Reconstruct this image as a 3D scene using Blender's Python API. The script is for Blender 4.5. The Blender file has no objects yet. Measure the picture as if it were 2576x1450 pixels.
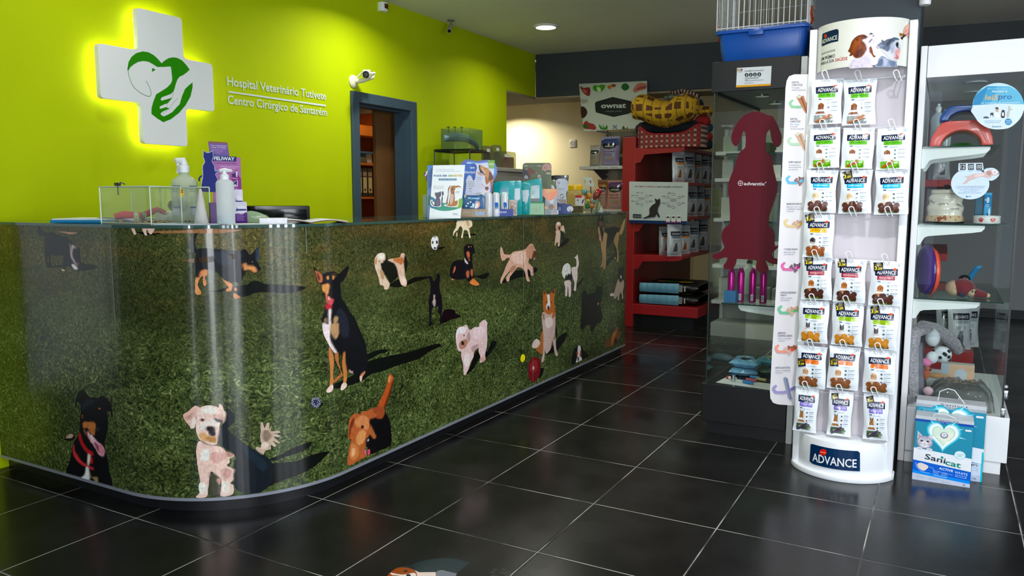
import bpy,bmesh,math,random
from mathutils import Vector,Matrix,noise
from mathutils.geometry import tessellate_polygon
random.seed(7)
SC = bpy.context.scene
COL = bpy.context.collection
# ---------------------------------------------------------------- camera
W,H,F,CH = 2576,1450,1950.0,1.22
YAW,PIT = math.radians(29.1),math.atan(223 / 1950)
FW = Vector((-math.sin(YAW) * math.cos(PIT),math.cos(YAW) * math.cos(PIT),-math.sin(PIT)))
RT = Vector((math.cos(YAW),math.sin(YAW),0))
UP = RT.cross(FW)
CAM = Vector((0,0,CH))
cd = bpy.data.cameras.new('camera'); co = bpy.data.objects.new('camera',cd); COL.objects.link(co)
cd.sensor_width = 36; cd.lens = F / W * 36; cd.clip_start = .05; cd.clip_end = 60
co.matrix_world = Matrix((RT,UP,-FW)).transposed().to_4x4(); co.location = CAM
SC.camera = co
# ---------------------------------------------------------------- view, world, lights
SC.view_settings.view_transform = 'Standard'; SC.view_settings.look = 'None'
SC.view_settings.gamma = 1; SC.view_settings.use_curve_mapping = False
SC.view_settings.exposure = 0.0
SC.cycles.transparent_max_bounces = 24; SC.cycles.max_bounces = 8
SC.cycles.caustics_reflective = False; SC.cycles.caustics_refractive = False
wd = bpy.data.worlds.new('world'); SC.world = wd; wd.use_nodes = True
wd.node_tree.nodes['Background'].inputs[0].default_value = (.62,.76,1,1)
wd.node_tree.nodes['Background'].inputs[1].default_value = .9
def alight(name,loc,to,sx,sy,power,col,spread=180,shape='RECTANGLE'):
    d = bpy.data.lights.new(name,'AREA'); d.shape = shape; d.size = sx; d.size_y = sy
    d.energy = power; d.color = col; d.spread = math.radians(spread)
    o = bpy.data.objects.new(name,d); COL.objects.link(o); o.location = loc
    o.rotation_euler = (Vector(to) - Vector(loc)).to_track_quat('-Z','Y').to_euler()
    return o
DAY = (.90,.95,1.0); WARM = (1.0,.86,.62); LEDW = (1.0,.98,.86)
# daylight through the shop front behind the camera (three glazed bays)
alight('daylight_bay_left',(-1.55,-1.9,1.35),(-1.55,5,1.1),.1,2.1,10,DAY)
alight('daylight_bay_middle',(-.34,-1.9,1.35),(-.34,5,1.1),.09,2.1,46,DAY)
for i,x in enumerate((.8,1.2,1.65,2.15)): alight('daylight_bay_right',(x,-1.9,1.35),(x * .6,5,1.1),(.24,.24,.1,.24)[i],2.1,(12,10,50,14)[i],DAY)
for i,y in enumerate((.7,1.3,1.9,2.5)): alight('daylight_side_bay',(2.9,y,1.35),(-2,y + 1.4,1.0),.22,2.0,20,DAY)
# recessed ceiling lamps, plus unseen fills added for the counter end and back right
for nm,loc,pw,c in (('downlight_wall_far',(-3.03,6.03,2.64),8,LEDW),('downlight_wall_mid',(-3.15,4.2,2.64),13.5,LEDW),
                       ('downlight_wall_near',(-3.05,2.2,2.64),5,LEDW),('downlight_aisle',(-1.0,2.9,2.64),10,LEDW),
                       ('fill_counter_end',(-1.15,4.9,2.64),15,LEDW),('downlight_stand',(.1,2.2,2.64),30,(.93,.96,1)),('downlight_back_room',(-5.1,8.9,2.44),26,(1,.9,.66)),
                       ('downlight_store',(-4.6,5.4,2.5),16,(1,.72,.42)),('downlight_gondola',(-1.3,6.0,2.62),5,LEDW),('fill_back_right',(1.2,8.0,2.6),22,(.9,.95,1))):
    alight(nm,loc,(loc[0],loc[1],0),.16,.16,pw,c,150,'DISK')
def ray(px,py): return FW + RT * ((px - W / 2) / F) - UP * ((py - H / 2) / F)
def PZ(px,py,z):
    d = ray(px,py); t = (z - CH) / d.z; return CAM + d * t
def PY(px,py,y):
    d = ray(px,py); return CAM + d * (y / d.y)
def PX(px,py,x):
    d = ray(px,py); return CAM + d * (x / d.x)
# ---------------------------------------------------------------- colours, materials
def lin(c):
    if isinstance(c,str):
        c = c.lstrip('#'); c = tuple(int(c[i:i + 2],16) / 255 for i in (0,2,4))
    return tuple(((v + .055) / 1.055) ** 2.4 if v > .04045 else v / 12.92 for v in c[:3])
MATS = {}
def mat(name,col='#808080',rough=.5,metal=0,nz=None,bump=None,emit=None,coat=0,spec=.5,sheen=0,sub=0):
    if name in MATS: return MATS[name]
    m = bpy.data.materials.new(name); m.use_nodes = True; nt = m.node_tree; b = nt.nodes['Principled BSDF']
    c = lin(col); b.inputs['Base Color'].default_value = (*c,1)
    b.inputs['Roughness'].default_value = rough; b.inputs['Metallic'].default_value = metal
    b.inputs['Specular IOR Level'].default_value = spec
    if coat: b.inputs['Coat Weight'].default_value = coat; b.inputs['Coat Roughness'].default_value = .06
    if sheen: b.inputs['Sheen Weight'].default_value = sheen
    if emit: b.inputs['Emission Color'].default_value = (*lin(emit[0]),1); b.inputs['Emission Strength'].default_value = emit[1]
    tc = nt.nodes.new('ShaderNodeTexCoord')
    nz = nz or (14,.06)
    n = nt.nodes.new('ShaderNodeTexNoise'); n.inputs['Scale'].default_value = nz[0]; n.inputs['Detail'].default_value = 4
    nt.links.new(tc.outputs['Object'],n.inputs['Vector'])
    r = nt.nodes.new('ShaderNodeMapRange'); r.inputs[1].default_value = .25; r.inputs[2].default_value = .75
    r.inputs[3].default_value = 1 - nz[1]; r.inputs[4].default_value = 1 + nz[1]
    nt.links.new(n.outputs['Fac'],r.inputs[0])
    mx = nt.nodes.new('ShaderNodeVectorMath'); mx.operation = 'SCALE'; mx.inputs[0].default_value = c
    nt.links.new(r.outputs[0],mx.inputs['Scale']); nt.links.new(mx.outputs[0],b.inputs['Base Color'])
    if bump:
        n2 = nt.nodes.new('ShaderNodeTexNoise'); n2.inputs['Scale'].default_value = bump[0]; n2.inputs['Detail'].default_value = 3
        nt.links.new(tc.outputs['Object'],n2.inputs['Vector'])
        bp = nt.nodes.new('ShaderNodeBump'); bp.inputs['Strength'].default_value = bump[1]; bp.inputs['Distance'].default_value = bump[2] if len(bump) > 2 else .002
        nt.links.new(n2.outputs['Fac'],bp.inputs['Height']); nt.links.new(bp.outputs[0],b.inputs['Normal'])
    MATS[name] = m; return m
def attr_mat(name,rough=.5,nz=None,bump=None,coat=0,spec=.5,metal=0,alpha=None):
    """surface whose printed colour is stored per face (attribute Col)"""
    if name in MATS: return MATS[name]
    m = bpy.data.materials.new(name); m.use_nodes = True; nt = m.node_tree; b = nt.nodes['Principled BSDF']
    b.inputs['Roughness'].default_value = rough; b.inputs['Specular IOR Level'].default_value = spec; b.inputs['Metallic'].default_value = metal
    if coat: b.inputs['Coat Weight'].default_value = coat; b.inputs['Coat Roughness'].default_value = .06
    a = nt.nodes.new('ShaderNodeAttribute'); a.attribute_name = 'Col'
    out = a.outputs['Color']; tc = nt.nodes.new('ShaderNodeTexCoord')
    nz = nz or (30,.04,(1,1,1))
    mp = nt.nodes.new('ShaderNodeMapping'); mp.inputs['Scale'].default_value = nz[2]
    nt.links.new(tc.outputs['Object'],mp.inputs[0])
    n = nt.nodes.new('ShaderNodeTexNoise'); n.inputs['Scale'].default_value = nz[0]; n.inputs['Detail'].default_value = 5
    n.inputs['Distortion'].default_value = .6 if len(nz) < 4 else nz[3]
    nt.links.new(mp.outputs[0],n.inputs['Vector'])
    r = nt.nodes.new('ShaderNodeMapRange'); r.inputs[1].default_value = .3; r.inputs[2].default_value = .7
    r.inputs[3].default_value = 1 - nz[1]; r.inputs[4].default_value = 1 + nz[1] * .7
    nt.links.new(n.outputs['Fac'],r.inputs[0])
    mx = nt.nodes.new('ShaderNodeVectorMath'); mx.operation = 'SCALE'
    nt.links.new(out,mx.inputs[0]); nt.links.new(r.outputs[0],mx.inputs['Scale']); nt.links.new(mx.outputs[0],b.inputs['Base Color'])
    if bump:
        n2 = nt.nodes.new('ShaderNodeTexNoise'); n2.inputs['Scale'].default_value = bump[0]; n2.inputs['Detail'].default_value = 2
        nt.links.new(tc.outputs['Object'],n2.inputs['Vector'])
        bp = nt.nodes.new('ShaderNodeBump'); bp.inputs['Strength'].default_value = bump[1]; bp.inputs['Distance'].default_value = bump[2]
        nt.links.new(n2.outputs['Fac'],bp.inputs['Height']); nt.links.new(bp.outputs[0],b.inputs['Normal'])
    MATS[name] = m; return m
def glass_mat(name,tint='#ffffff',refl=1.0,rough=.01,haze=0,hazecol='#ffffff',ior=1.5):
    if name in MATS: return MATS[name]
    m = bpy.data.materials.new(name); m.use_nodes = True; nt = m.node_tree; nt.nodes.clear()
    o = nt.nodes.new('ShaderNodeOutputMaterial'); t = nt.nodes.new('ShaderNodeBsdfTransparent'); t.inputs[0].default_value = (*lin(tint),1)
    g = nt.nodes.new('ShaderNodeBsdfGlossy'); g.inputs['Roughness'].default_value = rough
    # Schlick reflectance of a thin pane, the same from both sides
    ge = nt.nodes.new('ShaderNodeNewGeometry'); dt = nt.nodes.new('ShaderNodeVectorMath'); dt.operation = 'DOT_PRODUCT'
    nt.links.new(ge.outputs['Normal'],dt.inputs[0]); nt.links.new(ge.outputs['Incoming'],dt.inputs[1])
    def M_(op,a,b):
        n = nt.nodes.new('ShaderNodeMath'); n.operation = op
        for i,v in enumerate((a,b)):
            if hasattr(v,'links'): nt.links.new(v,n.inputs[i])
            elif v is not None: n.inputs[i].default_value = v
        return n.outputs[0]
    f5 = M_('POWER',M_('SUBTRACT',1.0,M_('ABSOLUTE',dt.outputs['Value'],None)),5.0)
    mul = M_('MULTIPLY',M_('ADD',M_('MULTIPLY',f5,.9),.03),refl).node
    x = nt.nodes.new('ShaderNodeMixShader'); nt.links.new(mul.outputs[0],x.inputs[0]); nt.links.new(t.outputs[0],x.inputs[1]); nt.links.new(g.outputs[0],x.inputs[2])
    last = x
    if haze:
        d = nt.nodes.new('ShaderNodeBsdfDiffuse'); d.inputs[0].default_value = (*lin(hazecol),1)
        tr = nt.nodes.new('ShaderNodeBsdfTranslucent'); tr.inputs[0].default_value = (*lin(hazecol),1)
        y0 = nt.nodes.new('ShaderNodeMixShader'); y0.inputs[0].default_value = .5
        nt.links.new(d.outputs[0],y0.inputs[1]); nt.links.new(tr.outputs[0],y0.inputs[2])
        y = nt.nodes.new('ShaderNodeMixShader'); y.inputs[0].default_value = haze
        nt.links.new(x.outputs[0],y.inputs[1]); nt.links.new(y0.outputs[0],y.inputs[2]); last = y
    nt.links.new(last.outputs[0],o.inputs[0]); MATS[name] = m; return m
PAPER = attr_mat('printed_paper',.55,spec=.25)
GLOSSP = attr_mat('printed_gloss_card',.3,spec=.3)
# ---------------------------------------------------------------- object helpers
def tag(o,label=None,cat=None,group=None,kind=None):
    if label: o['label'] = label
    if cat: o['category'] = cat
    if group: o['group'] = group
    if kind: o['kind'] = kind
    return o
def thing(name,label,cat,loc=(0,0,0),rz=0,group=None):
    o = bpy.data.objects.new(name,None); COL.objects.link(o); o.location = loc; o.rotation_euler = (0,0,rz)
    o.empty_display_size = .05
    return tag(o,label,cat,group)
def wloc(o):
    v = Vector((0,0,0))
    while o is not None: v += o.location; o = o.parent
    return v
def link_mesh(name,me,m,parent):
    if m is not None and not me.materials: me.materials.append(m)
    o = bpy.data.objects.new(name,me); COL.objects.link(o)
    if parent is not None: o.parent = parent
    return o
class MB:
    """collects shapes (world or local coordinates) into one mesh"""
    def __init__(s): s.bm = bmesh.new()
    def _x(s,vs,M):
        if M is not None:
            for v in vs: v.co = M @ v.co
        return s
    def box(s,x0,x1,y0,y1,z0,z1,M=None):
        r = bmesh.ops.create_cube(s.bm,size=1)['verts']
        for v in r: v.co = Vector(((x0 + x1) / 2 + v.co.x * (x1 - x0),(y0 + y1) / 2 + v.co.y * (y1 - y0),(z0 + z1) / 2 + v.co.z * (z1 - z0)))
        return s._x(r,M)
    def quad(s,a,b,c,d):
        s.bm.faces.new([s.bm.verts.new(p) for p in (a,b,c,d)]); return s
    def prism(s,pts,z0,z1,ax='z',M=None):
        """polygon pts in the plane across ax, extruded from z0 to z1 along ax"""
        def P(p,h): return {'z': (p[0],p[1],h),'y': (p[0],h,p[1]),'x': (h,p[0],p[1])}[ax]
        lo = [s.bm.verts.new(P(p,z0)) for p in pts]; hi = [s.bm.verts.new(P(p,z1)) for p in pts]
        n = len(pts)
        for i in range(n): s.bm.faces.new((lo[i],lo[(i + 1) % n],hi[(i + 1) % n],hi[i]))
        tri = tessellate_polygon([[Vector((p[0],p[1],0)) for p in pts]])
        for t in tri:
            try: s.bm.faces.new([lo[i] for i in t]); s.bm.faces.new([hi[i] for i in t][::-1])
            except ValueError: pass
        return s._x(lo + hi,M)
    def tube(s,pts,r,n=8,close=False,caps=True):
        pts = [Vector(p) for p in pts]; rings = []; N = len(pts)
        rr = r if isinstance(r,(list,tuple)) else [r] * N
        prev = None
        for i,p in enumerate(pts):
            if close: d = pts[(i + 1) % N] - pts[i - 1]
            else: d = pts[min(i + 1,N - 1)] - pts[max(i - 1,0)]
            if d.length < 1e-9: d = Vector((0,0,1))
            d.normalize()
            if prev is None:
                a = Vector((0,0,1)) if abs(d.z) < .9 else Vector((1,0,0))
                u = d.cross(a).normalized()
            else: u = (prev - d * prev.dot(d)).normalized()
            prev = u; w = d.cross(u)
            rings.append([s.bm.verts.new(p + (u * math.cos(k * 2 * math.pi / n) + w * math.sin(k * 2 * math.pi / n)) * rr[i]) for k in range(n)])
        for i in range(N if close else N - 1):
            A,B = rings[i],rings[(i + 1) % N]
            for k in range(n): s.bm.faces.new((A[k],A[(k + 1) % n],B[(k + 1) % n],B[k]))
        if caps and not close: s.bm.faces.new(rings[0][::-1]); s.bm.faces.new(rings[-1])
        return s
    def lathe(s,prof,loc=(0,0,0),n=24,sx=1,sy=1,M=None,caps=True):
        rings = []; allv = []
        for r,z in prof:
            rg = [s.bm.verts.new((loc[0] + sx * r * math.cos(k * 2 * math.pi / n),loc[1] + sy * r * math.sin(k * 2 * math.pi / n),loc[2] + z)) for k in range(n)]
            rings.append(rg); allv += rg
        for A,B in zip(rings,rings[1:]):
            for k in range(n): s.bm.faces.new((A[k],A[(k + 1) % n],B[(k + 1) % n],B[k]))
        if caps: s.bm.faces.new(rings[0][::-1]); s.bm.faces.new(rings[-1])
        return s._x(allv,M)
    def ball(s,c,r,n=12,M=None):
        r = (r,r,r) if not isinstance(r,(tuple,list)) else r
        v = bmesh.ops.create_uvsphere(s.bm,u_segments=n,v_segments=max(6,n * 2 // 3),radius=1)['verts']
        for q in v: q.co = Vector((c[0] + q.co.x * r[0],c[1] + q.co.y * r[1],c[2] + q.co.z * r[2]))
        return s._x(v,M)
    def grid(s,fn,nu,nv,closeu=False):
        """surface fn(u,v) for u,v in 0..1"""
        V = [[s.bm.verts.new(fn(i / nu,j / nv)) for j in range(nv + 1)] for i in range(nu if closeu else nu + 1)]
        L = len(V)
        for i in range(nu):
            for j in range(nv): s.bm.faces.new((V[i][j],V[(i + 1) % L][j],V[(i + 1) % L][j + 1],V[i][j + 1]))
        return s
    def build(s,name,m,parent=None,bevel=0,smooth=None,seg=2,angle=35):
        bm = s.bm
        bmesh.ops.recalc_face_normals(bm,faces=bm.faces)
        if bevel:
            bmesh.ops.dissolve_limit(bm,angle_limit=.01,verts=bm.verts,edges=bm.edges)
            es = [e for e in bm.edges if len(e.link_faces) == 2 and e.calc_face_angle(0) > .6]
            bmesh.ops.bevel(bm,geom=es,offset=bevel,segments=seg,affect='EDGES',profile=.5,clamp_overlap=True)
        off = wloc(parent) if parent is not None else None
        if off is not None:
            for v in bm.verts: v.co -= off
        me = bpy.data.meshes.new(name); bm.to_mesh(me); bm.free()
        if smooth is None: smooth = True
        if smooth:
            me.polygons.foreach_set('use_smooth',[True] * len(me.polygons))
            try: me.set_sharp_from_angle(angle=math.radians(angle))
            except Exception: pass
        return link_mesh(name,me,m,parent)
def rotz(c,a): return Matrix.Translation(Vector(c)) @ Matrix.Rotation(a,4,'Z') @ Matrix.Translation(-Vector(c))
def TRS(loc,rx=0,ry=0,rz=0): return Matrix.Translation(Vector(loc)) @ Matrix.Rotation(rz,4,'Z') @ Matrix.Rotation(ry,4,'Y') @ Matrix.Rotation(rx,4,'X')
def copy_tree(o,loc=None,rz=None,label=None,group=None,parent=None):
    c = o.copy(); COL.objects.link(c); c.parent = parent
    if loc is not None: c.location = loc
    if rz is not None: c.rotation_euler = (0,0,rz)
    if label: c['label'] = label
    if group: c['group'] = group
    for ch in list(o.children): copy_tree(ch,parent=c)
    return c
# ---------------------------------------------------------------- surfaces that carry prints
class Surf:
    """upright surface over a plan path; u runs along the path, v is the height"""
    def __init__(s,pts):
        s.p = [Vector((p[0],p[1])) for p in pts]; s.c = [0]
        for a,b in zip(s.p,s.p[1:]): s.c.append(s.c[-1] + (b - a).length)
    def w(s,u,v,d=0):
        i = 0
        while i < len(s.p) - 2 and u > s.c[i + 1]: i += 1
        a,b = s.p[i],s.p[i + 1]; t = (b - a).normalized(); q = a + t * (u - s.c[i])
        return Vector((q.x + t.y * d,q.y - t.x * d,v))
    def px(s,x,y):
        d = ray(x,y); best = None; D = Vector((d.x,d.y))
        for i,(a,b) in enumerate(zip(s.p,s.p[1:])):
            e = b - a; den = D.x * (-e.y) + e.x * D.y
            if abs(den) < 1e-9: continue
            r = a - Vector((CAM.x,CAM.y)); t = (r.x * (-e.y) + e.x * r.y) / den; k = (D.x * r.y - D.y * r.x) / den
            lo = -9 if i == 0 else -1e-6; hi = 9 if i == len(s.p) - 2 else 1 + 1e-6
            if t > 0 and lo <= k <= hi and (best is None or t < best[0]): best = (t,s.c[i] + k * e.length)
        if best is None:
            if x < W / 2: return (s.c[0],CAM.z)
            a = Vector((XR,YE)); t = XR / d.x; return (s.c[-8] + d.y * t - (YE - .08),CAM.z + d.z * t)
        return (best[1],CAM.z + d.z * best[0])
    def cuts(s): return s.c[1:-1]
class Plane:
    """any flat surface: origin, right and up vectors"""
    def __init__(s,o,U,V):
        s.o = Vector(o); s.U = Vector(U).normalized(); s.V = Vector(V).normalized(); s.N = s.U.cross(s.V).normalized()
    def w(s,u,v,d=0): return s.o + s.U * u + s.V * v + s.N * d
    def px(s,x,y):
        d = ray(x,y); t = (s.o - CAM).dot(s.N) / d.dot(s.N); q = CAM + d * t - s.o
        return (q.dot(s.U),q.dot(s.V))
    def cuts(s): return []
def catmull(pts,k=4,closed=True):
    n = len(pts); out = []
    for i in range(n if closed else n - 1):
        g = lambda j: pts[j % n] if closed else pts[max(0,min(n - 1,j))]
        p0,p1,p2,p3 = g(i - 1),g(i),g(i + 1),g(i + 2)
        for q in range(k):
            t = q / k; t2 = t * t; t3 = t2 * t
            out.append(tuple(.5 * (2 * p1[a] + (p2[a] - p0[a]) * t + (2 * p0[a] - 5 * p1[a] + 4 * p2[a] - p3[a]) * t2 + (3 * p1[a] - p0[a] - 3 * p2[a] + p3[a]) * t3) for a in (0,1)))
    if not closed: out.append(tuple(pts[-1]))
    return out
def fuzz(pts,amp,step):
    out = []; n = len(pts)
    for i in range(n):
        a,b = pts[i],pts[(i + 1) % n]; L = math.hypot(b[0] - a[0],b[1] - a[1]); m = max(1,int(L / step))
        nx,ny = (b[1] - a[1]) / (L or 1),-(b[0] - a[0]) / (L or 1)
        for j in range(m):
            t = j / m; o = random.uniform(-amp,amp)
            out.append((a[0] + (b[0] - a[0]) * t + nx * o,a[1] + (b[1] - a[1]) * t + ny * o))
    return out
def P2(s):
    f = s.replace(',',' ').split(); return [(float(f[i]),float(f[i + 1])) for i in range(0,len(f),2)]
_TC = {}
def text_geo(body,bold=0.0,res=2):
    k = (body,bold,res)
    if k in _TC: return _TC[k]
    c = bpy.data.curves.new('t','FONT'); c.size = 1; c.resolution_u = res; c.offset = bold * .6; c.fill_mode = 'FRONT'
    def geo(t):
        c.body = t; o = bpy.data.objects.new('t',c); COL.objects.link(o)
        bpy.context.view_layer.update(); dg = bpy.context.evaluated_depsgraph_get()
        me = bpy.data.meshes.new_from_object(o.evaluated_get(dg)); vs = [(v.co.x,v.co.y) for v in me.vertices]; fs = [tuple(p.vertices) for p in me.polygons]
        bpy.data.objects.remove(o); bpy.data.meshes.remove(me); return vs,fs
    if 'cap' not in _TC: _TC['cap'] = max(v[1] for v in geo('H')[0])
    cap = _TC['cap']; vs,fs = geo(body)
    x0 = min(v[0] for v in vs); x1 = max(v[0] for v in vs)
    _TC[k] = ([((v[0] - x0) / cap,v[1] / cap) for v in vs],fs,(x1 - x0) / cap)
    return _TC[k]
import numpy as np
def sdist(P,poly):
    """signed distance (inside positive) of points P to a polygon"""
    A = np.array(poly); B = np.roll(A,-1,0); d2 = np.full(len(P),1e9); ins = np.zeros(len(P),bool)
    for a,b in zip(A,B):
        e = b - a; L = (e @ e) or 1e-12; t = np.clip(((P - a) @ e) / L,0,1); q = P - a - t[:,None] * e; d2 = np.minimum(d2,(q * q).sum(1))
        c = (a[1] > P[:,1]) != (b[1] > P[:,1])
        if a[1] != b[1]: ins ^= c & (P[:,0] < (b[0] - a[0]) * (P[:,1] - a[1]) / (b[1] - a[1]) + a[0])
    return np.where(ins,1,-1) * np.sqrt(d2)
class Art:
    """layered flat print on a surface: polygons and lettering with a colour per face"""
    def __init__(s,surf,org=None):
        s.sf = surf; s.bm = bmesh.new(); s.il = s.bm.faces.layers.int.new('ci'); s.gl = s.bm.faces.layers.int.new('gi'); s.cols = []; s.L = 0; s.org = org; s.groups = [None]
    def _c(s,col):
        c = lin(col); y = .3 * c[0] + .6 * c[1] + .1 * c[2]; c = tuple(min(.92,max(0,y + (v - y) * s.SAT) * s.K) for v in c)
        if c not in s.cols: s.cols.append(c)
        return s.cols.index(c)
    def T(s,p):
        """crop pixel -> surface coordinates"""
        if s.org: p = (s.org[0] + p[0] / s.org[2],s.org[1] + p[1] / s.org[2])
        return s.sf.px(*p)
    K = .95; SAT = 1.22
    def soft(s,shapes,step=.0065,blur=.0042,grain=.12):
        """one figure of overlapping shapes whose inner tones run softly into each other"""
        sh = []; bm = bmesh.new(); il = bm.faces.layers.int.new('ci')
        for i,(col,pts,sm,fz) in enumerate(shapes):
            if sm: pts = catmull(pts,sm)
            if fz: pts = fuzz(pts,fz,fz * 1.3)
            pts = [s.T(p) for p in pts]; vs = [bm.verts.new((p[0],p[1],0)) for p in pts]; s.L += 1
            for t in tessellate_polygon([[Vector((p[0],p[1],0)) for p in pts]]):
                try: f = bm.faces.new([vs[k] for k in t]); f[il] = s.L
                except ValueError: pass
            ar = abs(sum(a[0] * b[1] - b[0] * a[1] for a,b in zip(pts,pts[1:] + pts[:1]))) / 2
            sh.append((s.cols[s._c(col)],pts,min(blur,.16 * ar ** .5)))
        for ax,no in ((0,(1,0,0)),(1,(0,1,0))):
            lo = min(v.co[ax] for v in bm.verts); hi = max(v.co[ax] for v in bm.verts); n = int((hi - lo) / step)
            for k in range(1,n + 1):
                at = lo + k * step; bmesh.ops.bisect_plane(bm,geom=bm.verts[:] + bm.edges[:] + bm.faces[:],plane_co=(at,at,0),plane_no=no,dist=1e-7)
        g = len(s.groups); s.groups.append((sh,grain)); mp = {}
        for f in bm.faces:
            vs = []
            for v in f.verts:
                if v not in mp: mp[v] = s.bm.verts.new((v.co.x,v.co.y,f[il]))
                vs.append(mp[v])
            try: q = s.bm.faces.new(vs); q[s.gl] = g
            except ValueError: pass
        bm.free()
    def _shade(s,g,P):
        sh,grain = s.groups[g]; C = None; key,inv = np.unique(np.round(P,5),axis=0,return_inverse=True); inv = inv.ravel(); P = key
        for col,pts,r in sh:
            A_ = np.array(pts); m = ((P > A_.min(0) - 2 * r - .002) & (P < A_.max(0) + 2 * r + .002)).all(1); d = np.full(len(P),-1.)
            if m.any(): d[m] = sdist(P[m],pts)
            a = np.clip(d / (2 * r) + .5,0,1); a = (a * a * (3 - 2 * a))[:,None]; c = np.array(col)[None,:]
            if C is None: C = np.repeat(c,len(P),0); best = d.copy(); continue
            # where nothing earlier covers the point the newer tone stands alone
            lone = (best < 0) & (d > best); C = np.where(lone[:,None],c,C * (1 - a) + c * a); best = np.maximum(best,d)
        n = np.array([noise.noise(Vector((p[0] * 95,p[1] * 60,g))) + .8 * noise.noise(Vector((p[0] * 240,p[1] * 170,g + 9))) for p in P])
        return np.clip(C * (1 + grain * n)[:,None] + .006 * n[:,None] * grain,0,1)[inv]
    def _add(s,pts,col,layer):
        ci = s._c(col); L = s.L if layer is None else layer
        vs = [s.bm.verts.new((p[0],p[1],L)) for p in pts]
        for t in tessellate_polygon([[Vector((p[0],p[1],0)) for p in pts]]):
            try: f = s.bm.faces.new([vs[i] for i in t]); f[s.il] = ci
            except ValueError: pass
    def poly(s,pts,col,px=False,sm=0,fz=0,layer=None):
        if isinstance(pts,str): pts = P2(pts)
        if sm: pts = catmull(pts,sm)
        if fz: pts = fuzz(pts,fz,fz * 1.3)
        if px: pts = [s.T(p) for p in pts]
        s.L += 1; s._add(pts,col,layer); return s
    def line(s,pts,wd,col,px=False,sm=0,closed=False):
        if isinstance(pts,str): pts = P2(pts)
        if sm: pts = catmull(pts,sm,closed)
        if px: pts = [s.T(p) for p in pts]
        s.L += 1; n = len(pts)
        for i in range(n if closed else n - 1):
            a,b = pts[i],pts[(i + 1) % n]; L = math.hypot(b[0] - a[0],b[1] - a[1])
            if L < 1e-7: continue
            nx,ny = -(b[1] - a[1]) / L * wd / 2,(b[0] - a[0]) / L * wd / 2
            ex,ey = (b[0] - a[0]) / L * wd * .2,(b[1] - a[1]) / L * wd * .2
            s._add([(a[0] - ex + nx,a[1] - ey + ny),(a[0] - ex - nx,a[1] - ey - ny),(b[0] + ex - nx,b[1] + ey - ny),(b[0] + ex + nx,b[1] + ey + ny)],col,None)
        return s
    def rect(s,u0,v0,u1,v1,col,r=0,rot=0):
        pts = rrect(u0,v0,u1,v1,r) if r else [(u0,v0),(u1,v0),(u1,v1),(u0,v1)]
        if rot:
            cx,cy = (u0 + u1) / 2,(v0 + v1) / 2; c,q = math.cos(rot),math.sin(rot)
            pts = [(cx + (x - cx) * c - (y - cy) * q,cy + (x - cx) * q + (y - cy) * c) for x,y in pts]
        return s.poly(pts,col)
    def ell(s,c,ru,rv,col,n=20,px=False,rot=0):
        cr,sr = math.cos(rot),math.sin(rot)
        pts = [(c[0] + ru * math.cos(a) * cr - rv * math.sin(a) * sr,c[1] + ru * math.cos(a) * sr + rv * math.sin(a) * cr) for a in [k * 2 * math.pi / n for k in range(n)]]
        return s.poly(pts,col,px)
    def text(s,body,u,v,h,col,wid=None,rot=0,bold=0.0,al='l',ital=0,res=2):
        vs,fs,w0 = text_geo(body,bold,res); sx = (wid / w0) if wid else h
        w = w0 * sx; ox = {'l': 0,'c': -w / 2,'r': -w}[al]; c,q = math.cos(rot),math.sin(rot); ci = s._c(col); s.L += 1
        bv = []
        for x,y in vs:
            X = x * sx + ox + y * h * ital; Y = y * h; bv.append(s.bm.verts.new((u + X * c - Y * q,v + X * q + Y * c,s.L)))
        for f in fs:
            try: g = s.bm.faces.new([bv[i] for i in f]); g[s.il] = ci
            except ValueError: pass
        return s
    def textpx(s,body,p0,p1,hpx,col,bold=0.0,res=2,ital=0):
        a,b = s.T(p0),s.T(p1); t = s.T((p0[0],p0[1] - hpx))
        return s.text(body,a[0],a[1],abs(t[1] - a[1]),col,math.hypot(b[0] - a[0],b[1] - a[1]),math.atan2(b[1] - a[1],b[0] - a[0]),bold,res=res,ital=ital)
    def lines(s,u,v,w,n,dv,th,col,jit=.25):
        """rows of print too small to read"""
        for i in range(n):
            s.L += 0 if i else 1; s._add([(u,v - i * dv),(u + w * (1 - random.random() * jit),v - i * dv),(u + w * (1 - random.random() * jit),v - i * dv + th),(u,v - i * dv + th)],col,None)
        return s
    def build(s,name,m,parent=None,d0=.0006,dz=.00012,us=None,vs=None,clip=None,smooth=False):
        bm = s.bm
        def cut(no,at,clear_in=False,clear_out=False):
            g = bm.verts[:] + bm.edges[:] + bm.faces[:]
            bmesh.ops.bisect_plane(bm,geom=g,plane_co=(at if no[0] else 0,at if no[1] else 0,0),plane_no=no,clear_inner=clear_in,clear_outer=clear_out,dist=1e-7)
        if clip:
            if clip[0] is not None: cut((1,0,0),clip[0],clear_in=True)
            if clip[1] is not None: cut((0,1,0),clip[1],clear_in=True)
            if clip[2] is not None: cut((1,0,0),clip[2],clear_out=True)
            if clip[3] is not None: cut((0,1,0),clip[3],clear_out=True)
        if bm.verts:
            U0 = min(v.co.x for v in bm.verts); U1 = max(v.co.x for v in bm.verts); V0 = min(v.co.y for v in bm.verts); V1 = max(v.co.y for v in bm.verts)
            cu = list(s.sf.cuts()) if us is None else [U0 + (U1 - U0) * i / us for i in range(1,us)]
            for c in cu:
                if U0 < c < U1: cut((1,0,0),c)
            if hasattr(s.sf,'vcuts'):
                for c in s.sf.vcuts():
                    if V0 < c < V1: cut((0,1,0),c)
            elif vs:
                for i in range(1,vs): cut((0,1,0),V0 + (V1 - V0) * i / vs)
        off = wloc(parent) if parent is not None else Vector((0,0,0))
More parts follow.
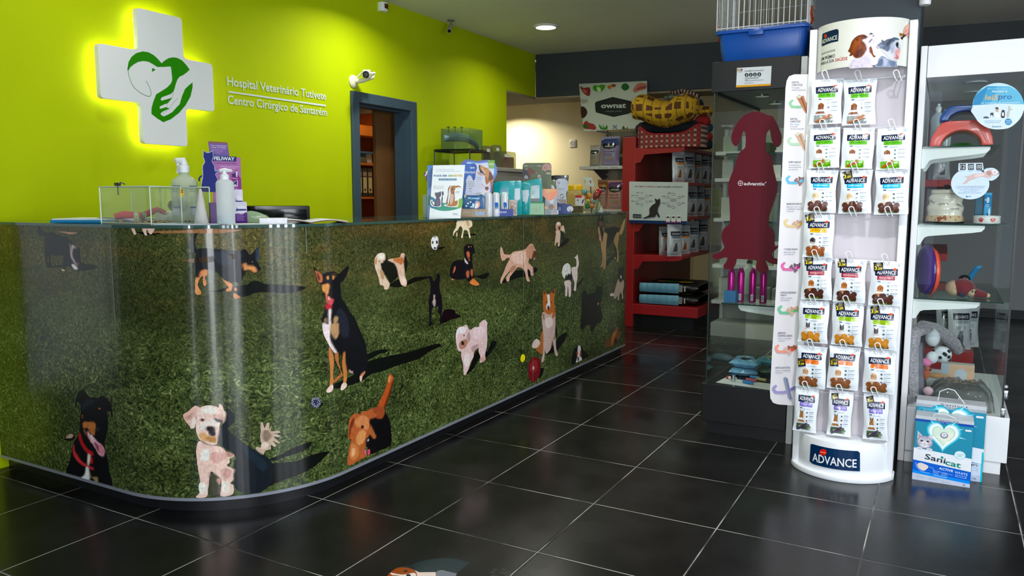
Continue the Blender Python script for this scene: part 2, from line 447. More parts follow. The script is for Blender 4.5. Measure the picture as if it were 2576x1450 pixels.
        me = bpy.data.meshes.new(name); ci = [f[s.il] for f in bm.faces]; gi = [f[s.gl] for f in bm.faces]; uvp = [[(v.co.x,v.co.y) for v in f.verts] for f in bm.faces]
        for v in bm.verts: v.co = s.sf.w(v.co.x,v.co.y,d0 + dz * v.co.z) - off
        # face the prints outward
        bm.normal_update(); flip = []
        for i,f in enumerate(bm.faces):
            c = f.calc_center_median() + off
            if f.normal.dot(CAM - c) < 0: flip.append(f); uvp[i] = [uvp[i][0]] + uvp[i][:0:-1]
        f0 = [f.verts[0] for f in bm.faces]; bmesh.ops.reverse_faces(bm,faces=flip)
        for i,f in enumerate(bm.faces):
            if gi[i]:
                k = [v for v in f.verts].index(f0[i]); uvp[i] = [uvp[i][(j - k) % len(uvp[i])] for j in range(len(uvp[i]))]
        bm.to_mesh(me); bm.free()
        ca = me.color_attributes.new('Col','FLOAT_COLOR','CORNER'); buf = []
        for p,i in zip(me.polygons,ci): buf += [*s.cols[i],1.0] * p.loop_total
        buf = np.array(buf,dtype=np.float32)
        for g in range(1,len(s.groups)):
            fs = [i for i,q in enumerate(gi) if q == g]
            if not fs: continue
            P = np.array([q for i in fs for q in uvp[i]]); C = s._shade(g,P); k = 0
            for i in fs:
                st_ = me.polygons[i].loop_start
                for j in range(len(uvp[i])): buf[(st_ + j) * 4:(st_ + j) * 4 + 3] = C[k]; k += 1
        ca.data.foreach_set('color',buf)
        me.polygons.foreach_set('use_smooth',[smooth] * len(me.polygons))
        return link_mesh(name,me,m,parent)
def rrect(u0,v0,u1,v1,r,n=5,corners=(1,1,1,1)):
    out = []
    for (cx,cy,a0),on in zip(((u1 - r,v0 + r,-90),(u1 - r,v1 - r,0),(u0 + r,v1 - r,90),(u0 + r,v0 + r,180)),corners):
        if on:
            for i in range(n + 1):
                a = math.radians(a0 + 90 * i / n); out.append((cx + r * math.cos(a),cy + r * math.sin(a)))
        else:
            sx = 1 if a0 in (-90,0) else -1; sy = 1 if a0 in (0,90) else -1; out.append((cx + r * sx,cy + r * sy))
    return out
# ================================================================ SETTING
CEIL = 2.672; BEAM = 2.25; XW = -3.7
GREEN = mat('green_wall_paint','#b2c600',.7,nz=(3,.03),bump=(220,.12,.0006),spec=.12)
CREAM = mat('cream_wall_paint','#efe6c4',.7,nz=(3,.02),bump=(200,.1,.0006))
SLATE = mat('slate_wall_paint','#2b3338',.6,nz=(4,.04),bump=(200,.1,.0006))
CEILM = mat('ceiling_paint','#ebe9df',.8,nz=(2,.02),bump=(150,.08,.0006))
GREYW = mat('grey_wall_paint','#8c8f92',.7,nz=(3,.03))
FRAME = mat('door_frame_paint','#3a4e5c',.4,nz=(8,.05))
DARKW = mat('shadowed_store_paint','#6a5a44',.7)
WOOD = mat('brown_wood','#6e4a26',.45,nz=(5,.12))
ORWOOD = mat('orange_wood','#a8551a',.45,nz=(6,.1))
WHITEP = mat('white_lacquer','#e6e8ea',.32,nz=(6,.015))
def structure(name,mb,m,**k): return tag(mb.build(name,m,None,smooth=False,**k),kind='structure')
# floor of dark glazed slate tiles
def floor_mat():
    m = bpy.data.materials.new('slate_floor_tiles'); m.use_nodes = True; nt = m.node_tree; b = nt.nodes['Principled BSDF']; L = nt.links.new
    tc = nt.nodes.new('ShaderNodeTexCoord'); sp = nt.nodes.new('ShaderNodeSeparateXYZ'); L(tc.outputs['Object'],sp.inputs[0])
    def M(op,a,b_=None,c=None):
        n = nt.nodes.new('ShaderNodeMath'); n.operation = op
        for i,v in enumerate((a,b_,c)):
            if v is None: continue
            if hasattr(v,'links'): L(v,n.inputs[i])
            else: n.inputs[i].default_value = v
        return n.outputs[0]
    P = .4945; ds = []; ids = []
    for ax,o in ((0,-1.1745),(1,2.787)):
        q = M('DIVIDE',M('ADD',sp.outputs[ax],-o + 40 * P),P); fr = M('FRACT',q)
        ds.append(M('MULTIPLY',M('SUBTRACT',.5,M('ABSOLUTE',M('SUBTRACT',fr,.5))),P)); ids.append(M('FLOOR',q))
    dist = M('MINIMUM',ds[0],ds[1])
    line = M('LESS_THAN',dist,.0021)
    edge = nt.nodes.new('ShaderNodeMapRange'); edge.inputs[1].default_value = .0015; edge.inputs[2].default_value = .006; L(dist,edge.inputs[0])
    n1 = nt.nodes.new('ShaderNodeTexNoise'); n1.inputs['Scale'].default_value = 5; n1.inputs['Detail'].default_value = 6; n1.inputs['Roughness'].default_value = .6; L(tc.outputs['Object'],n1.inputs['Vector'])
    n2 = nt.nodes.new('ShaderNodeTexNoise'); n2.inputs['Scale'].default_value = 2.3; n2.inputs['Detail'].default_value = 3; L(tc.outputs['Object'],n2.inputs['Vector'])
    cb = nt.nodes.new('ShaderNodeCombineXYZ'); L(ids[0],cb.inputs[0]); L(ids[1],cb.inputs[1])
    wn = nt.nodes.new('ShaderNodeTexWhiteNoise'); wn.noise_dimensions = '3D'; L(cb.outputs[0],wn.inputs['Vector'])
    r1 = nt.nodes.new('ShaderNodeValToRGB'); r1.color_ramp.elements[0].position = .3; r1.color_ramp.elements[0].color = (.004,.004,.0043,1)
    r1.color_ramp.elements[1].position = .75; r1.color_ramp.elements[1].color = (.012,.0118,.0115,1); L(n1.outputs['Fac'],r1.inputs[0])
    sc = nt.nodes.new('ShaderNodeVectorMath'); sc.operation = 'SCALE'; L(r1.outputs[0],sc.inputs[0])
    L(M('ADD',M('MULTIPLY',wn.outputs['Value'],.3),.85),sc.inputs['Scale'])
    gr = nt.nodes.new('ShaderNodeValToRGB'); gr.color_ramp.elements[0].position = .42; gr.color_ramp.elements[0].color = (.05,.05,.046,1)
    gr.color_ramp.elements[1].position = .56; gr.color_ramp.elements[1].color = (.34,.34,.31,1)
    n3 = nt.nodes.new('ShaderNodeTexNoise'); n3.inputs['Scale'].default_value = 3.1; n3.inputs['Detail'].default_value = 5; L(tc.outputs['Object'],n3.inputs['Vector']); L(n3.outputs['Fac'],gr.inputs[0])
    mx = nt.nodes.new('ShaderNodeMix'); mx.data_type = 'RGBA'; L(line,mx.inputs['Factor']); L(sc.outputs[0],mx.inputs['A']); L(gr.outputs[0],mx.inputs['B'])
    L(mx.outputs['Result'],b.inputs['Base Color'])
    rr = nt.nodes.new('ShaderNodeMapRange'); rr.inputs[1].default_value = .3; rr.inputs[2].default_value = .7; rr.inputs[3].default_value = .17; rr.inputs[4].default_value = .34; L(n2.outputs['Fac'],rr.inputs[0])
    L(M('MAXIMUM',rr.outputs[0],M('MULTIPLY',line,.7)),b.inputs['Roughness'])
    b.inputs['Specular IOR Level'].default_value = .36
    bp = nt.nodes.new('ShaderNodeBump'); bp.inputs['Strength'].default_value = .35; bp.inputs['Distance'].default_value = .002
    L(M('ADD',M('MULTIPLY',n1.outputs['Fac'],.35),edge.outputs[0]),bp.inputs['Height']); L(bp.outputs[0],b.inputs['Normal'])
    return m
structure('floor',MB().box(-7.2,4.2,-2.3,10.2,-.08,0),floor_mat())
structure('ceiling',MB().box(-3.85,4.2,-2.0,9.5,CEIL,CEIL + .1),CEILM)
structure('ceiling_back_room',MB().box(-7.2,-3.86,6.44,9.6,2.56,2.66),CEILM)
structure('wall_left_front',MB().box(XW - .15,XW,-2.0,1.2,0,CEIL),SLATE)
wl = MB().box(XW - .15,XW,1.2,4.377,0,CEIL).box(XW - .15,XW,4.377,5.0,1.91,CEIL).box(XW - .15,XW,5.0,6.54,0,CEIL).box(XW - .15,XW,6.54,7.13,BEAM,CEIL)
structure('wall_left',wl,GREEN)
structure('wall_back',MB().box(-7.2,-1.3,9.4,9.5,0,2.67),CREAM)
structure('wall_back_right',MB().box(-1.3,4.2,9.4,9.5,0,2.67),mat('pale_grey_wall','#a4a8ac',.7,nz=(3,.02)))
structure('wall_back_left',MB().box(-7.2,-7.1,6.4,9.4,0,2.6),CREAM)
structure('wall_back_near',MB().box(-7.1,XW - .15,6.44,6.54,0,2.6),CREAM)
structure('wall_right',MB().box(3.1,3.2,-2,9.4,0,.3).box(3.1,3.2,-2,.4,.3,CEIL).box(3.1,3.2,2.8,9.4,.3,CEIL).box(3.1,3.2,.4,2.8,2.4,CEIL),GREYW)
wf = MB().box(-3.85,3.2,-2.1,-2.0,0,.25).box(-3.85,3.2,-2.1,-2.0,2.42,CEIL)
for a,b_ in ((-3.85,-1.86),(-1.25,-.6),(-.1,.5),(.95,1.03),(1.3,1.45),(1.85,2.0),(2.3,3.2)): wf.box(a,b_,-2.1,-2.0,.25,2.42)
structure('wall_front',wf,GREYW)
structure('baseboard_back',MB().box(-7,4.1,9.375,9.4,0,.09),SLATE)
# dark beam above the passage to the back room
A_,B_ = (-3.7,7.143),(.473,7.731); k_ = (B_[1] - A_[1]) / (B_[0] - A_[0])
structure('wall_beam',MB().prism([(-3.7,7.143),(3.1,7.143 + k_ * 6.8),(3.1,7.5 + k_ * 6.8),(-3.7,7.5)],BEAM + .004,CEIL),SLATE)
structure('ceiling_beam_soffit',MB().prism([(-6.5,6.54),(-3.7,6.54),(-3.7,7.143),(3.1,7.143 + k_ * 6.8),(3.1,7.5 + k_ * 6.8),(-3.7,7.5),(-6.5,7.5)],BEAM - .02,BEAM),mat('soffit_paint','#8f8266',.7))
# slate column between the two glass cabinets
structure('wall_column',MB().box(-.592,-.145,4.03,4.42,0,CEIL),mat('column_paint','#2e3942',.5,nz=(4,.04),bump=(160,.1,.0006)))
# store room behind the doorway
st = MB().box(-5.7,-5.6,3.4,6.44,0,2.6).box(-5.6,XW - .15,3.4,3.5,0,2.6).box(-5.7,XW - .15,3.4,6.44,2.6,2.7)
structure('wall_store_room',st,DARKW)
# door with frame
d = thing('door_1',None,None,(XW,4.69,0)); d['kind'] = 'structure'
fr = MB()
for y0,y1 in ((4.307,4.382),(4.996,5.071)): fr.box(XW - .15,XW + .022,y0 + (.06 if y0 > 4.5 else 0) * 0,y1,0,1.98)
fr.box(XW - .15,XW + .022,4.38,4.998,1.905,1.98)
fr.build('door_frame',FRAME,d,bevel=.004,smooth=False)
sj = MB().box(XW - .13,XW - .03,4.975,4.997,0,1.905).box(XW - .13,XW - .05,4.382,4.395,0,1.905).box(XW - .13,XW - .05,4.382,4.997,1.89,1.905)
sj.build('door_stop',FRAME,d,smooth=False)
lf = MB().box(XW - .225,XW - .19,PX(942,400,XW - .21).y,5.65,.01,1.95).build('door_leaf',WOOD,d,bevel=.002,smooth=False)
MB().tube([(XW - .19,4.80,.98),(XW - .165,4.80,.98),(XW - .165,4.80,1.08),(XW - .19,4.80,1.08)],.006).build('door_handle',mat('brushed_steel','#b8babc',.3,1),lf)
# ---------------------------------------------------------------- store room shelving with binders
XS = XW - 1.35
def SZ(px,py): return PX(px,py,XS)
cab = thing('bookcase','orange wood bookcase with binders seen through the doorway','bookcase',(XS - .15,4.95,0))
y0c = SZ(890,400).y - .1; y1c = SZ(960,400).y + .07
b = MB(); b.box(XS - .3,XS,y0c,y0c + .02,0,2.1).box(XS - .3,XS,y1c - .02,y1c,0,2.1).box(XS - .32,XS - .3,y0c,y1c,0,2.1)
b.build('side_panel',ORWOOD,cab,smooth=False)
zs = [SZ(920,y).z for y in (330,413,498,560)]
MB().box(XS - .3,XS + .012,y0c,y1c,SZ(920,342).z,SZ(920,316).z).build('cornice',mat('orange_board','#d9791f',.4,nz=(5,.05)),cab,bevel=.003)
for z_ in zs[1:]: MB().box(XS - .3,XS,y0c + .02,y1c - .02,z_ - .011,z_ + .011).build('shelf',ORWOOD,cab,smooth=False)
zb = zs[2] + .011; hb = SZ(920,423).z - zb
for i,px in enumerate((905,918,931)):
    ya,yb = SZ(px - 2,460).y,SZ(px + 10.5,460).y
    t = thing('lever_arch_binder',('black lever arch binder nearest the door frame on the bookcase','middle black lever arch binder of the three on the bookcase','black lever arch binder beside the brown door leaf on the bookcase')[i],'binder',(XS - .14,(ya + yb) / 2,zb),group='binders on the bookcase')
    MB().box(XS - .27,XS - .02,ya + .002,yb - .002,zb,zb + hb).build('cover',mat('black_binder','#14151a',.5),t,bevel=.003)
    A = Art(Surf([(XS - .02,ya),(XS - .02,yb)])); w_ = yb - ya
    A.rect(w_ * .14,zb + hb * .72,w_ * .86,zb + hb * .86,'#8c8078').rect(w_ * .14,zb + hb * .14,w_ * .86,zb + hb * .68,'#b5b098').ell((w_ * .5,zb + hb * .24),w_ * .16,w_ * .2,'#202020')
    A.build('spine_label',PAPER,t)
zc = zs[1] + .011
t = thing('paper_tray','grey document tray low on the upper bookcase shelf','tray',(XS - .1,SZ(915,410).y,zc))
MB().box(XS - .28,XS - .02,SZ(898,400).y,SZ(927,400).y,zc,SZ(910,395).z).build('tray',mat('grey_plastic','#4b4a46',.5),t,bevel=.003)
t = thing('paper_stack','white paper pile with a blue folder on the bookcase shelf','papers',(XS - .1,SZ(935,410).y,zc))
MB().box(XS - .25,XS - .04,SZ(929,400).y,SZ(943,400).y,zc,SZ(930,386).z).build('papers',mat('dull_paper','#9a96a0',.6),t)
MB().box(XS - .26,XS - .01,SZ(898,400).y,SZ(943,400).y,SZ(910,386).z,SZ(910,380).z).build('folder',mat('blue_folder','#1b4e86',.4),t,bevel=.002)
# ---------------------------------------------------------------- lamp, detectors, cameras
t = thing('ceiling_lamp','round lit downlight recessed in the ceiling above the counter end','ceiling lamp',(-3.03,6.03,CEIL))
MB().lathe([(.105,0),(.105,-.012),(.084,-.014),(.082,0)],(-3.03,6.03,CEIL),32,caps=False).build('trim_ring',WHITEP,t)
MB().lathe([(.001,-.0105),(.083,-.0105),(.083,-.004),(.001,-.004)],(-3.03,6.03,CEIL),32).build('diffuser',mat('lit_diffuser','#ffffff',.5,emit=('#fffff4',9)),t)
t = thing('motion_detector','white motion detector with a dark red lens high on the green wall','detector',(XW,4.72,2.6))
a0,a1 = PX(959,20,XW + .03),PX(975,20,XW + .03); z1,z0 = PX(967,7,XW + .03).z,PX(967,29,XW + .03).z
MB().prism([(a0.y,XW)] + [(a0.y + (a1.y - a0.y) * (.5 - .5 * math.cos(i * math.pi / 8)),XW + .022 + .026 * math.sin(i * math.pi / 8)) for i in range(9)] + [(a1.y,XW)],z0,z1).build('housing',WHITEP,t)
for v in t.children[0].data.vertices: v.co.x,v.co.y = v.co.y + wloc(t).y - wloc(t).x,v.co.x + wloc(t).x - wloc(t).y
m_ = (z0 + z1) / 2
MB().box(XW + .03,XW + .0495,a0.y * .72 + a1.y * .28,a0.y * .2 + a1.y * .8,m_ - .012,m_ + .022).build('lens',mat('red_lens','#4a0c10',.25),t,bevel=.002)
# small bullet camera hanging from the ceiling
c0 = PZ(1134,51,CEIL); zt,zb_ = PY(1134,66,c0.y).z,PY(1134,80,c0.y).z
t = thing('ceiling_camera','small grey bullet camera on a stem below the ceiling','camera',tuple(c0))
MB().lathe([(.03,-.006),(.03,0),(.005,0)],c0,20).build('ceiling_plate',mat('grey_metal','#77797a',.4,.3),t)
MB().tube([c0,(c0.x,c0.y,zt)],.007).build('stem',MATS['grey_metal'],t)
q = Vector((c0.x,c0.y,zt)); e = q + Vector((.025,-.06,-.05))
MB().tube([q + Vector((-.01,.02,.02)),q,e],[.012,.019,.019],14).build('camera_body',mat('pale_metal','#a6a89c',.35,.2),t)
MB().tube([e,e + (e - q).normalized() * .004],.014,14).build('lens',mat('black_plastic','#0b0b0d',.3),t)
# larger camera on a wall bracket above the door
base = PX(888,205,XW); t = thing('security_camera','white box camera on a bracket above the dark door frame','camera',tuple(base))
MB().lathe([(.045,0),(.045,.008),(.03,.02),(.02,.022)],(0,0,0),20,M=Matrix.Translation(base) @ Matrix.Rotation(math.pi / 2,4,'Y')).build('wall_plate',mat('cream_plastic','#dcd8bd',.4),t)
el = base + Vector((.12,.075,.03)); head = PX(922,186,el.x + .02)
MB().tube([base + Vector((.01,0,0)),base + Vector((.06,.03,.005)),el],[.017,.016,.013],10).build('bracket_arm',MATS['cream_plastic'],t)
MB().tube([base + Vector((.01,.01,.015)),base + Vector((.07,.02,.06)),head + Vector((-.02,-.02,.01))],.006).build('cable',WHITEP,t)
MB().tube([el,el + Vector((.005,.01,.03)),head],.008).build('ball_joint',WHITEP,t)
dr = Vector((.55,-.75,-.2)).normalized(); Mx = Matrix.Translation(head) @ dr.to_track_quat('Y','Z').to_matrix().to_4x4()
MB().box(-.026,.026,-.075,.03,-.025,.025,Mx).build('camera_body',mat('light_grey_plastic','#b9bcb8',.4),t,bevel=.003)
MB().lathe([(.019,0),(.021,.006),(.021,.03),(.023,.034),(.017,.036),(.014,.03)],(0,0,0),18,M=Mx @ Matrix.Translation((0,.03,0)) @ Matrix.Rotation(-math.pi / 2,4,'X')).build('lens',MATS['black_plastic'],t)
# power socket in the back room
s = PY(1441,361,9.4); t = thing('wall_socket','white round power socket on the cream back wall','socket',tuple(s))
MB().box(s.x - .045,s.x + .045,9.385,9.4,s.z - .05,s.z + .05).build('cover_plate',WHITEP,t,bevel=.006)
MB().lathe([(.03,0),(.03,.003),(.024,.004),(.022,.001)],(0,0,0),20,M=Matrix.Translation((s.x,9.385,s.z)) @ Matrix.Rotation(math.pi / 2,4,'X')).build('socket_ring',mat('shade_grey','#c0c0b8',.5),t)
# ---------------------------------------------------------------- lit cross sign on the green wall
XF = XW + .07; SF = Surf([(XF,0),(XF,10)])
def crosspts(y0,y1,z0,z1,ya,yb,za,zb,r,ri):
    raw = [(ya,z0),(yb,z0),(yb,za),(y1,za),(y1,zb),(yb,zb),(yb,z1),(ya,z1),(ya,zb),(y0,zb),(y0,za),(ya,za)]
    out = []; n = 12
    for i,p in enumerate(raw):
        a,c = Vector(raw[i - 1]),Vector(raw[(i + 1) % n]); p = Vector(p); rad = ri if i in (2,5,8,11) else r
        d1,d2 = (a - p).normalized() * rad,(c - p).normalized() * rad
        for k in range(6):
            t = k / 5; out.append(tuple((p + d1) * (1 - t) ** 2 + p * 2 * t * (1 - t) + (p + d2) * t * t))
    return out
cu = [SF.px(*p) for p in ((250,185),(537,225),(345,70),(459,90),(400,30),(407,366),(300,118),(300,252))]
# horizontals: left tip, right tip, vertical bar sides; heights from the bar ends
y0,y1,ya,yb = cu[0][0],cu[1][0],cu[2][0],cu[3][0]
z1,z0 = cu[4][1] - .004,cu[5][1] + .004; zt_,zl_ = cu[6][1],cu[7][1]
t = thing('cross_sign','white cross sign with a green dog and hand emblem, lit from behind','sign',(XW,(y0 + y1) / 2,z0))
CP = crosspts(y0,y1,z0,z1,ya,yb,zl_,zt_,.022,.03)
MB().prism(CP,XF - .03,XF,'x').build('sign_face',mat('sign_white','#e4e8ea',.35,nz=(5,.015)),t,bevel=.003)
cx_,cz_ = (y0 + y1) / 2,(z0 + z1) / 2
ins = crosspts(y0 + .03,y1 - .03,z0 + .03,z1 - .03,ya + .03,yb - .03,zl_ + .03,zt_ - .03,.015,.03)
MB().prism(ins,XW + .002,XW + .012,'x').build('mounting_board',WHITEP,t)
led = [(XW + .035,p[0],p[1]) for p in crosspts(y0 + .018,y1 - .018,z0 + .018,z1 - .018,ya + .018,yb - .018,zl_ + .018,zt_ - .018,.02,.03)]
MB().tube(led,.0045,6,close=True).build('light_strip',mat('led_strip','#ffffff',.5,emit=('#fff6c8',15)),t)
for yy,zz in ((ya + .03,z1 - .05),(yb - .03,z1 - .05),(ya + .03,z0 + .05),(yb - .03,z0 + .05)):
    MB().tube([(XW,yy,zz),(XF - .029,yy,zz)],.006).build('standoff',WHITEP,t)
A = Art(SF,(300,110,6.905)); G = '#3d8a08'
A.poly('145,470 140,440 160,320 210,230 290,165 410,133 510,150 600,200 670,265 735,340 790,290 860,250 935,236 1010,248 1090,290 1160,365 1222,452 1170,500 1110,545 1050,570 1010,620 980,700 960,780 940,830 900,870 850,890 740,930 715,970 735,990 900,945 915,940 880,990 840,1035 790,1050 705,1090 698,1115 715,1133 810,1103 850,1122 870,1128 760,1175 718,1210 722,1235 770,1265 850,1230 920,1190 990,1110 1050,1050 1090,910 1140,790 1200,730 1272,672 1272,760 1235,920 1150,1070 1040,1200 900,1310 765,1365 660,1300 558,1220 560,1120 590,1010 640,880 740,820 830,760 890,700 915,650 918,600 905,470 895,400 870,395 800,402 660,405 590,360 510,315 420,300 330,315 250,360 190,410 160,465',G,True)
A.poly('568,430 580,425 632,452 568,490',G,True)
A.line('150,440 160,540 210,680 275,780 380,860 470,905 520,915 545,895 550,850 525,760 465,648',.0022,G,True,sm=3)
A.line('945,800 930,880 915,945 830,1030 822,1090 850,1122 880,1115 950,1010 1018,950',.0010,'#5c8a4c',True,sm=3)
A.line('870,1130 800,1180 750,1235',.0010,'#5c8a4c',True,sm=3)
A.build('emblem',attr_mat('glossy_vinyl',.18),t)
# lettering on the wall
SWL = Surf([(XW,0),(XW,10)]); A = Art(SWL)
t = thing('wall_lettering','white lettering naming the veterinary hospital beside the cross sign','lettering',tuple(PX(695,240,XW)))
A.textpx('Hospital Veterinário Tutivete',(571,214.5),(819.5,251.5),22,'#dfe8ea',.02,3); A.build('first_line',mat('x','#fff') if 0 else attr_mat('raised_letters',.4),t,d0=.004)
A = Art(SWL); A.textpx('Centro Cirúrgico de Santarém',(572,260.6),(821.5,291.5),21,'#dfe8ea',.02,3); A.build('second_line',MATS['raised_letters'],t,d0=.004)
A = Art(SWL); A.poly('573,229 818.5,264 818.5,268.5 573,233','#dfe8ea',True); A.build('rule',MATS['raised_letters'],t,d0=.004)
p_ = PY(2327,6,4.0); t = thing('wall_spotlight','white cylinder lamp at the top right corner of the dark column','lamp',tuple(p_))
MB().lathe([(.022,0),(.024,.006),(.024,.12),(.02,.13)],(p_.x,4.0,p_.z - .012),20).build('lamp_body',WHITEP,t)
MB().tube([(p_.x,4.0,p_.z + .06),(p_.x,4.04,p_.z + .06),(-.146,4.05,p_.z + .06)],.006).build('arm',WHITEP,t)
t = thing('reflection_panel','unseen white panel added on the green wall for the reflection in the counter','panel',(XW,1.4,.75))  # added out of view, only to give the counter a pale reflection
MB().box(XW,XW + .02,1.22,1.72,.35,1.35).build('panel',mat('panel_white','#dfe4e6',.5),t,bevel=.004)
t = thing('reflection_box','unseen dark box added by the green wall to darken the reflection in the counter','prop',(XW + .05,1.4,0))  # added out of view to keep green out of the counter's low reflection
MB().box(XW,XW + .1,1.2,1.6,0,.36).build('box',mat('box_black','#16181a',.5),t,bevel=.004)
# ================================================================ RECEPTION COUNTER
R_ = .6; CX,CY = -2.79,2.46; YF,XR,YE = 1.86,-2.19,5.86
def cpath(off=0,ylast=YE,x0=XW):
    p = [(x0,YF - off)]
    for i in range(41):
        a = math.radians(-90 + 90 * i / 40); p.append((CX + (R_ + off) * math.cos(a),CY + (R_ + off) * math.sin(a)))
    for i in range(1,9): p.append((XR + off,CY + (ylast - .08 - CY) * i / 8))
    for i in range(1,7):
        a = math.radians(90 * i / 6); p.append((XR - .08 + (.08 + off) * math.cos(a),ylast - .08 + (.08 + off) * math.sin(a)))
    return p
TZ,GZ = 1.112,1.1235
ct = thing('reception_counter','long curved reception counter wrapped in a lawn photo with many dogs','counter',(-2.8,2.4,0))
inner = [(-2.82,YE),(-2.82,2.52),(XW,2.46)]
MB().prism(cpath(-.012) + [(-2.82,YE)] + inner[1:],.055,TZ).build('body',mat('counter_carcass','#34363a',.5),ct,smooth=True,angle=20)
MB().prism(cpath(-.03) + [(-2.8,YE - .03)] + [(-2.8,2.5),(XW,2.44)],0,.055).build('plinth',mat('counter_plinth','#17181b',.3,nz=(6,.1)),ct,smooth=True,angle=20)
gp = cpath(.006)
MB().prism(gp + [(-2.84,YE + .004)] + [(-2.84,2.54),(XW,2.5)],TZ,GZ).build('glass_top',mat('green_glass_top','#35524a',.04,nz=(3,.03),spec=.9),ct,smooth=True,angle=20)
tr = [(p[0],p[1]) for p in cpath(.004)]; ti = [(p[0],p[1]) for p in cpath(-.011)]
MB().prism(tr + ti[::-1],.052,.064).build('bottom_trim',mat('anodised_trim','#9ba0ad',.35,.4),ct,smooth=True,angle=20)
SM = Surf(cpath(0))
def laminate(m):
    """brushed laminate that draws highlights out upright"""
    nt = m.node_tree; b = nt.nodes['Principled BSDF']; b.inputs['Roughness'].default_value = .24; b.inputs['Anisotropic'].default_value = .96
    tg = nt.nodes.new('ShaderNodeTangent'); tg.direction_type = 'RADIAL'; tg.axis = 'Z'; nt.links.new(tg.outputs[0],b.inputs['Tangent']); b.inputs['Anisotropic Rotation'].default_value = .25; return m
def grass_mat():
    m = bpy.data.materials.new('lawn_print'); m.use_nodes = True; nt = m.node_tree; b = nt.nodes['Principled BSDF']; L = nt.links.new
    uv = nt.nodes.new('ShaderNodeUVMap'); uv.uv_map = 'UVMap'
    def noise_(sc,vec,det=4,dist=0,rough=.55,out='Fac'):
        mp = nt.nodes.new('ShaderNodeMapping'); mp.inputs['Scale'].default_value = (*vec,1); L(uv.outputs[0],mp.inputs[0])
        n = nt.nodes.new('ShaderNodeTexNoise'); n.inputs['Scale'].default_value = sc; n.inputs['Detail'].default_value = det; n.inputs['Distortion'].default_value = dist; n.inputs['Roughness'].default_value = rough
        L(mp.outputs[0],n.inputs['Vector']); return n.outputs[out]
    def ramp(f,els):
        r = nt.nodes.new('ShaderNodeValToRGB'); r.color_ramp.elements[0].position = els[0][0]; r.color_ramp.elements[0].color = (*lin(els[0][1]),1)
        r.color_ramp.elements[1].position = els[-1][0]; r.color_ramp.elements[1].color = (*lin(els[-1][1]),1)
        for p,c in els[1:-1]:
            e = r.color_ramp.elements.new(p); e.color = (*lin(c),1)
        L(f,r.inputs[0]); return r.outputs[0]
    def mix(f,a,c,t='MIX'):
        x = nt.nodes.new('ShaderNodeMix'); x.data_type = 'RGBA'; x.blend_type = t
        if hasattr(f,'links'): L(f,x.inputs['Factor'])
        else: x.inputs['Factor'].default_value = f
        L(a,x.inputs['A']); L(c,x.inputs['B']); return x.outputs['Result']
    blades = noise_(34,(1,1.1),6,2.4,.66); fine = noise_(70,(1.2,1),5,1.6,.62)
    cb = ramp(blades,[(.30,'#0d120a'),(.41,'#283518'),(.50,'#46582a'),(.59,'#6a7a40'),(.72,'#bcbe86')])
    cf = ramp(fine,[(.30,'#1c2212'),(.45,'#3a4420'),(.58,'#5a5f30'),(.75,'#8e8a54')])
    sp = nt.nodes.new('ShaderNodeSeparateXYZ'); L(uv.outputs[0],sp.inputs[0])
    hgt = nt.nodes.new('ShaderNodeMapRange'); hgt.inputs[1].default_value = .55; hgt.inputs[2].default_value = .95; L(sp.outputs[1],hgt.inputs[0])
    base = mix(hgt.outputs[0],cb,cf)
    # worn straw-coloured bands in the upper lawn
    big = noise_(1.5,(1,4.5),5,.8,.6)
    st = nt.nodes.new('ShaderNodeMapRange'); st.inputs[1].default_value = .46; st.inputs[2].default_value = .66; L(big,st.inputs[0])
    hm = nt.nodes.new('ShaderNodeMapRange'); hm.inputs[1].default_value = .72; hm.inputs[2].default_value = 1.1; hm.inputs[4].default_value = .85; L(sp.outputs[1],hm.inputs[0])
    mm = nt.nodes.new('ShaderNodeMath'); mm.operation = 'MULTIPLY'; L(st.outputs[0],mm.inputs[0]); L(hm.outputs[0],mm.inputs[1])
    straw = ramp(fine,[(.3,'#3a2e12'),(.5,'#6a5424'),(.7,'#a5804a')])
    base = mix(mm.outputs[0],base,straw)
    # broad mown patches
    pat = noise_(2.2,(1,2),3,.5); pr = ramp(pat,[(.35,'#9a9a90'),(.65,'#ffffff')])
    base = mix(.75,base,pr,'MULTIPLY')
    # tiny dry leaves
    vo = nt.nodes.new('ShaderNodeTexVoronoi'); vo.inputs['Scale'].default_value = 9; L(uv.outputs[0],vo.inputs['Vector'])
    lt = nt.nodes.new('ShaderNodeMath'); lt.operation = 'LESS_THAN'; lt.inputs[1].default_value = .045; L(vo.outputs['Distance'],lt.inputs[0])
    brown = ramp(fine,[(.3,'#6b4a24'),(.7,'#a8803c')])
    lf = nt.nodes.new('ShaderNodeMath'); lf.operation = 'MULTIPLY'; lf.inputs[1].default_value = .6; L(lt.outputs[0],lf.inputs[0])
    base = mix(lf.outputs[0],base,brown)
    L(base,b.inputs['Base Color']); b.inputs['Roughness'].default_value = .12; b.inputs['Specular IOR Level'].default_value = .5
    wv = noise_(1.1,(9,.6),2,0); bp = nt.nodes.new('ShaderNodeBump'); bp.inputs['Strength'].default_value = .25; bp.inputs['Distance'].default_value = .01
    L(wv,bp.inputs['Height']); L(bp.outputs[0],b.inputs['Normal'])
    return m
pan = MB(); n_ = len(SM.p)
lo = [pan.bm.verts.new((p.x,p.y,.064)) for p in SM.p]; hi = [pan.bm.verts.new((p.x,p.y,TZ)) for p in SM.p]
uvl = pan.bm.loops.layers.uv.new('UVMap')
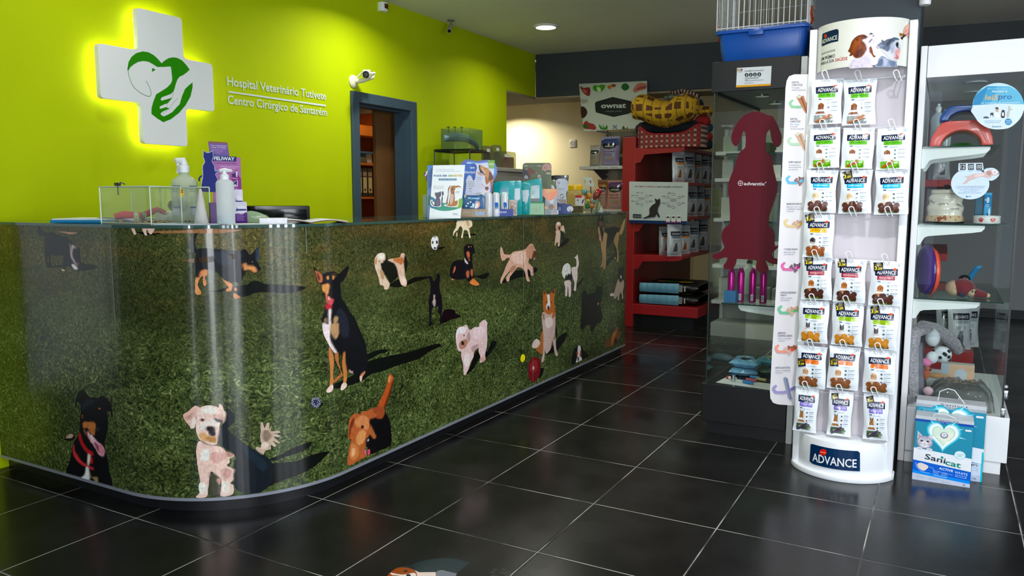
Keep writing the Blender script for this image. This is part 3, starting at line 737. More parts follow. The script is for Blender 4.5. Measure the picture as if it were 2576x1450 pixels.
for i in range(n_ - 1):
    f = pan.bm.faces.new((lo[i],lo[i + 1],hi[i + 1],hi[i]))
    for l,(a,z) in zip(f.loops,((i,.064),(i + 1,.064),(i + 1,TZ),(i,TZ))): l[uvl].uv = (SM.c[a],z)
mu = pan.build('lawn_panel',laminate(grass_mat()),ct,smooth=True,angle=60)
if mu.data.polygons[0].normal.y > 0: mu.data.flip_normals()
MUR = laminate(attr_mat('dog_print',.12,nz=(120,.22,(1,1,.45),1.2)))
A = Art(SM); A.K = 1.32; A.SAT = 1.02
BK,SH = '#0a0b10','#070a08'
def dog(org,*shapes):
    A.org = org; A.L = 0; fig = []
    for s in shapes:
        if s[0] == SH: A.poly(s[1],s[0],True,sm=s[2] if len(s) > 2 else 3,fz=2)
        else: fig.append((s[0],P2(s[1]),s[2] if len(s) > 2 else 3,s[3] if len(s) > 3 else 0))
    if fig: A.soft(fig)
def F_(v): return v
C1 = (80,560,10.355); C2 = (460,560,7.25); C3 = (760,650,4.142); C4 = (140,960,5.178); C5 = (440,1000,5.37)
C6 = (760,920,5.177); C7 = (920,540,7.25); C8 = (1050,680,5.178); D1 = (1230,540,7.632); D2 = (1300,690,5.0); D3 = (1400,530,5.8); D4 = (1420,700,6.306)
dog(C1,(SH,'1240,1050 1400,1080 1650,1115 1665,1180 1450,1245 1250,1255'),(SH,'420,1150 700,1120 960,1090 980,1130 720,1165 450,1180'),
    ('#11131c','165,100 148,170 160,270 200,340 250,362 345,360 330,560 335,760 345,950 390,1150 430,1172 440,1080 400,1000 420,860 445,860 440,1100 495,1160 490,1030 485,850 600,870 800,860 820,950 805,1210 860,1225 880,1110 950,1110 1050,1200 1150,1250 1260,1265 1265,1060 1250,830 1240,660 1190,640 1150,650 1080,540 960,470 920,410 860,370 770,372 600,285 510,240 430,268 340,270 260,225 215,160 210,95',2),
    ('#a8989a','985,575 1000,580 1010,850 1050,960 1150,1100 1185,1115 1100,960 1060,860 1075,680 1160,655 1090,590 1040,600 1015,720',2),
    ('#e6d6d6','1040,1110 1090,1090 1190,1180 1170,1225 1110,1215'),('#7a4c36','1170,1060 1245,1045 1200,1110',0),('#d0b8a8','780,1215 870,1240 860,1260 800,1262'),
    ('#a57a5c','680,235 860,240 1180,265 1090,300 980,305 800,260'))
# pale legs cut by the counter top
dog((180,340,3.68),(SH,'600,900 760,900 830,915 700,925'),('#d2b4a4','553,862 580,862 590,885 600,915 582,925 570,905'),('#d2b4a4','655,866 705,866 690,895 702,925 682,928 668,905'),('#d2b4a4','705,866 768,866 755,900 735,920 715,905'))
# worn path at the top edge
dog((0,540,1.934),('#8a5f3c','700,84 860,78 1000,70 1100,72 1180,76 1060,92 900,90 760,92'),('#5d4424','880,222 1000,208 1100,190 1180,205 1080,225 960,236'))
dog(C2,(SH,'440,1250 620,1240 780,1190 900,1170 1160,1140 1230,1090 1340,1060 1480,1120 1700,1130 2050,1150 2250,1190 2060,1270 1900,1290 1400,1270 1240,1320 1100,1360 1010,1330 900,1230 700,1270',2),
    ('#0b0d12','250,195 190,220 140,300 118,380 130,480 180,550 240,560 215,680 205,800 225,920 250,1010 320,1010 350,900 440,860 560,880 660,940 720,1010 860,1090 940,1080 1030,1120 1030,1250 1060,1100 1120,960 1160,880 1250,890 1330,950 1380,900 1425,860 1395,790 1345,700 1340,640 1380,460 1330,480 1260,570 1215,585 1150,500 1110,485 1060,510 900,510 700,490 560,480 400,470 320,470 260,490 230,440 225,340 250,250 275,200',2),
    ('#1b222e','560,560 700,540 860,600 900,720 820,800 680,760 590,680'),('#181d26','1000,540 1090,560 1080,640 1010,680 980,600'),
    ('#c8814e','320,900 400,860 445,880 440,960 400,1000 430,1080 420,1150 380,1150 365,1060 370,980 320,1010 285,1080 275,1160 340,1295 240,1310 225,1150 235,1010 300,1000'),
    ('#c8814e','700,1010 760,1060 850,1090 910,1140 900,1180 880,1250 790,1255 800,1210 840,1190 800,1140',2),('#c07a4c','925,1300 960,1300 1040,1360 1000,1385 930,1380'),('#c07a4c','945,1195 985,1200 985,1240 940,1240'),
    ('#c4854f','1095,760 1160,745 1170,790 1290,800 1340,850 1345,900 1290,910 1220,860 1130,870 1100,820'),('#7a2c1c','1095,770 1105,850 1120,850 1110,770',0),('#283048','1330,480 1380,465 1385,640 1350,700 1330,620'),('#d89080','1255,712 1280,712 1280,728 1258,728',0))
dog(C3,(SH,'680,1080 900,1020 1100,980 1300,920 1420,890 1440,920 1330,970 1230,1040 1120,1080 960,1130 860,1170 720,1210 620,1280 480,1330 350,1360 330,1320 450,1260 560,1200'),(SH,'680,1010 760,965 860,950 895,970 800,1000 690,1060'),
    ('#0b0c12','118,92 160,130 215,165 260,145 340,140 375,165 420,130 485,72 470,160 430,235 398,260 402,340 405,410 450,470 490,550 545,620 580,700 610,770 650,860 668,940 680,1040 680,1110 660,1170 640,1200 560,1210 470,1180 440,1100 400,1000 340,1000 300,940 240,820 210,690 210,620 230,560 240,480 240,420 210,370 205,280 165,255 140,190',2),
    ('#1b1e2a','380,520 440,560 480,660 490,800 440,830 400,780 380,680 350,600'),('#3a2a20','330,150 360,170 350,200 300,180'),
    ('#b4694a','135,130 200,165 212,235 180,255 155,215 145,170'),('#5c2c22','150,150 175,170 190,230 165,220'),
    ('#c98a4c','210,280 240,270 270,265 285,290 275,340 270,370 250,380 235,350 215,345 207,310'),('#c98a4c','258,190 275,190 275,220 262,222'),('#c98a4c','316,185 333,188 330,220 316,218'),
    ('#a86a40','240,380 260,385 262,470 250,450'),('#c04a50','258,390 290,415 325,430 320,465 300,490 270,480 260,440'),('#e89a98','270,400 290,420 285,440 268,425'),('#a8202a','238,480 300,490 308,510 285,535 250,528'),
    ('#d8c8c8','275,540 303,540 295,640 300,680 290,760 290,850 330,930 365,985 345,990 300,945 260,870 225,800 212,740 210,690 225,675 270,690 275,650'),('#a8845c','300,690 375,675 380,740 380,790 350,840 310,800 290,740'),('#a08058','325,640 345,605 375,620 365,660 335,680'),('#7a6048','225,640 250,620 262,660 240,675'),
    ('#b26e38','278,930 300,960 320,1000 330,1080 322,1180 320,1240 330,1290 285,1340 290,1240 288,1130 275,1020'),('#dcc0b4','285,1335 320,1320 318,1370 285,1400 252,1395 262,1360'),
    ('#b26e38','430,985 446,985 450,1090 462,1150 465,1250 450,1310 425,1310 430,1220 415,1120 420,1040'),('#a06034','340,1000 375,990 380,1080 410,1190 430,1215 380,1260 350,1290 330,1295 345,1250 400,1200 370,1120 345,1060'),('#dcc0b4','425,1300 462,1305 460,1340 420,1375 400,1370 405,1330'),('#b87858','600,1225 650,1180 655,1195 625,1240 615,1280 600,1275'),('#d8b8a8','600,1230 625,1235 615,1280 600,1278'),('#b09080','485,1165 525,1185 525,1200 490,1190'))
dog(C4,(SH,'110,750 150,730 240,710 245,745 200,775 130,765'),('#b89080','135,735 175,690 225,690 222,730 190,742 150,742'),
    ('#08080b','350,110 390,135 430,195 480,210 555,215 600,185 640,205 700,260 730,330 742,460 728,480 715,400 672,392 680,480 685,600 640,780 640,830 662,950 690,1070 700,1180 745,1365 560,1315 330,1260 135,1200 175,1080 215,900 245,780 310,690 318,600 320,490 330,400 325,310 295,270 275,280 265,330 250,310 260,240 290,150',2),
    ('#161c22','370,260 440,230 500,250 480,300 400,330 360,380 345,330'),('#b06a32','362,535 430,530 515,545 515,640 500,700 460,680 430,620 400,600 375,615 360,590'),('#7a4a28','365,620 400,660 430,740 400,700 370,660'),('#8a3c28','345,440 360,445 355,480 342,475'),('#c05a38','560,345 582,350 578,364 562,362'),
    ('#1c2126','530,600 570,600 572,630 545,655 530,640'),('#d8a8b0','420,650 450,690 490,720 550,790 580,810 620,850 640,910 625,965 600,972 560,945 530,890 480,810 450,770 420,700'),('#f0d0cc','455,690 480,715 500,740 480,760 460,720'),('#8a4058','500,790 560,830 570,930 545,900 520,850'),('#c87888','570,810 600,830 635,900 620,960 590,955 570,900'),
    ('#b01a20','305,680 330,690 345,760 380,830 430,890 480,920 490,960 450,965 400,920 350,850 310,760'),('#c03038','225,870 240,820 250,900 290,970 340,1040 400,1080 440,1110 490,1130 490,1150 430,1130 350,1090 280,1030 235,960'),('#b01a20','455,990 480,1000 485,1060 455,1060'),('#d8d0c0','425,950 455,965 445,1060 425,1095 415,1050'),('#e6e4e4','400,1115 435,1140 440,1290 330,1262 380,1220'),('#8a7850','440,1180 455,1200 470,1250 545,1245 550,1310 520,1310 500,1270 450,1240',2))
dog(C5,(SH,'1290,830 1420,780 1560,700 1800,610 1850,610 1800,690 1640,760 1450,820 1350,860'),(SH,'1100,1040 1300,900 1480,880 1650,860 1850,780 2080,730 2000,830 1850,960 1640,1060 1440,1130 1280,1200 1100,1280'),
    ('#0c141b','690,160 760,190 810,240 800,330 740,390 710,430 760,480 860,560 960,640 1090,720 1200,780 1290,850 1340,960 1320,1050 1290,1170 1150,1290 900,1290 800,1200 780,1050 800,900 820,780 700,700 600,640 560,500 640,380',2),
    ('#13212c','900,620 1000,680 1120,780 1220,860 1250,960 1180,1000 1080,900 960,780'),
    ('#b09a88','1090,700 1110,670 1180,680 1160,600 1150,530 1160,460 1155,350 1185,340 1210,420 1240,350 1280,350 1270,430 1310,380 1290,460 1400,450 1420,480 1340,490 1430,520 1400,540 1330,530 1415,610 1400,625 1320,590 1370,650 1340,670 1290,640 1300,700 1220,720 1200,770 1160,755',2,.8),('#7c6a5a','1185,470 1240,440 1300,500 1290,560 1230,600 1190,560'),('#cbb8a6','1180,620 1240,610 1260,660 1200,700 1160,680'),
    ('#d0aa9a','110,240 180,190 260,120 300,120 340,145 330,200 290,260 280,330 270,410 215,425 200,390 150,330',3),('#b08878','140,270 190,240 250,200 240,260 200,300 170,310'),('#e6ccc0','215,330 275,270 285,330 265,405 220,415'),
    ('#dcbcae','330,150 400,115 480,108 560,125 590,140 600,85 640,110 660,170 690,220 660,340 620,330 600,420 580,540 560,640 460,645 360,600 310,530 285,440 285,330 300,240',3,1.5),
    ('#ecd6ca','400,130 500,125 560,170 520,230 430,210 350,230'),('#c49c8e','520,230 620,230 660,330 560,310 530,270'),
    ('#e8d0c4','420,320 520,300 580,350 580,400 500,380 440,390 420,440 340,430 320,380'),('#c89a64','320,490 400,480 450,520 560,530 560,620 460,600 350,570'),('#a87848','420,540 540,545 545,600 470,605'),
    ('#2a1a18','345,290 390,290 390,322 350,325'),('#30283a','530,280 570,290 640,310 640,340 560,330'),('#151016','425,400 470,390 530,400 545,450 520,500 480,500 450,460 420,440'),('#241c24','455,460 540,460 545,520 480,520'),
    ('#4c3a30','340,575 420,620 500,645 570,640 560,655 480,655 400,635'),('#d8c8b0','480,605 510,610 505,635 480,635'),
    ('#d8b8aa','330,590 420,640 560,655 640,680 700,740 790,770 800,800 740,830 740,880 700,920 780,960 800,1000 780,1060 790,1110 750,1160 790,1190 780,1310 620,1335 630,1200 620,1100 570,1060 490,1000 470,1080 460,1160 450,1230 430,1345 285,1352 340,1280 345,1150 320,1000 300,860 290,700',3,2),
    ('#efdcd0','380,720 450,700 480,800 420,860 350,840'),('#c89a8e','480,760 600,740 700,800 640,860 560,900 480,840'),('#c0948a','640,960 760,980 740,1080 680,1100 620,1040'),('#ecd8cc','330,1160 430,1180 420,1300 340,1300'),('#e8d0c4','640,1140 740,1160 740,1290 650,1300'),('#b88c78','560,1100 620,1100 610,1170 580,1170'),('#a8786c','700,730 790,770 760,810 700,790'),('#3a3a2a','480,1010 590,1070 560,1120 600,1180 610,1300 460,1320 470,1150',2))
dog(C6,('#2a2c4a','115,470 150,425 200,410 240,440 245,490 220,540 150,550 120,520'),(SH,'230,500 265,485 262,525 225,540',2))
for i in range(34):
    a = i * 2.4; r = 4.8 + 8.2 * math.sqrt(i / 34); A.org = None
    A.ell((794.5 + r * .92 * math.cos(a),1012.5 + r * math.sin(a)),.95,1.1,'#d8d4e0',6,True)
dog(C6,('#08070a','880,700 960,620 1060,600 1110,650 1150,760 1160,900 1155,1040 1000,1110 880,1160 850,1000 860,850',2),
    ('#a44a20','1140,115 1175,130 1190,190 1160,290 1110,410 1050,560 980,560 1010,460 1060,360 1110,220'),('#5c2410','1175,200 1110,410 1060,550 1075,560 1130,430 1185,230'),('#c87848','1130,130 1160,150 1140,220 1115,200'),
    ('#8c4222','900,560 1040,540 1075,600 1040,690 960,680 900,640'),('#a4552c','615,700 690,620 760,640 770,600 850,590 900,560 930,620 970,640 940,680 880,700 880,780 920,860 955,930 930,950 880,900 850,960 830,1040 810,1100 840,1160 830,1190 770,1220 600,1305 595,1180 620,1040 640,960 600,960 600,850',3,1.5),
    ('#c07a4a','700,700 780,650 850,680 870,760 850,840 780,820 720,800 690,760'),('#6a2c18','640,720 680,680 670,760 640,830 620,930 605,940 610,830'),('#c88850','740,860 800,840 830,900 800,1000 740,1040 700,980'),('#b8703c','650,1010 720,1060 740,1140 700,1220 640,1230 620,1150'),('#dca070','650,1080 690,1090 680,1170 640,1180'),
    ('#1c0c0a','765,790 795,780 800,810 775,825'),('#100c12','830,960 870,940 880,1000 860,1060 830,1050'),('#b0b0c0','850,960 866,962 862,985 850,985'),('#c0586c','810,1100 830,1100 835,1160 812,1150'),('#c8485c','850,1105 880,1095 880,1150 855,1165'),('#a06034','890,780 930,860 960,930 935,950 905,880'))
dog(C7,(SH,'430,1290 600,1180 720,1230 880,1150 1100,1130 1200,1130 1090,1180 900,1230 760,1290 560,1330'),('#0c0f0a','330,760 380,740 410,850 500,870 570,980 590,1100 540,1180 440,1250 400,1150 300,1020 290,900'),('#10120c','690,740 740,790 760,900 740,1040 705,1130 690,950'),
    ('#c8a890','400,830 470,805 520,800 620,780 640,720 680,705 710,730 690,820 690,900 710,1060 720,1140 750,1230 735,1310 700,1310 640,1270 600,1130 570,980 520,890 460,860',3,1),('#b0683a','500,810 620,780 690,800 690,860 650,920 580,880 520,860'),('#d8c0b0','620,1120 700,1140 740,1230 720,1290 650,1250'),
    ('#cdb29c','160,820 200,740 250,705 320,700 355,740 350,830 330,830 300,900 280,980 330,1080 370,1160 430,1250 430,1300 405,1360 340,1365 320,1300 260,1280 240,1180 200,1060 165,950',3,1.2),('#e4d2c6','210,740 300,710 340,740 320,810 250,820'),('#a4845c','250,1000 320,1060 340,1160 300,1180 260,1100'),('#b87850','165,830 200,780 190,900 170,900'),('#15100e','270,890 310,890 320,960 285,970'),('#3a2c20','235,845 260,845 255,865 238,865',0))
dog(C7,(SH,'1310,600 1430,590 1440,612 1330,640'),('#eadfe2','1250,395 1300,400 1335,460 1335,560 1300,630 1240,640 1200,590 1190,500 1205,430'),('#23252c','1300,405 1340,470 1340,560 1305,630 1290,600 1322,540 1320,450',2),('#121216','1240,400 1285,400 1270,420 1250,420',0),('#121216','1205,500 1220,475 1237,490 1232,530 1215,545 1204,525',0),('#121216','1275,490 1295,465 1315,490 1312,530 1292,540 1276,520',0),('#121216','1238,600 1260,590 1282,605 1275,635 1240,635',0))
dog(C7,(SH,'1770,360 1850,370 1900,350 2010,355 1990,380 1850,385'),('#e2c8a8','1675,97 1900,97 1940,150 1940,210 1890,260 1900,350 1912,420 1885,425 1855,300 1790,290 1770,420 1740,425 1745,380 1765,260 1720,210 1680,280 1620,330 1605,385 1590,370 1600,310 1650,220',2),('#c09878','1830,120 1870,110 1890,180 1870,230 1840,180'),('#c8a080','1645,330 1675,330 1672,400 1650,405',0),('#2a2418','1880,250 1920,240 1905,268 1885,268',0))
dog(C7,(SH,'1960,1120 2080,1110 2240,1060 2230,1130 2150,1180 2040,1150'),('#0d0e14','1790,610 1820,560 1880,537 1950,545 1975,600 1995,700 1970,705 1940,760 1945,900 1960,1010 1980,1150 1920,1220 1870,1220 1830,1170 1730,1190 1600,1170 1535,1130 1540,1020 1570,900 1640,840 1740,830 1800,830 1805,760 1790,700'),
    ('#b8623a','1840,690 1880,680 1895,740 1885,785 1855,780'),('#a05030','1870,810 1885,800 1900,840 1880,845'),('#b8663c','1615,955 1635,960 1630,1010 1605,1060 1590,1050 1600,1020'),('#a85c3c','1835,1040 1880,1030 1885,1110 1860,1160 1835,1120'),('#a85c3c','1915,1015 1950,1010 1950,1100 1935,1130 1915,1080'),('#c8743a','1890,1240 1960,1170 2010,1210 2070,1270 2020,1300 1940,1280'),('#d8d0cc','1800,790 1820,830 1865,890 1850,900 1810,860'),('#c07c5c','1550,1165 1600,1180 1600,1200 1580,1200',0),('#c08050','1875,575 1888,580 1882,610 1874,600',0),('#c08050','1915,575 1926,580 1922,600 1914,598',0))
dog(C8,('#0f060c','300,640 330,560 370,510 480,520 500,570 565,595 520,625 420,650 380,670 320,690'),('#0c0d14','150,90 185,90 210,150 245,100 250,60 275,45 295,80 285,180 290,260 310,330 325,480 310,600 320,705 290,680 295,600 270,540 275,465 240,490 200,485 185,540 180,660 200,690 150,735 155,640 150,500 145,400 165,300 170,180'),('#a89890','210,325 230,330 225,370 235,400 230,470 218,470 195,420 210,380',2))
dog(C8,(SH,'640,1360 700,1230 740,1100 820,1020 910,1060 960,940 1030,925 1010,990 900,1140 820,1130 740,1270'),
    ('#cfb2b2','500,920 500,830 530,750 600,730 640,710 680,780 740,745 800,740 805,700 870,645 910,690 905,760 910,900 900,1010 880,1100 885,1165 835,1205 810,1195 820,1130 795,1060 800,1010 740,1060 730,1130 690,1210 665,1290 620,1368 600,1340 595,1220 570,1130 570,1060 540,1060 510,990',3,1.6),('#e2d4d8','520,770 600,740 640,760 600,820 530,830 505,900'),('#ad8c8c','700,1010 760,970 800,980 740,1060 710,1060'),('#d8c0c4','740,760 820,740 880,760 860,860 780,900 720,860'),('#dccaca','610,1110 680,1100 680,1200 640,1260 610,1220'),('#a07058','545,950 570,920 640,900 650,950 620,1010 580,1030 545,1010'),('#a88c88','660,810 685,830 690,900 660,950 640,880'),('#17100f','570,930 600,930 605,970 580,980'),('#e08c90','570,980 592,982 588,1000 572,998',0),('#1c1416','600,840 615,840 614,860 602,860',0),('#c0938a','815,1150 880,1130 880,1165 835,1203'))
dog(D1,(SH,'260,1290 340,1220 420,1190 480,1090 640,1070 780,1060 870,1020 930,1040 900,1110 840,1120 800,1190 640,1200 480,1240 300,1310'),
    ('#c49a86','235,618 265,680 290,760 330,765 410,770 470,715 620,690 710,655 760,590 815,557 855,590 880,660 905,700 880,790 880,860 820,865 770,860 760,930 840,1010 855,1150 830,1180 800,1160 790,1090 740,1040 750,1180 785,1280 750,1290 715,1250 700,1150 660,1050 560,1010 510,1060 470,1110 400,1200 385,1280 340,1280 330,1200 400,1110 420,1060 330,1160 270,1250 240,1325 218,1310 225,1230 290,1090 340,960 400,840 340,840 280,890 240,870 215,740 215,660',2),
    ('#d6b4a4','440,760 600,720 700,720 700,900 640,960 500,930 430,860'),('#b88468','720,640 800,580 850,620 860,700 830,800 780,860 720,800'),('#a8745c','400,1060 470,980 520,1010 470,1090 420,1120'),('#5a2c1c','860,700 900,700 890,800 850,860 820,860 830,790'),('#241214','770,830 800,850 860,850 840,870 780,865',0),('#c8a898','680,960 720,960 740,1150 720,1180 700,1100'))
dog(D1,(SH,'1310,630 1370,560 1450,480 1520,450 1530,510 1480,570 1360,640'),('#20221a','1340,310 1440,320 1450,400 1455,490 1420,500 1400,460 1380,540 1350,560',2),('#cdb4a0','1380,280 1400,220 1430,215 1450,280 1455,370 1440,330 1390,310'),('#c0907c','1290,170 1330,140 1375,160 1385,240 1365,310 1290,290 1278,220'),('#cdb4a0','1280,310 1360,310 1370,420 1360,520 1355,600 1325,615 1325,540 1290,540 1275,600 1262,590 1270,470 1285,380',2),('#3a2018','1340,230 1365,230 1365,290 1340,300 1330,260'),('#e4d4c8','1300,160 1350,150 1360,190 1310,200'))
dog(D3,(SH,'730,830 740,720 830,650 920,610 1000,595 1030,610 930,650 900,700 840,700 780,760'),(SH,'840,500 870,560 870,680 850,700 850,600'),
    ('#0b0b0d','620,70 640,140 655,120 675,70 688,150 680,230 700,260 760,255 850,235 940,260 985,140 990,80 1000,110 995,150 920,340 870,330 830,420 790,500 740,560 700,560 660,540 640,440 640,380 610,300 605,180 612,110',2),
    ('#a08050','610,230 635,260 640,330 660,380 665,420 690,330 670,240 690,260 695,320 740,340 730,440 720,580 720,700 712,830 690,862 680,850 690,760 690,640 685,740 680,810 645,832 642,815 665,760 668,640 650,560 640,430 615,350 605,300',2),('#0d0c0d','625,230 670,240 680,330 670,460 655,420 640,330'),('#c0808c','622,380 640,385 640,440 625,435'),('#9a7a4c','835,420 880,320 915,330 905,440 890,560 905,600 905,720 890,755 878,740 885,640 875,560 840,480',2),('#a08455','920,300 985,130 1000,150 975,290 935,360 918,340'),('#5c3426','615,170 650,150 680,180 665,230 630,230'),('#0c0b0c','620,75 640,150 612,160',0),('#0c0b0c','677,72 688,160 655,150',0),('#c8b8a0','848,680 858,680 856,708 848,705',0))
dog(D3,(SH,'220,1200 260,1130 320,1060 385,975 390,1010 340,1080 300,1130 260,1190'),('#0e1517','120,980 200,930 225,960 215,1030 160,1040'),('#dccacb','215,840 260,820 285,820 290,740 280,700 260,690 290,660 305,635 315,700 325,760 320,810 305,860 305,980 290,1070 285,1160 260,1175 250,1160 262,1060 245,1010 225,930',2),('#e6dcdc','80,880 100,810 150,768 190,790 208,850 200,930 170,920 150,970 110,990 80,930'),('#dcc8c8','120,1030 200,1020 210,1100 208,1245 178,1255 170,1130 160,1120 155,1240 125,1245 128,1130 115,1080',2),('#2a2224','125,960 150,930 155,990 130,1000'),('#1a1616','124,880 132,880 130,890 124,890',0),('#1a1616','150,872 158,872 157,884 150,884',0))
dog(D3,('#0e0c0e','905,830 930,840 950,840 980,805 978,900 975,1010 940,1065 905,1010 903,920',2),('#a89484','900,1000 930,1060 975,1010 985,1100 965,1190 975,1280 955,1285 945,1200 915,1230 910,1310 890,1300 890,1240 865,1280 835,1285 840,1200 870,1090',2),('#d0c0b4','778,1230 800,1205 835,1215 835,1245 790,1250'),('#ece4dc','930,950 945,955 945,990 932,985',0))
dog(D2,(SH,'370,1020 430,930 500,830 560,760 636,735 610,820 540,920 500,970 420,1000'),('#101214','480,560 495,660 510,760 500,800 480,740 475,620',2),
    ('#c0a6a0','325,480 470,470 485,520 485,640 480,760 490,820 495,940 520,1015 490,1030 470,960 455,860 440,840 430,930 390,990 365,1000 350,950 350,1030 335,1100 308,1105 318,1050 330,960 330,860 330,740 318,600',2),
    ('#b06024','335,210 370,240 400,260 430,230 475,185 475,260 470,350 480,440 480,530 440,560 450,480 430,500 400,510 340,470 328,380 328,300',2),('#3a1810','335,215 355,225 350,262 338,250',0),('#401c10','440,220 472,190 470,240 445,235',0),('#e8dcdc','380,265 410,260 415,340 420,390 410,430 385,450 370,430 372,390 390,350',3),('#141216','385,405 405,400 408,440 395,455 384,440'),('#1c1214','365,350 380,352 378,364 366,362',0),('#1c1214','425,350 440,352 438,364 426,362',0),
    ('#a4602c','330,720 330,990 300,1000 255,970 240,930 270,880 295,840 300,770'),('#d0bcb4','245,815 290,850 280,900 240,930 195,925 195,870',3,1),('#8c705c','320,500 345,500 350,580 330,570',0),('#dac8c4','360,560 440,550 450,640 400,680 360,650'),('#8a6858','475,760 490,770 470,830 455,820',0))
dog(D2,('#e0d018','60,1020 80,1008 103,1030 100,1080 75,1108 50,1095 48,1050'),(SH,'100,1050 118,1050 108,1080 98,1085',0))
dog(D2,(SH,'280,1200 330,1180 340,1210 310,1290 270,1310'),('#6c1018','220,1042 265,1050 295,1100 298,1180 280,1280 240,1345 195,1362 155,1310 142,1210 155,1120 185,1060'),('#8a2428','200,1090 250,1090 260,1180 220,1240 170,1220 165,1150'),('#e0c8c8','200,1165 215,1165 214,1200 200,1200'))
dog(D2,('#08060a','825,225 870,210 890,260 930,240 990,230 1000,170 1020,150 1060,160 1075,120 1078,200 1068,300 1050,400 1070,470 1078,540 1060,600 1000,640 970,700 945,745 930,700 925,650 900,640 870,650 830,700 800,690 805,600 815,450',2),('#c86878','1015,362 1032,362 1030,385 1018,388',0),('#8a6038','885,660 905,665 900,690 888,690',0))
dog(D2,('#08080a','690,1140 695,1050 720,940 770,900 815,905 840,960 880,1000 910,1030 860,1060 740,1120',2),('#e0d8e0','770,905 798,905 805,960 790,1020 818,1060 810,1085 750,1112 745,1100 760,1050 765,980'),('#100c10','765,1045 778,1045 780,1085 765,1095'),('#b03818','752,985 768,980 770,1010 755,1020'),('#8c4828','795,970 808,970 812,1040 798,1020'))
dog(D4,('#84481c','725,1085 735,940 780,850 830,770 845,800 845,880 870,900 860,960 830,960 830,1030 790,1050',2),('#6c4020','900,850 930,810 955,800 965,950 940,990 850,1020 835,1000 870,960',2),('#a8632c','760,900 800,850 820,880 790,950 760,1040 740,1060'),('#141008','795,960 830,960 835,1030 790,1045',0))
A.L = 0
A.build('dog_pictures',MUR,ct,d0=.0004,dz=.00004,clip=(None,.064,None,TZ),smooth=True)
# fine joints between the print sheets
jt = Art(SM)
for x,y0,y1 in ((277,580,800),(768,575,640),(1341,545,960),(1316,560,760)):
    a,b_ = jt.T((x,y0)),jt.T((x,y1)); jt.L = 0
    jt.poly([(a[0],b_[1]),(a[0] + .0022,b_[1]),(a[0] + .0022,TZ),(a[0],TZ)],'#8c9488')
jt.build('print_joint',attr_mat('joint_line',.3),ct,d0=.0021)
# ================================================================ SNACK STAND
YS = 3.70; SX0,SX1 = -.556,-.140
WST = mat('stand_white_metal','#e8ecf0',.28,nz=(5,.012))
sd = thing('snack_stand','tall white snack display stand with a curved header and pegs of pouches','display stand',(-.348,3.68,0))
for a in (SX0,SX1 - .03): MB().box(a,a + .03,YS - .045,YS + .03,0,1.95).build('side_rail',WST,sd,bevel=.003)
MB().box(SX0 + .03,SX1 - .03,YS + .004,YS + .014,.1,1.94).build('back_panel',mat('stand_back','#cfc8ce',.35,nz=(3,.02),bump=(6,.2,.004)),sd,smooth=False)
def arc(x0,x1,ye,bulge,n=24):
    c = (x1 - x0) / 2; r = (c * c + bulge * bulge) / (2 * bulge); a = math.asin(c / r); out = []
    for i in range(n + 1):
        t = -a + 2 * a * i / n; out.append(((x0 + x1) / 2 + r * math.sin(t),ye - (r * math.cos(t) - (r - bulge))))
    return out
ha = arc(SX0 + .031,SX1 - .031,YS - .03,.125)
MB().prism(ha + [(p[0],p[1] + .004) for p in ha[::-1]],1.765,1.955).build('header_panel',mat('header_card','#dfe0d8',.14,nz=(4,.01)),sd,angle=25)
ba = arc(SX0 + .02,SX1 - .02,YS - .03,.125)
MB().prism(ba + [(SX1 - .02,YS),(SX0 + .02,YS)],.022,.168).build('base_box',WST,sd,bevel=.003,angle=25)
MB().prism(arc(SX0 - .006,SX1 + .006,YS - .03,.145) + [(SX1 + .006,YS + .03),(SX0 - .006,YS + .03)],0,.024).build('foot_plate',WST,sd,bevel=.004,angle=25)
# header print
HS = Surf(ha); A = Art(HS,(2040,40,8.531)); NV,OR = '#0f2340','#d8502c'
A.poly('248,400 262,380 400,325 540,284 572,283 592,302 598,345 588,535 582,545 440,575 250,652 234,640 232,610',NV,True)
A.ell((316,433),25,40,OR,18,True); A.textpx('ADVANCE',(243,606),(566,502),88,'#e8eedd',.012)
A.textpx('SNACKS FUNCIONAIS',(233,843),(522,752),40,'#3c4240',0); A.textpx('UM PRÉMIO',(222,970),(516,886),68,'#1c2836',.012)
A.textpx('PARA A SUA',(216,1068),(499,984),66,'#1c2836',.012); A.textpx('SAÚDE',(522,981),(784,944),66,'#b03a26',.014)
_fig = []
def ps(c,p,sm=3,fz=0): _fig.append((c,P2(p),sm,fz))
ps('#cfc8d6','830,1125 850,1010 920,930 1000,910 1120,860 1180,780 1240,700 1260,740 1240,840 1290,960 1310,1060 1320,1108 1100,1112',3)
ps('#ddd6de','1120,500 1210,440 1260,390 1300,375 1350,400 1380,450 1375,520 1350,590 1300,640 1250,690 1230,780 1190,830 1150,800 1190,700 1140,600',3)
ps('#6a3418','1215,455 1180,490 1120,500 1100,540 1170,600 1195,690 1180,760 1130,830 1080,880 1000,905 930,890 900,840 860,860 825,850 850,800 800,760 830,700 860,600 900,520 970,450 1050,410 1140,402 1190,430',3,3)
ps('#8a4a24','920,560 1000,470 1080,480 1060,620 960,740 880,760'); ps('#7a3f20','900,780 1000,640 1120,620 1160,720 1080,820 980,860',3); ps('#54260f','1000,740 1100,700 1130,790 1060,860 960,880 940,820'); ps('#26140e','1110,430 1160,425 1210,455 1160,462'); ps('#20100a','985,500 1010,490 1005,530 985,530')
ps('#7a3c1e','1250,690 1290,660 1320,740 1340,830 1385,865 1350,890 1300,820 1260,770',3,2); ps('#2a2630','1255,390 1290,366 1335,388 1300,398 1262,402'); ps('#3a3442','1330,420 1355,415 1350,440 1335,445'); ps('#55303c','1240,575 1265,525 1325,485 1290,530 1258,570',2)
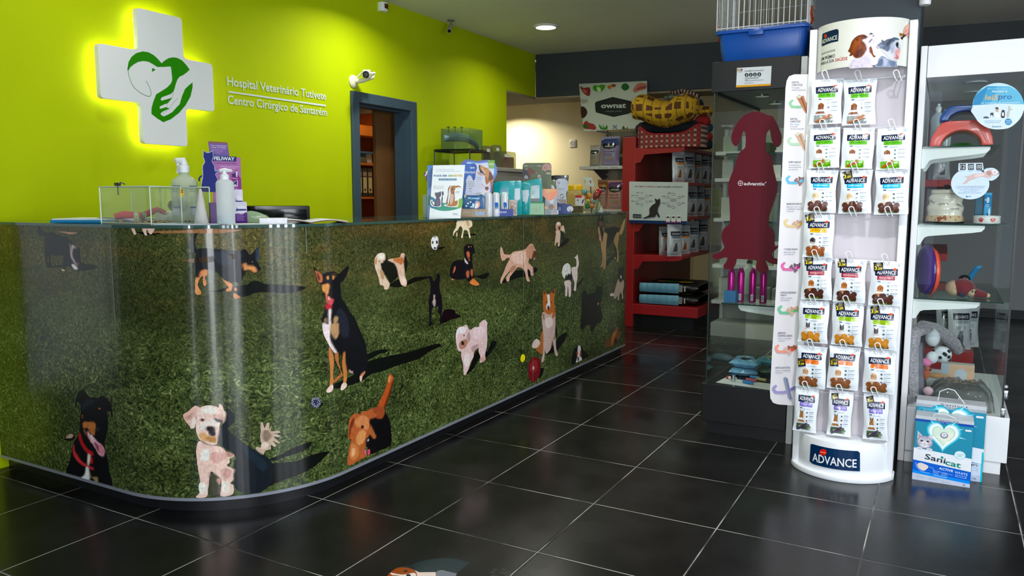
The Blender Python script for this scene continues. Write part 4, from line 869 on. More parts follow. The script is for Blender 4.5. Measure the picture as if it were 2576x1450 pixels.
ps('#8a94a8','1370,1098 1390,1050 1430,1020 1450,930 1500,870 1570,870 1640,920 1740,960 1835,985 1830,1040 1860,1095 1600,1100',3,5)
ps('#5c667c','1420,1060 1460,960 1520,920 1540,1000 1500,1080'); ps('#a8b0c0','1560,900 1640,950 1620,1060 1560,1080'); ps('#6c7890','1680,960 1800,1000 1780,1080 1700,1070')
ps('#cfd0da','1500,700 1560,620 1700,560 1800,500 1880,540 1915,640 1915,740 1890,800 1870,930 1800,960 1700,930 1600,830 1520,760',3,3)
ps('#566074','1405,650 1470,590 1520,560 1510,510 1570,540 1640,500 1720,490 1780,460 1860,480 1890,520 1830,520 1780,560 1730,600 1690,720 1640,770 1580,740 1500,700 1440,690',3,5)
ps('#2c3442','1640,560 1700,500 1760,480 1700,580 1650,650 1600,620'); ps('#7c869a','1420,650 1500,600 1560,650 1500,680'); ps('#c8bcc8','1400,650 1430,640 1470,690 1420,700')
ps('#a0a8b8','1700,620 1760,580 1780,700 1740,820 1700,740'); ps('#1c1c22','1810,600 1850,560 1875,600 1860,680 1820,660'); ps('#0c0c10','1835,570 1862,590 1850,640 1828,620'); ps('#d8a8a4','1810,740 1910,700 1900,800 1870,930 1760,920 1800,860 1790,760'); ps('#b07878','1800,790 1880,920 1780,900 1830,880'); ps('#58505c','1850,660 1890,690 1860,700')
ps('#d8a898','2218,140 2140,160 2060,190 2010,240 1975,340 1990,390 2040,400 2020,440 2080,450 2130,430 2200,350 2218,300',3); ps('#c08c80','2010,320 2060,280 2050,330 2020,360 1990,370'); ps('#b88478','2060,370 2160,350 2110,390 2060,400'); ps('#e6c0b4','2080,190 2180,170 2180,280 2090,300')
ps('#9c6c40','1885,375 1920,372 1950,380 1970,378 1990,410 1950,425 1920,440 1895,430 1905,405',2); ps('#2c2024','1990,400 2020,410 2060,395 2010,440 1965,480 1960,510 1935,500 1918,465 1950,450',2)
for a,b in ((0,13),(13,29),(29,len(_fig))): A.soft(_fig[a:b],.004,.003,.2)
A.build('header_print',GLOSSP,sd,d0=.0008,dz=.00004,smooth=True)
# badge on the base
BS = Surf(ba); A = Art(BS,(1900,800,3.2955))
A.poly('463,1047 480,1046 850,1104 866,1120 866,1272 840,1271 480,1211 455,1190','#0c2c50',True,layer=None)
A.ell((565,1114),29,26,'#e2442c',24,True); A.textpx('affinity',(541,1116),(589,1122),9,'#f4d8d0',.01); A.textpx('ADVANCE',(478,1184),(838,1240),66,'#f2f4f4',.022)
A.build('brand_badge',GLOSSP,sd,d0=.0032)
# side wing with the snack range
WS = Surf([(-.675,3.672),(-.545,3.672)])
wp = [WS.px(*p) for p in ((2043,187),(1998,187))] + [WS.px(*p) for p in ((1985,192),(1979,203),(1976,222),(1972,330),(1966,460),(1957,640),(1949,780),(1942,890),(1937,985),(1938,1003),(1945,1014),(1957,1018))] + [WS.px(1998,1021)]
MB().prism([(WS.w(u,v).x,v) for u,v in wp],3.672,3.677,'y').build('side_wing',mat('wing_card','#e9e6ea',.2,nz=(4,.01)),sd,smooth=False)
A = Art(WS)
TXT,SUB = '#3c4262','#8e90a4'
def bone(A,c,L,t,rot,col,px=True):
    cr,sr = math.cos(rot),math.sin(rot); f = lambda x,y: (c[0] + x * cr - y * sr,c[1] + x * sr + y * cr)
    A.poly([f(*q) for q in ((-L * .32,-t * .3),(L * .32,-t * .3),(L * .32,t * .3),(-L * .32,t * .3))],col,px)
    for a,b in ((-.36,-.3),(-.36,.3),(.36,-.3),(.36,.3)): A.ell(f(L * a,t * b),t * .36,t * .36,col,10,px)
def wing(x,y,rows,subs,cy,rib,ribd,kind,c1,c2):
    yy = y
    for r_,wd in rows: A.textpx(r_,(x,yy + 3.6),(x + wd,yy + 3.2),4.4,TXT,.012); yy += 6.6
    for r_,wd,cl in subs: A.textpx(r_,(x,yy + 3.6),(x + wd,yy + 3.2),3.6,cl,.0); yy += 5.6
    xr = x + 49 - (y - 205) * .012; xr = 2043 - (cy - 190) * .0545; cx = x + 20
    A.poly([(xr,cy - 4),(cx + 14,cy + 3),(cx,cy + 7),(x - 2,cy + 6),(x - 8,cy - 4),(x - 7,cy - 10),(x + 1,cy - 16),(x + 5,cy - 13),(x + 1,cy - 9),(x - 1,cy - 4),(x + 4,cy),(cx,cy),(cx + 14,cy - 4),(xr,cy - 13)],rib,True)
    A.poly([(xr,cy - 13),(xr,cy - 4),(cx + 14,cy + 3),(cx + 12,cy - 4)],ribd,True)
    if kind == 's':
        A.poly([(cx - 9,cy - 22),(cx - 2,cy - 27),(cx + 4,cy - 24),(cx + 10,cy - 25),(cx + 24,cy + 16),(cx + 22,cy + 19),(cx + 14,cy + 19)],c1,True)
        A.poly([(cx + 1,cy - 21),(cx + 6,cy - 22),(cx + 20,cy + 17),(cx + 17,cy + 19)],c2,True); A.ell((cx - 2,cy - 22),5.5,3.4,'#dfe2d4',12,True)
    elif kind == 'b': bone(A,(cx + 14,cy - 8),19,8,-.1,c1); bone(A,(cx + 4,cy + 1),22,8.5,.75,c2)
    else: A.poly([(cx,cy - 32),(cx + 5,cy - 36),(cx + 11,cy - 32),(cx + 22,cy + 20),(cx + 17,cy + 23),(cx + 12,cy + 17)],c1,True); A.poly([(cx + 6,cy - 31),(cx + 10,cy - 31),(cx + 21,cy + 19),(cx + 17,cy + 21)],c2,True)
wing(1992,206,(('DENTAL',18),('CARE STICK',27)),(('Proteção',19,SUB),('dental avançada',35,SUB)),266,'#9fd0ae','#7cb878','s','#c08a6c','#8e5e50')
wing(1988,298,(('DENTAL',18),('CARE STICK',26)),(('Mini dogs',22,'#6cb0d8'),('Proteção',19,SUB),('dental avançada',34,SUB)),360,'#c4e0c8','#8cc47c','s','#d8bca8','#b89484')
wing(1984,407,(('PUPPY SNACK',31),),(('Contribui para o',30,SUB),('desenvolvimento',32,SUB),('do cachorro',24,SUB)),457,'#84c8e8','#6cb4dc','b','#8c7074','#9c7c7c')
wing(1979,512,(('SENSITIVE SNACK',38),),(('Ideal para cães com',38,SUB),('sensibilidade digestiva',42,SUB),('e da pele',18,SUB)),566,'#ecd8ac','#e0b05c','b','#d0a898','#d8b4a4')
wing(1972,626,(('+7 YEARS SNACK',35),),(('Ideal para cães',30,SUB),('com mais de 7',28,SUB)),675,'#e07cb0','#c83c8c','b','#6c5c6c','#7c6878')
wing(1964,735,(('HYPOALLERGENIC',40),('SNACK',15)),(('100% proteína',29,SUB),('hidrolisada',22,SUB)),784,'#84c4a0','#6cb46c','b','#d8ac98','#dcb8a4')
wing(1957,837,(('APPETITE',20),('CONTROL SNACK',37)),(('Ajuda a controlar',34,SUB),('o apetite',18,SUB)),882,'#eca898','#dc6444','b','#946458','#e4c0b8')
wing(1951,924,(('ARTICULAR STICK',38),),(('Ajuda a mobilidade',38,SUB),('articular',18,SUB)),984,'#a8a0d0','#8c80bc','a','#9ca0b8','#7c84a4')
A.build('range_print',PAPER,sd,dz=.00003)
# hook bars and peg hooks
WIRE = mat('white_wire','#eceef2',.25)
rows = [(200,(2083,2165,2262)),(322,(2077,2162,2249)),(428,(2070,2155,2245)),(540,(2063,2150,2240)),(650,(2057,2142,2232)),(760,(2050,2135,2222)),(873,(2045,2127,2215)),(983,(2033,2118,2205))]
dyc = {4: (-3,2,8),5: (-3,2,10),6: (-3,-1,7),7: (-8,0,7)}
slots = {}
for r,(yt,xs) in enumerate(rows):
    zb_ = PY(xs[0],yt + 5,3.66).z
    MB().tube([(SX0 + .03,YS - .01,zb_ + .003),(SX1 - .03,YS - .01,zb_ + .003)],.0028,6).build('hook_bar',WIRE,sd)
    for c,x in enumerate(xs):
        p = PY(x,yt + dyc.get(r,(0,0,0))[c],3.632); z0 = p.z - .008; X = p.x
        slots[(r,c)] = (X,p.z)
        pts = [(X - .008,YS - .012,zb_ + .003),(X - .008,3.615,z0),(X - .012,3.604,z0 + .008),(X - .020,3.599,z0 + .028)]
        pts += [(X - .011 + .0105 * math.cos(a),3.598,z0 + .031 + .011 * math.sin(a)) for a in [math.pi - k * math.pi / 8 for k in range(9)]]
        pts += [(X + .006,3.604,z0 + .010),(X + .010,3.615,z0),(X + .010,YS - .012,zb_ + .003)]
        MB().tube(pts,.0022,6).build('peg_hook',WIRE,sd)
# ---------------------------------------------------------------- snack pouches
class Pouch:
    def __init__(s,w,h,t,seed): s.w_,s.h,s.t,s.sd = w,h,t,seed
    def w(s,u,v,d=0,back=False):
        # the film is a lattice of small facets, prints follow the same facets
        nu,nv = 16,24; x = (u / s.w_ + .5) * nu; y = -v / s.h * nv
        i = max(0,min(nu - 1,math.floor(x))); j = max(0,min(nv - 1,math.floor(y))); fx,fy = x - i,y - j
        g = lambda a,b: s.raw((a / nu - .5) * s.w_,-b / nv * s.h,0,back)
        q = g(i,j) * (1 - fx) * (1 - fy) + g(i + 1,j) * fx * (1 - fy) + g(i,j + 1) * (1 - fx) * fy + g(i + 1,j + 1) * fx * fy
        q.y -= d; return q
    def raw(s,u,v,d=0,back=False):
        a = max(-1,min(1,u / (s.w_ / 2))); b = max(0,min(1,-v / s.h))
        k = max(0,1 - abs(a) ** 3.2) * max(0,math.sin(math.pi * max(0,min(1,(b - .10) / .86)))) ** .55
        n = noise.noise(Vector((a * 2.1 + s.sd * 7,b * 3.2,s.sd))) * .5 + noise.noise(Vector((a * 5 + s.sd * 3,b * 4 + 9,s.sd + 5))) * .25
        cr = .0012 * math.sin(a * 19 + b * 3) * (1 if b < .09 or b > .95 else 0)
        wx = 1 + .035 * math.sin(b * 7 + s.sd * 2) * (1 - k) - .04 * math.sin(math.pi * b)
        y = -(s.t * k) - n * .0055 * (.35 + k) - cr - .002
        if back: y = s.t * .25 * k + .0015 - n * .002
        y -= .012 * b
        return Vector((u * wx,y - (d if not back else 0),v))
    def cuts(s): return [(i / 16 - .5) * s.w_ for i in range(1,16)]
    def vcuts(s): return [-i / 24 * s.h for i in range(1,24)]
FOIL = attr_mat('pouch_print',.24,coat=.3)
PM = mat('pouch_film','#dfe5ea',.22,nz=(8,.02),bump=(38,.35,.003),coat=.5)
def pouch_proto(i,w,h,t,band,bandtx,tcol,btc,dog_,treat,win,narrow=False):
    P = Pouch(w,h,t,i * 1.7 + .6); root = thing('snack_pouch','x','snack pouch',(0,0,0))
    nu,nv = 16,24
    MB().grid(lambda a,b: P.w((a - .5) * w,-b * h),nu,nv).grid(lambda a,b: P.w((a - .5) * w,-b * h,0,True),nu,nv).build('pouch_film',PM,root,angle=80)
    A = Art(P); f = lambda x,y: ((x - .5) * w,-y * h)
    def R(x0,y0,x1,y1,c,r=0,rot=0): a,b = f(x0,y1),f(x1,y0); A.rect(a[0],a[1],b[0],b[1],c,r,rot)
    def E(x,y,rx,ry,c,n=14,rot=0): A.ell(f(x,y),rx * w,ry * h,c,n,rot=rot)
    def T(s,x,y,hh,c,wd,b=.01,al='c'): q = f(x,y); A.text(s,q[0],q[1],hh * h,c,wd * w,0,b,al)
    R(.14,.165,.86,.315,'#0d1a3a',.003,.03); T('ADVANCE',.5,.283,.085,'#eef2f6',.60,.02); E(.76,.165,.055,.025,'#dd5a34')
    R(.22,.318,.78,.415,band,.003);
    if len(bandtx) == 1: T(bandtx[0],.5,.378,.034,btc,.44,.012)
    else: T(bandtx[0],.5,.358,.028,btc,.46,.012); T(bandtx[1],.5,.402,.028,btc,.2,.012)
    R(.24,.44,.34,.462,'#3c5468',.001); q = f(.40,.462); A.lines(q[0],q[1],.34 * w,2,.012 * h,.005 * h,'#9ab0c4')
    dog_(A,f,w,h)
    for k in range(3):
        y = .545 + k * .092; E(.58,y,.034,.02,tcol[k % len(tcol)]); q = f(.66,y - .012); A.lines(q[0],q[1],.22 * w,1,.01 * h,.010 * h,'#5c7488',.1)
        q = f(.66,y + .012); A.lines(q[0],q[1],.20 * w,3,.011 * h,.0042 * h,'#b4c0cc',.3)
    a,b = f(.14,.975 if not narrow else .94),f(.72,.80); A.rect(a[0],a[1],b[0],b[1],win[0],.003)
    for j in range(7):
        x,y = .17 + random.random() * .5,.83 + random.random() * .12; s_ = .05 + random.random() * .06
        A.poly([f(x,y),f(x + s_,y - .02),f(x + s_ * 1.3,y + .02),f(x + s_ * .3,y + .035)],win[1 + j % (len(win) - 1)])
    treat(A,f,w,h)
    if not narrow:
        a = f(.80,.115); b = f(.93,.035)
        for p,q2 in (((a[0],a[1]),(b[0],a[1])),((b[0],a[1]),(b[0],b[1])),((b[0],b[1]),(a[0],b[1])),((a[0],b[1]),(a[0],a[1]))): A.line([p,q2],.0007,'#8c98a4')
        E(.865,.075,.03,.018,'#b8c2cc')
    A.build('pouch_print',FOIL,root,d0=.0006,dz=.00004)
    return root
def dgs(head,body,ear,shape='sit'):
    def g(A,f,w,h):
        E = lambda x,y,rx,ry,c: A.ell(f(x,y),rx * w,ry * h,c,14)
        A.poly([f(*p) for p in ((.26,.60),(.40,.60),(.44,.70),(.46,.765),(.18,.765),(.22,.69))],body)
        E(.335,.585,.075,.055,head)
        if shape == 'up': A.poly([f(.27,.56),(f(.265,.49)),f(.32,.54)],ear); A.poly([f(.35,.54),f(.40,.49),f(.40,.57)],ear)
        else: E(.265,.60,.026,.045,ear); E(.405,.60,.026,.045,ear)
        E(.335,.61,.016,.012,'#241818'); E(.31,.575,.01,.007,'#241818'); E(.36,.575,.01,.007,'#241818')
        A.poly([f(*p) for p in ((.20,.675),(.45,.675),(.46,.72),(.20,.72))],'#eceef0')
        A.poly([f(*p) for p in ((.17,.745),(.24,.73),(.44,.735),(.50,.768),(.17,.768))],body)
    return g
def t_bone(c1,c2):
    def g(A,f,w,h):
        for x,r_ in ((.33,.15),(.53,-.12)): bone(A,f(x,.84),.36 * w,.26 * w,r_,c1,False)
        for x in (.3,.42,.55): A.line([f(x,.83),f(x + .05,.825)],.0012,c2)
    return g
def t_stick(c1,c2,tip,L=.5):
    def g(A,f,w,h):
        for dy in (0,.06):
            A.poly([f(.16,.93 + dy * .3),f(.20,.955 + dy * .3),f(.2 + L,.80 + dy),f(.16 + L,.765 + dy)],c1); A.poly([f(.18,.945 + dy * .3),f(.20,.955 + dy * .3),f(.2 + L,.80 + dy),f(.185 + L,.785 + dy)],c2); A.ell(f(.175 + L,.782 + dy),.035 * w,.016 * h,tip,10)
    return g
GRN,GTX = '#68b418','#1c3c10'; SIL = ('#8c9490','#dfe6e6','#4c5850','#b0bab8')
SPEC = {
 'dental_large': (.126,.190,.013,GRN,('DENTAL CARE STICK',),('#c8d4dc','#5c7488'),GTX,dgs('#9c6444','#8a5840','#7c4830'),t_stick('#b87c54','#94583c','#d8ccb0'),SIL,'light green band and long treat sticks'),
 'dental_mini': (.126,.172,.013,GRN,('DENTAL CARE STICK',),('#3c6c58','#54787c'),GTX,dgs('#9c6c4c','#e4e0dc','#7c4c34'),t_stick('#b8743c','#8c4c24','#c09468',.34),('#74b02c','#8cc448','#5c8c34','#cfe0c4'),'green band and a white terrier'),
 'puppy': (.126,.184,.014,'#38b4e0',('PUPPY SNACK',),('#3c4450','#34604c'),'#e8f4fa',dgs('#e0c8a0','#e4d4b8','#d0b080'),t_bone('#58342a','#7c5040'),('#6c8468','#c8d4c8','#3c5038','#a4c090'),'sky blue band and a cream puppy'),
 'sensitive': (.126,.187,.014,'#f0bc44',('SENSITIVE SNACK',),('#6c8088','#34605c'),'#5c4410',dgs('#3c3434','#c8c0bc','#342c2c'),t_bone('#9c5c3c','#6c3c28'),('#7c8c5c','#d8dcd4','#4c5c3c','#b8c8a8'),'yellow band and a spotted dog'),
 'senior': (.126,.187,.014,'#9c3444',('SENIOR SNACK',),('#6c8088','#2c5c3c'),'#ecccd0',dgs('#b87448','#c08458','#a05c34'),t_bone('#4c2c24','#74483c'),('#5c7838','#84b040','#3c4434','#b8c4b4'),'dark red band and a brown spaniel'),
 'hypo': (.126,.185,.014,'#a8cc1c',('HYPOALLERGENIC','SNACK'),('#8ca0a4','#3c6c5c'),'#40540c',dgs('#4c4448','#d4ccc8','#342c30','up'),t_bone('#c88c4c','#9c642c'),('#4c5440','#7c8c5c','#343c2c','#a8b4a0'),'lime band and a bulldog'),
 'appetite': (.126,.187,.014,'#f08420',('APPETITE CONTROL','SNACK'),('#4c5c68','#3c5c48'),'#5c2c08',dgs('#d8b08c','#d4b494','#c09068'),t_bone('#845438','#5c3824'),('#5c6c50','#8c9c7c','#3c4434','#c4ccc0'),'orange band and a tan puppy'),
 'articular': (.098,.200,.012,'#7c70bc',('ARTICULAR STICK',),('#3c4c58','#2c4438'),'#e8e4f4',dgs('#a87c50','#9c7048','#4c3424','up'),t_stick('#4c4454','#342c3c','#74687c',.42),('#4c5c44','#7c8c74','#2c342c','#a4b0a0'),'purple band and a shepherd dog'),
}
layout = [('dental_large',(0,1)),('dental_mini',(0,1,2)),('puppy',(0,1,2)),('sensitive',(0,)),('senior',(0,1,2)),('hypo',(0,1,2)),('appetite',(0,1,2)),('articular',(0,1,2))]
price = {(2,1): (.06,.06),(3,0): (.0,.02),(4,0): (.04,.03),(4,1): (.04,.03),(4,2): (.06,.06),(5,1): (.06,.04),(5,2): (.08,.04),(6,0): (-.02,.34),(6,1): (-.02,.30),(7,1): (.06,.04),(7,2): (.08,.04)}
rown = ('top','second','third','fourth','fifth','sixth','seventh','bottom'); coln = ('left','middle','right')
for r,(k,cols) in enumerate(layout):
    w_,h_,t_,band,btx,tc_,btc,dg,tr_,wn_,desc = SPEC[k]
    proto = None; allp = []
    for c in cols:
        if proto is None: o = proto = pouch_proto(r,w_,h_,t_,band,btx,tc_,btc,dg,tr_,wn_,r == 7)
        else: o = copy_tree(proto)
        allp.append(o)
    for c,o in zip(cols,allp):
        X,Z = slots[(r,c)]; o.location = (X,3.622 if r < 7 else 3.622,Z); o.rotation_euler = (.0,random.uniform(-.03,.03),random.uniform(-.09,.09))
        has = (r,c) in price
        where = {1: 'the only one',2: ('left','right')[c if c < 2 else 1],3: coln[c]}[len(cols)]
        o['label'] = 'pouch with %s, %s in %s row' % (desc,where,rown[r]); o['group'] = 'snack pouches on the stand'
        if has:
            P = Pouch(w_,h_,t_,r * 1.7 + .6); A = Art(P); fx,fy = price[(r,c)]; s_ = w_ * .29
            u0,v0 = (fx - .5 + .04) * w_,-(fy + .16) * h_; rt = random.uniform(.1,.3) if r not in (4,) else .05
            A.rect(u0,v0,u0 + s_,v0 + s_,'#14182c',0,rt); cx,cy = u0 + s_ / 2,v0 + s_ / 2
            A.rect(cx - s_ * .36,cy + s_ * .08,cx + s_ * .36,cy + s_ * .36,'#6c6018',0,rt)
            A.text('3',cx - s_ * .38,cy - s_ * .36,s_ * .42,'#f4e000',s_ * .24,rt * .8,.05); A.text(',25€',cx - s_ * .1,cy - s_ * .32,s_ * .24,'#f4e000',s_ * .5,rt * .8,.04)
            A.build('price_label',FOIL,o,d0=.0026)
            m_ = o.children[-1]
            for ch in o.children:
                if ch.name.startswith('price_label'):
                    for v in ch.data.vertices: v.co += wloc(o)
# ================================================================ GLASS CABINETS
GL = glass_mat('clear_glass','#fafdfb',1.0); GE = glass_mat('shelf_glass','#e9f5ef',1.0)
GEDGE = mat('glass_edge','#1c3a34',.1); BLK = mat('black_laminate','#131416',.35,nz=(5,.1)); CHR = mat('chrome','#c8ccd0',.12,1)
UPW = mat('upright_white','#d3d8d8',.35,nz=(5,.015))
def glass_shelf(root,x0,x1,y0,y1,z,th=.006):
    sh = MB().box(x0,x1,y0,y1,z - th,z).build('glass_shelf',GE,root,smooth=False)
    MB().box(x0,x1,y0 - .0015,y0,z - th,z).build('front_edge',GEDGE,sh,smooth=False)
    return sh
def bracket(root,xr,xt,y,zt,sgn,m,name='shelf_bracket',th=.004,h0=.085):
    pts = [(xr,zt),(xt,zt),(xt,zt - .012),(xt - sgn * .012,zt - .026),(xt - sgn * .05,zt - .032),(xr + sgn * .045,zt - h0 * .55),(xr + sgn * .03,zt - h0 * .62),(xr + sgn * .012,zt - h0),(xr,zt - h0)]
    return MB().prism(pts,y,y + th,'y').build(name,m,root,smooth=False)
# ---- left cabinet, black header
YC,YD = 3.97,4.84
c1 = thing('glass_cabinet','tall glass cabinet with a black header and black base left of the snack stand','display cabinet',(-.85,4.4,0))
MB().box(-1.063,-.640,YC,YD,1.752,1.902).build('header',BLK,c1,bevel=.003,smooth=False)
MB().box(-.638,-.610,YC,YD,0,1.895).build('back_upright',UPW,c1,bevel=.002,smooth=False)
MB().box(-1.069,-.640,YC - .002,YD,.062,.262).build('base',BLK,c1,bevel=.003,smooth=False)
MB().box(-1.040,-.640,YC + .012,YD - .02,0,.062).build('base_plinth',BLK,c1,smooth=False)
MB().box(-1.04,-.642,YC,YC + .006,.263,1.751).build('front_pane',GL,c1,smooth=False)
MB().box(-1.046,-1.040,YC,YD,.263,1.751).build('side_pane',GL,c1,smooth=False)
MB().box(-1.046,-.642,YD - .006,YD,.263,1.751).build('far_pane',GL,c1,smooth=False)
MB().tube([(-1.046,YC,.27),(-1.046,YC,1.75)],.0035,6).build('edge_profile',mat('dark_profile','#2a3834',.25,.3),c1)
MB().tube([(-1.04,YC + .02,1.745),(-1.0,YD - .02,1.745)],.006,6).build('door_rail',BLK,c1)
for z in (1.45,1.11,.69): glass_shelf(c1,-.985,-.642,YC + .02,YD - .06,z)
bracket(c1,-.645,-.90,YC + .03,.682,-1,UPW)
for y in (4.2,4.55):
    MB().lathe([(.035,-.004),(.035,0),(.028,-.002)],(-.86,y,1.7515),20).build('cabinet_spotlight',CHR,c1)
MB().tube([(-.93,YC + .10,.263),(-.93,YC + .10,.30)],.012,12).build('lock',CHR,c1)
# objects behind its glass: slim pink spray cans
for i,px in enumerate((1838,1862,1892,1919)):
    p = PY(px,764,YC + .10 + (.02 if i in (1,2) else 0)); z0 = .6905
    lb = ('pink spray can at the left end of the glass shelf under the red dog sign','pink spray can second from the left under the red dog sign','pink spray can third from the left under the red dog sign','pink spray can at the right end of the row under the red dog sign')[i]
    t = thing('spray_can',lb,'spray can',(p.x,p.y,z0),group='pink spray cans in the glass cabinet')
    MB().lathe([(.0165,0),(.018,.004),(.018,.150),(.014,.162),(.009,.170),(.009,.176)],(p.x,p.y,z0),20).build('can',mat('pink_metal','#c01c8c',.22,.6,nz=(9,.08)),t)
    A = Art(Surf([(p.x - .008,p.y - .0185),(p.x + .011,p.y - .0175)])); A.rect(.003,z0 + .008,.016,z0 + .042,'#c8d0cc')
    for k in range(5): A.rect(.005 + k * .002,z0 + .012,.006 + k * .002,z0 + .036,'#5c6464')
    A.build('barcode_label',PAPER,t)
# folded packets of wipes on the cabinet floor
def packet(loc,sx,sy,sz,rz,m,lb,lid=None,nm='wipes_packet'):
    t = thing(nm,lb,'packet',loc,rz,'wipes packets in the glass cabinet')
    def f(u,v,s):
        a,b = u * 2 - 1,v * 2 - 1; k = (max(0,1 - abs(a) ** 4) * max(0,1 - b * b)) ** .5
        return Vector((a * sx / 2 * (1 + .05 * b * b),b * sy / 2,sz / 2 + s * sz / 2 * k + .002 * math.sin(a * 9 + b * 5) * k))
    MB().grid(lambda u,v: f(u,v,1),14,8).grid(lambda u,v: f(u,v,-1),14,8).build('film',m,None).parent = t
    if lid: MB().lathe([(.02,0),(.022,.003),(.018,.005)],(0,0,sz * .97),16,sx=1.3).build('lid',lid,None).parent = t
    return t
LB = mat('light_blue_film','#74a8cc',.25,nz=(20,.25)); WTL = mat('white_plastic','#dfe4e6',.35); GRF = mat('dark_green_film','#2c4a34',.3,nz=(20,.3)); TLF = mat('teal_film','#4c8ca0',.25,nz=(20,.25))
p = PY(1872,935,4.25)
packet((p.x,4.25,.262),.15,.09,.045,.1,LB,'light blue wipes packet lowest in the cabinet beside the lock')
packet((p.x + .005,4.25,.307),.15,.09,.05,-.1,LB,'light blue wipes packet stacked on another with a dark lid',MATS['black_plastic'])
q = PY(1925,930,4.3)
packet((q.x + .02,4.32,.262),.14,.09,.05,.2,GRF,'dark green wipes packet against the cabinet back')
packet((q.x + .02,4.34,.312),.14,.09,.05,-.2,TLF,'teal wipes packet on top of the dark green one',mat('lime_lid','#a8c070',.4))
packet((-1.005 + .03,4.55,.262),.12,.08,.05,.3,LB,'pale blue wipes packet deep in the left of the cabinet')
# little tubes on a sheet of paper
t = thing('paper_sheet','white paper sheet under small tubes on the cabinet floor','paper',(-.85,4.05,.2625))
MB().box(-1.0,-.68,3.995,4.13,.2625,.2635,rotz((-.85,4.05,0),-.12)).build('sheet',mat('white_paper','#d8dcdc',.6),t)
for i,(x,y,c,lb) in enumerate(((1843,951,'#dcdcdc','white tube with a red cap lying on the paper in the cabinet'),(1857,940,'#c8ccd0','silvery tube lying behind the white one in the cabinet'),(1885,962,'#2c78b4','blue tube lying near the glass in the cabinet'),(1893,956,'#c05c74','pink tube lying beside the blue one in the cabinet'),(1903,950,'#4c94c8','light blue tube lying near the wing panel in the cabinet'),(1918,955,'#b4a060','mustard tube lying beside the wing panel in the cabinet'))):
    p = PZ(x,y,.275); tt = thing('small_tube',lb,'tube',(p.x,p.y,.2635),group='small tubes on the paper')
    MB().tube([(p.x - .02,p.y + .004,.273),(p.x + .02,p.y - .004,.273)],[.0085,.0085],10).build('tube_body',mat('tube_' + c[1:],c,.3),tt)
    MB().tube([(p.x - .034,p.y + .007,.273),(p.x - .02,p.y + .004,.273)],[.0075,.0075],10).build('tube_cap',mat('tube_red_cap','#b03c4c',.3) if i < 2 else MATS['tube_' + c[1:]],tt)
# boxes and bottles deeper in the cabinet
def bottle(loc,r,h,m,lb,capm,cat='bottle',nm='bottle',group=None,pump=False):
    t = thing(nm,lb,cat,loc,group=group)
    MB().lathe([(r * .96,0),(r,.006),(r,h * .66),(r * .86,h * .74),(r * .36,h * .82),(r * .36,h * .86)],loc,20).build('bottle_body',m,t)
    MB().lathe([(r * .42,h * .86),(r * .42,h * .93),(r * .2,h * .95),(r * .2,h)],loc,16).build('cap',capm,t)
    if pump: MB().tube([(loc[0],loc[1],loc[2] + h),(loc[0] + r * .9,loc[1],loc[2] + h * 1.0)],[r * .22,r * .14],8).build('nozzle',capm,t)
    return t
GRB = mat('green_grey_bottle','#8ca88c',.3); DGB = mat('dark_grey_bottle','#3c4444',.35)
bottle((-.70,4.25,1.4505),.028,.17,mat('grey_bottle','#6c7472',.3),'grey pump bottle on the upper shelf right of the red dog sign',MATS['grey_plastic'],pump=True)
bottle((-.665,4.42,1.4505),.022,.12,GRB,'pale green bottle behind the grey pump bottle',WTL)
for i,(x,y,z,h,m) in enumerate(((-.93,4.5,1.1105,.2,GRB),(-.86,4.6,1.1105,.19,WTL),(-.68,4.4,1.1105,.19,GRB),(-.95,4.45,.6905,.2,WTL),(-.68,4.45,.6905,.21,mat('pale_grey_bottle','#8c9490',.3)))):
    bottle((x,y,z),.03,h,m,('pale green bottle left on the middle cabinet shelf','white bottle behind the red dog sign on the middle shelf','pale green bottle right on the middle cabinet shelf','white bottle left of the pink cans','pale grey bottle right of the pink cans')[i],MATS['grey_plastic'] if i % 2 else WTL)
def carton(x0,x1,y0,y1,z0,z1,col,lb,nm='carton',cat='box',art=None,group=None,rz=0,rough=.5):
    t = thing(nm,lb,cat,((x0 + x1) / 2,(y0 + y1) / 2,z0),group=group)
    M_ = rotz(((x0 + x1) / 2,(y0 + y1) / 2,0),rz) if rz else None
    MB().box(x0,x1,y0,y1,z0,z1,M_).build('box_body',mat('card_' + col[1:],col,rough,nz=(9,.03)),t,bevel=.0015,smooth=False)
    if art:
        a,b = Vector((x0,y0,0)),Vector((x1,y0,0))
        if M_: a,b = M_ @ a,M_ @ b
        A = Art(Surf([(a.x,a.y),(b.x,b.y)])); art(A,x1 - x0,z0,z1 - z0); A.build('box_print',PAPER,t)
    return t
carton(-.98,-.86,4.45,4.6,1.4505,1.53,'#9ca494','pale carton left on the upper cabinet shelf')
carton(-.99,-.90,4.3,4.4,1.1105,1.18,'#b4b8ac','pale carton with three dark letters behind the cabinet glass',art=lambda A,w,z,h: A.text('T3L',.002,z + h * .2,h * .55,'#3c5448',w * .8,0,.01))
carton(-.98,-.92,4.02,4.1,.6905,.75,'#2c6ca0','small blue carton at the left end of the pink cans')
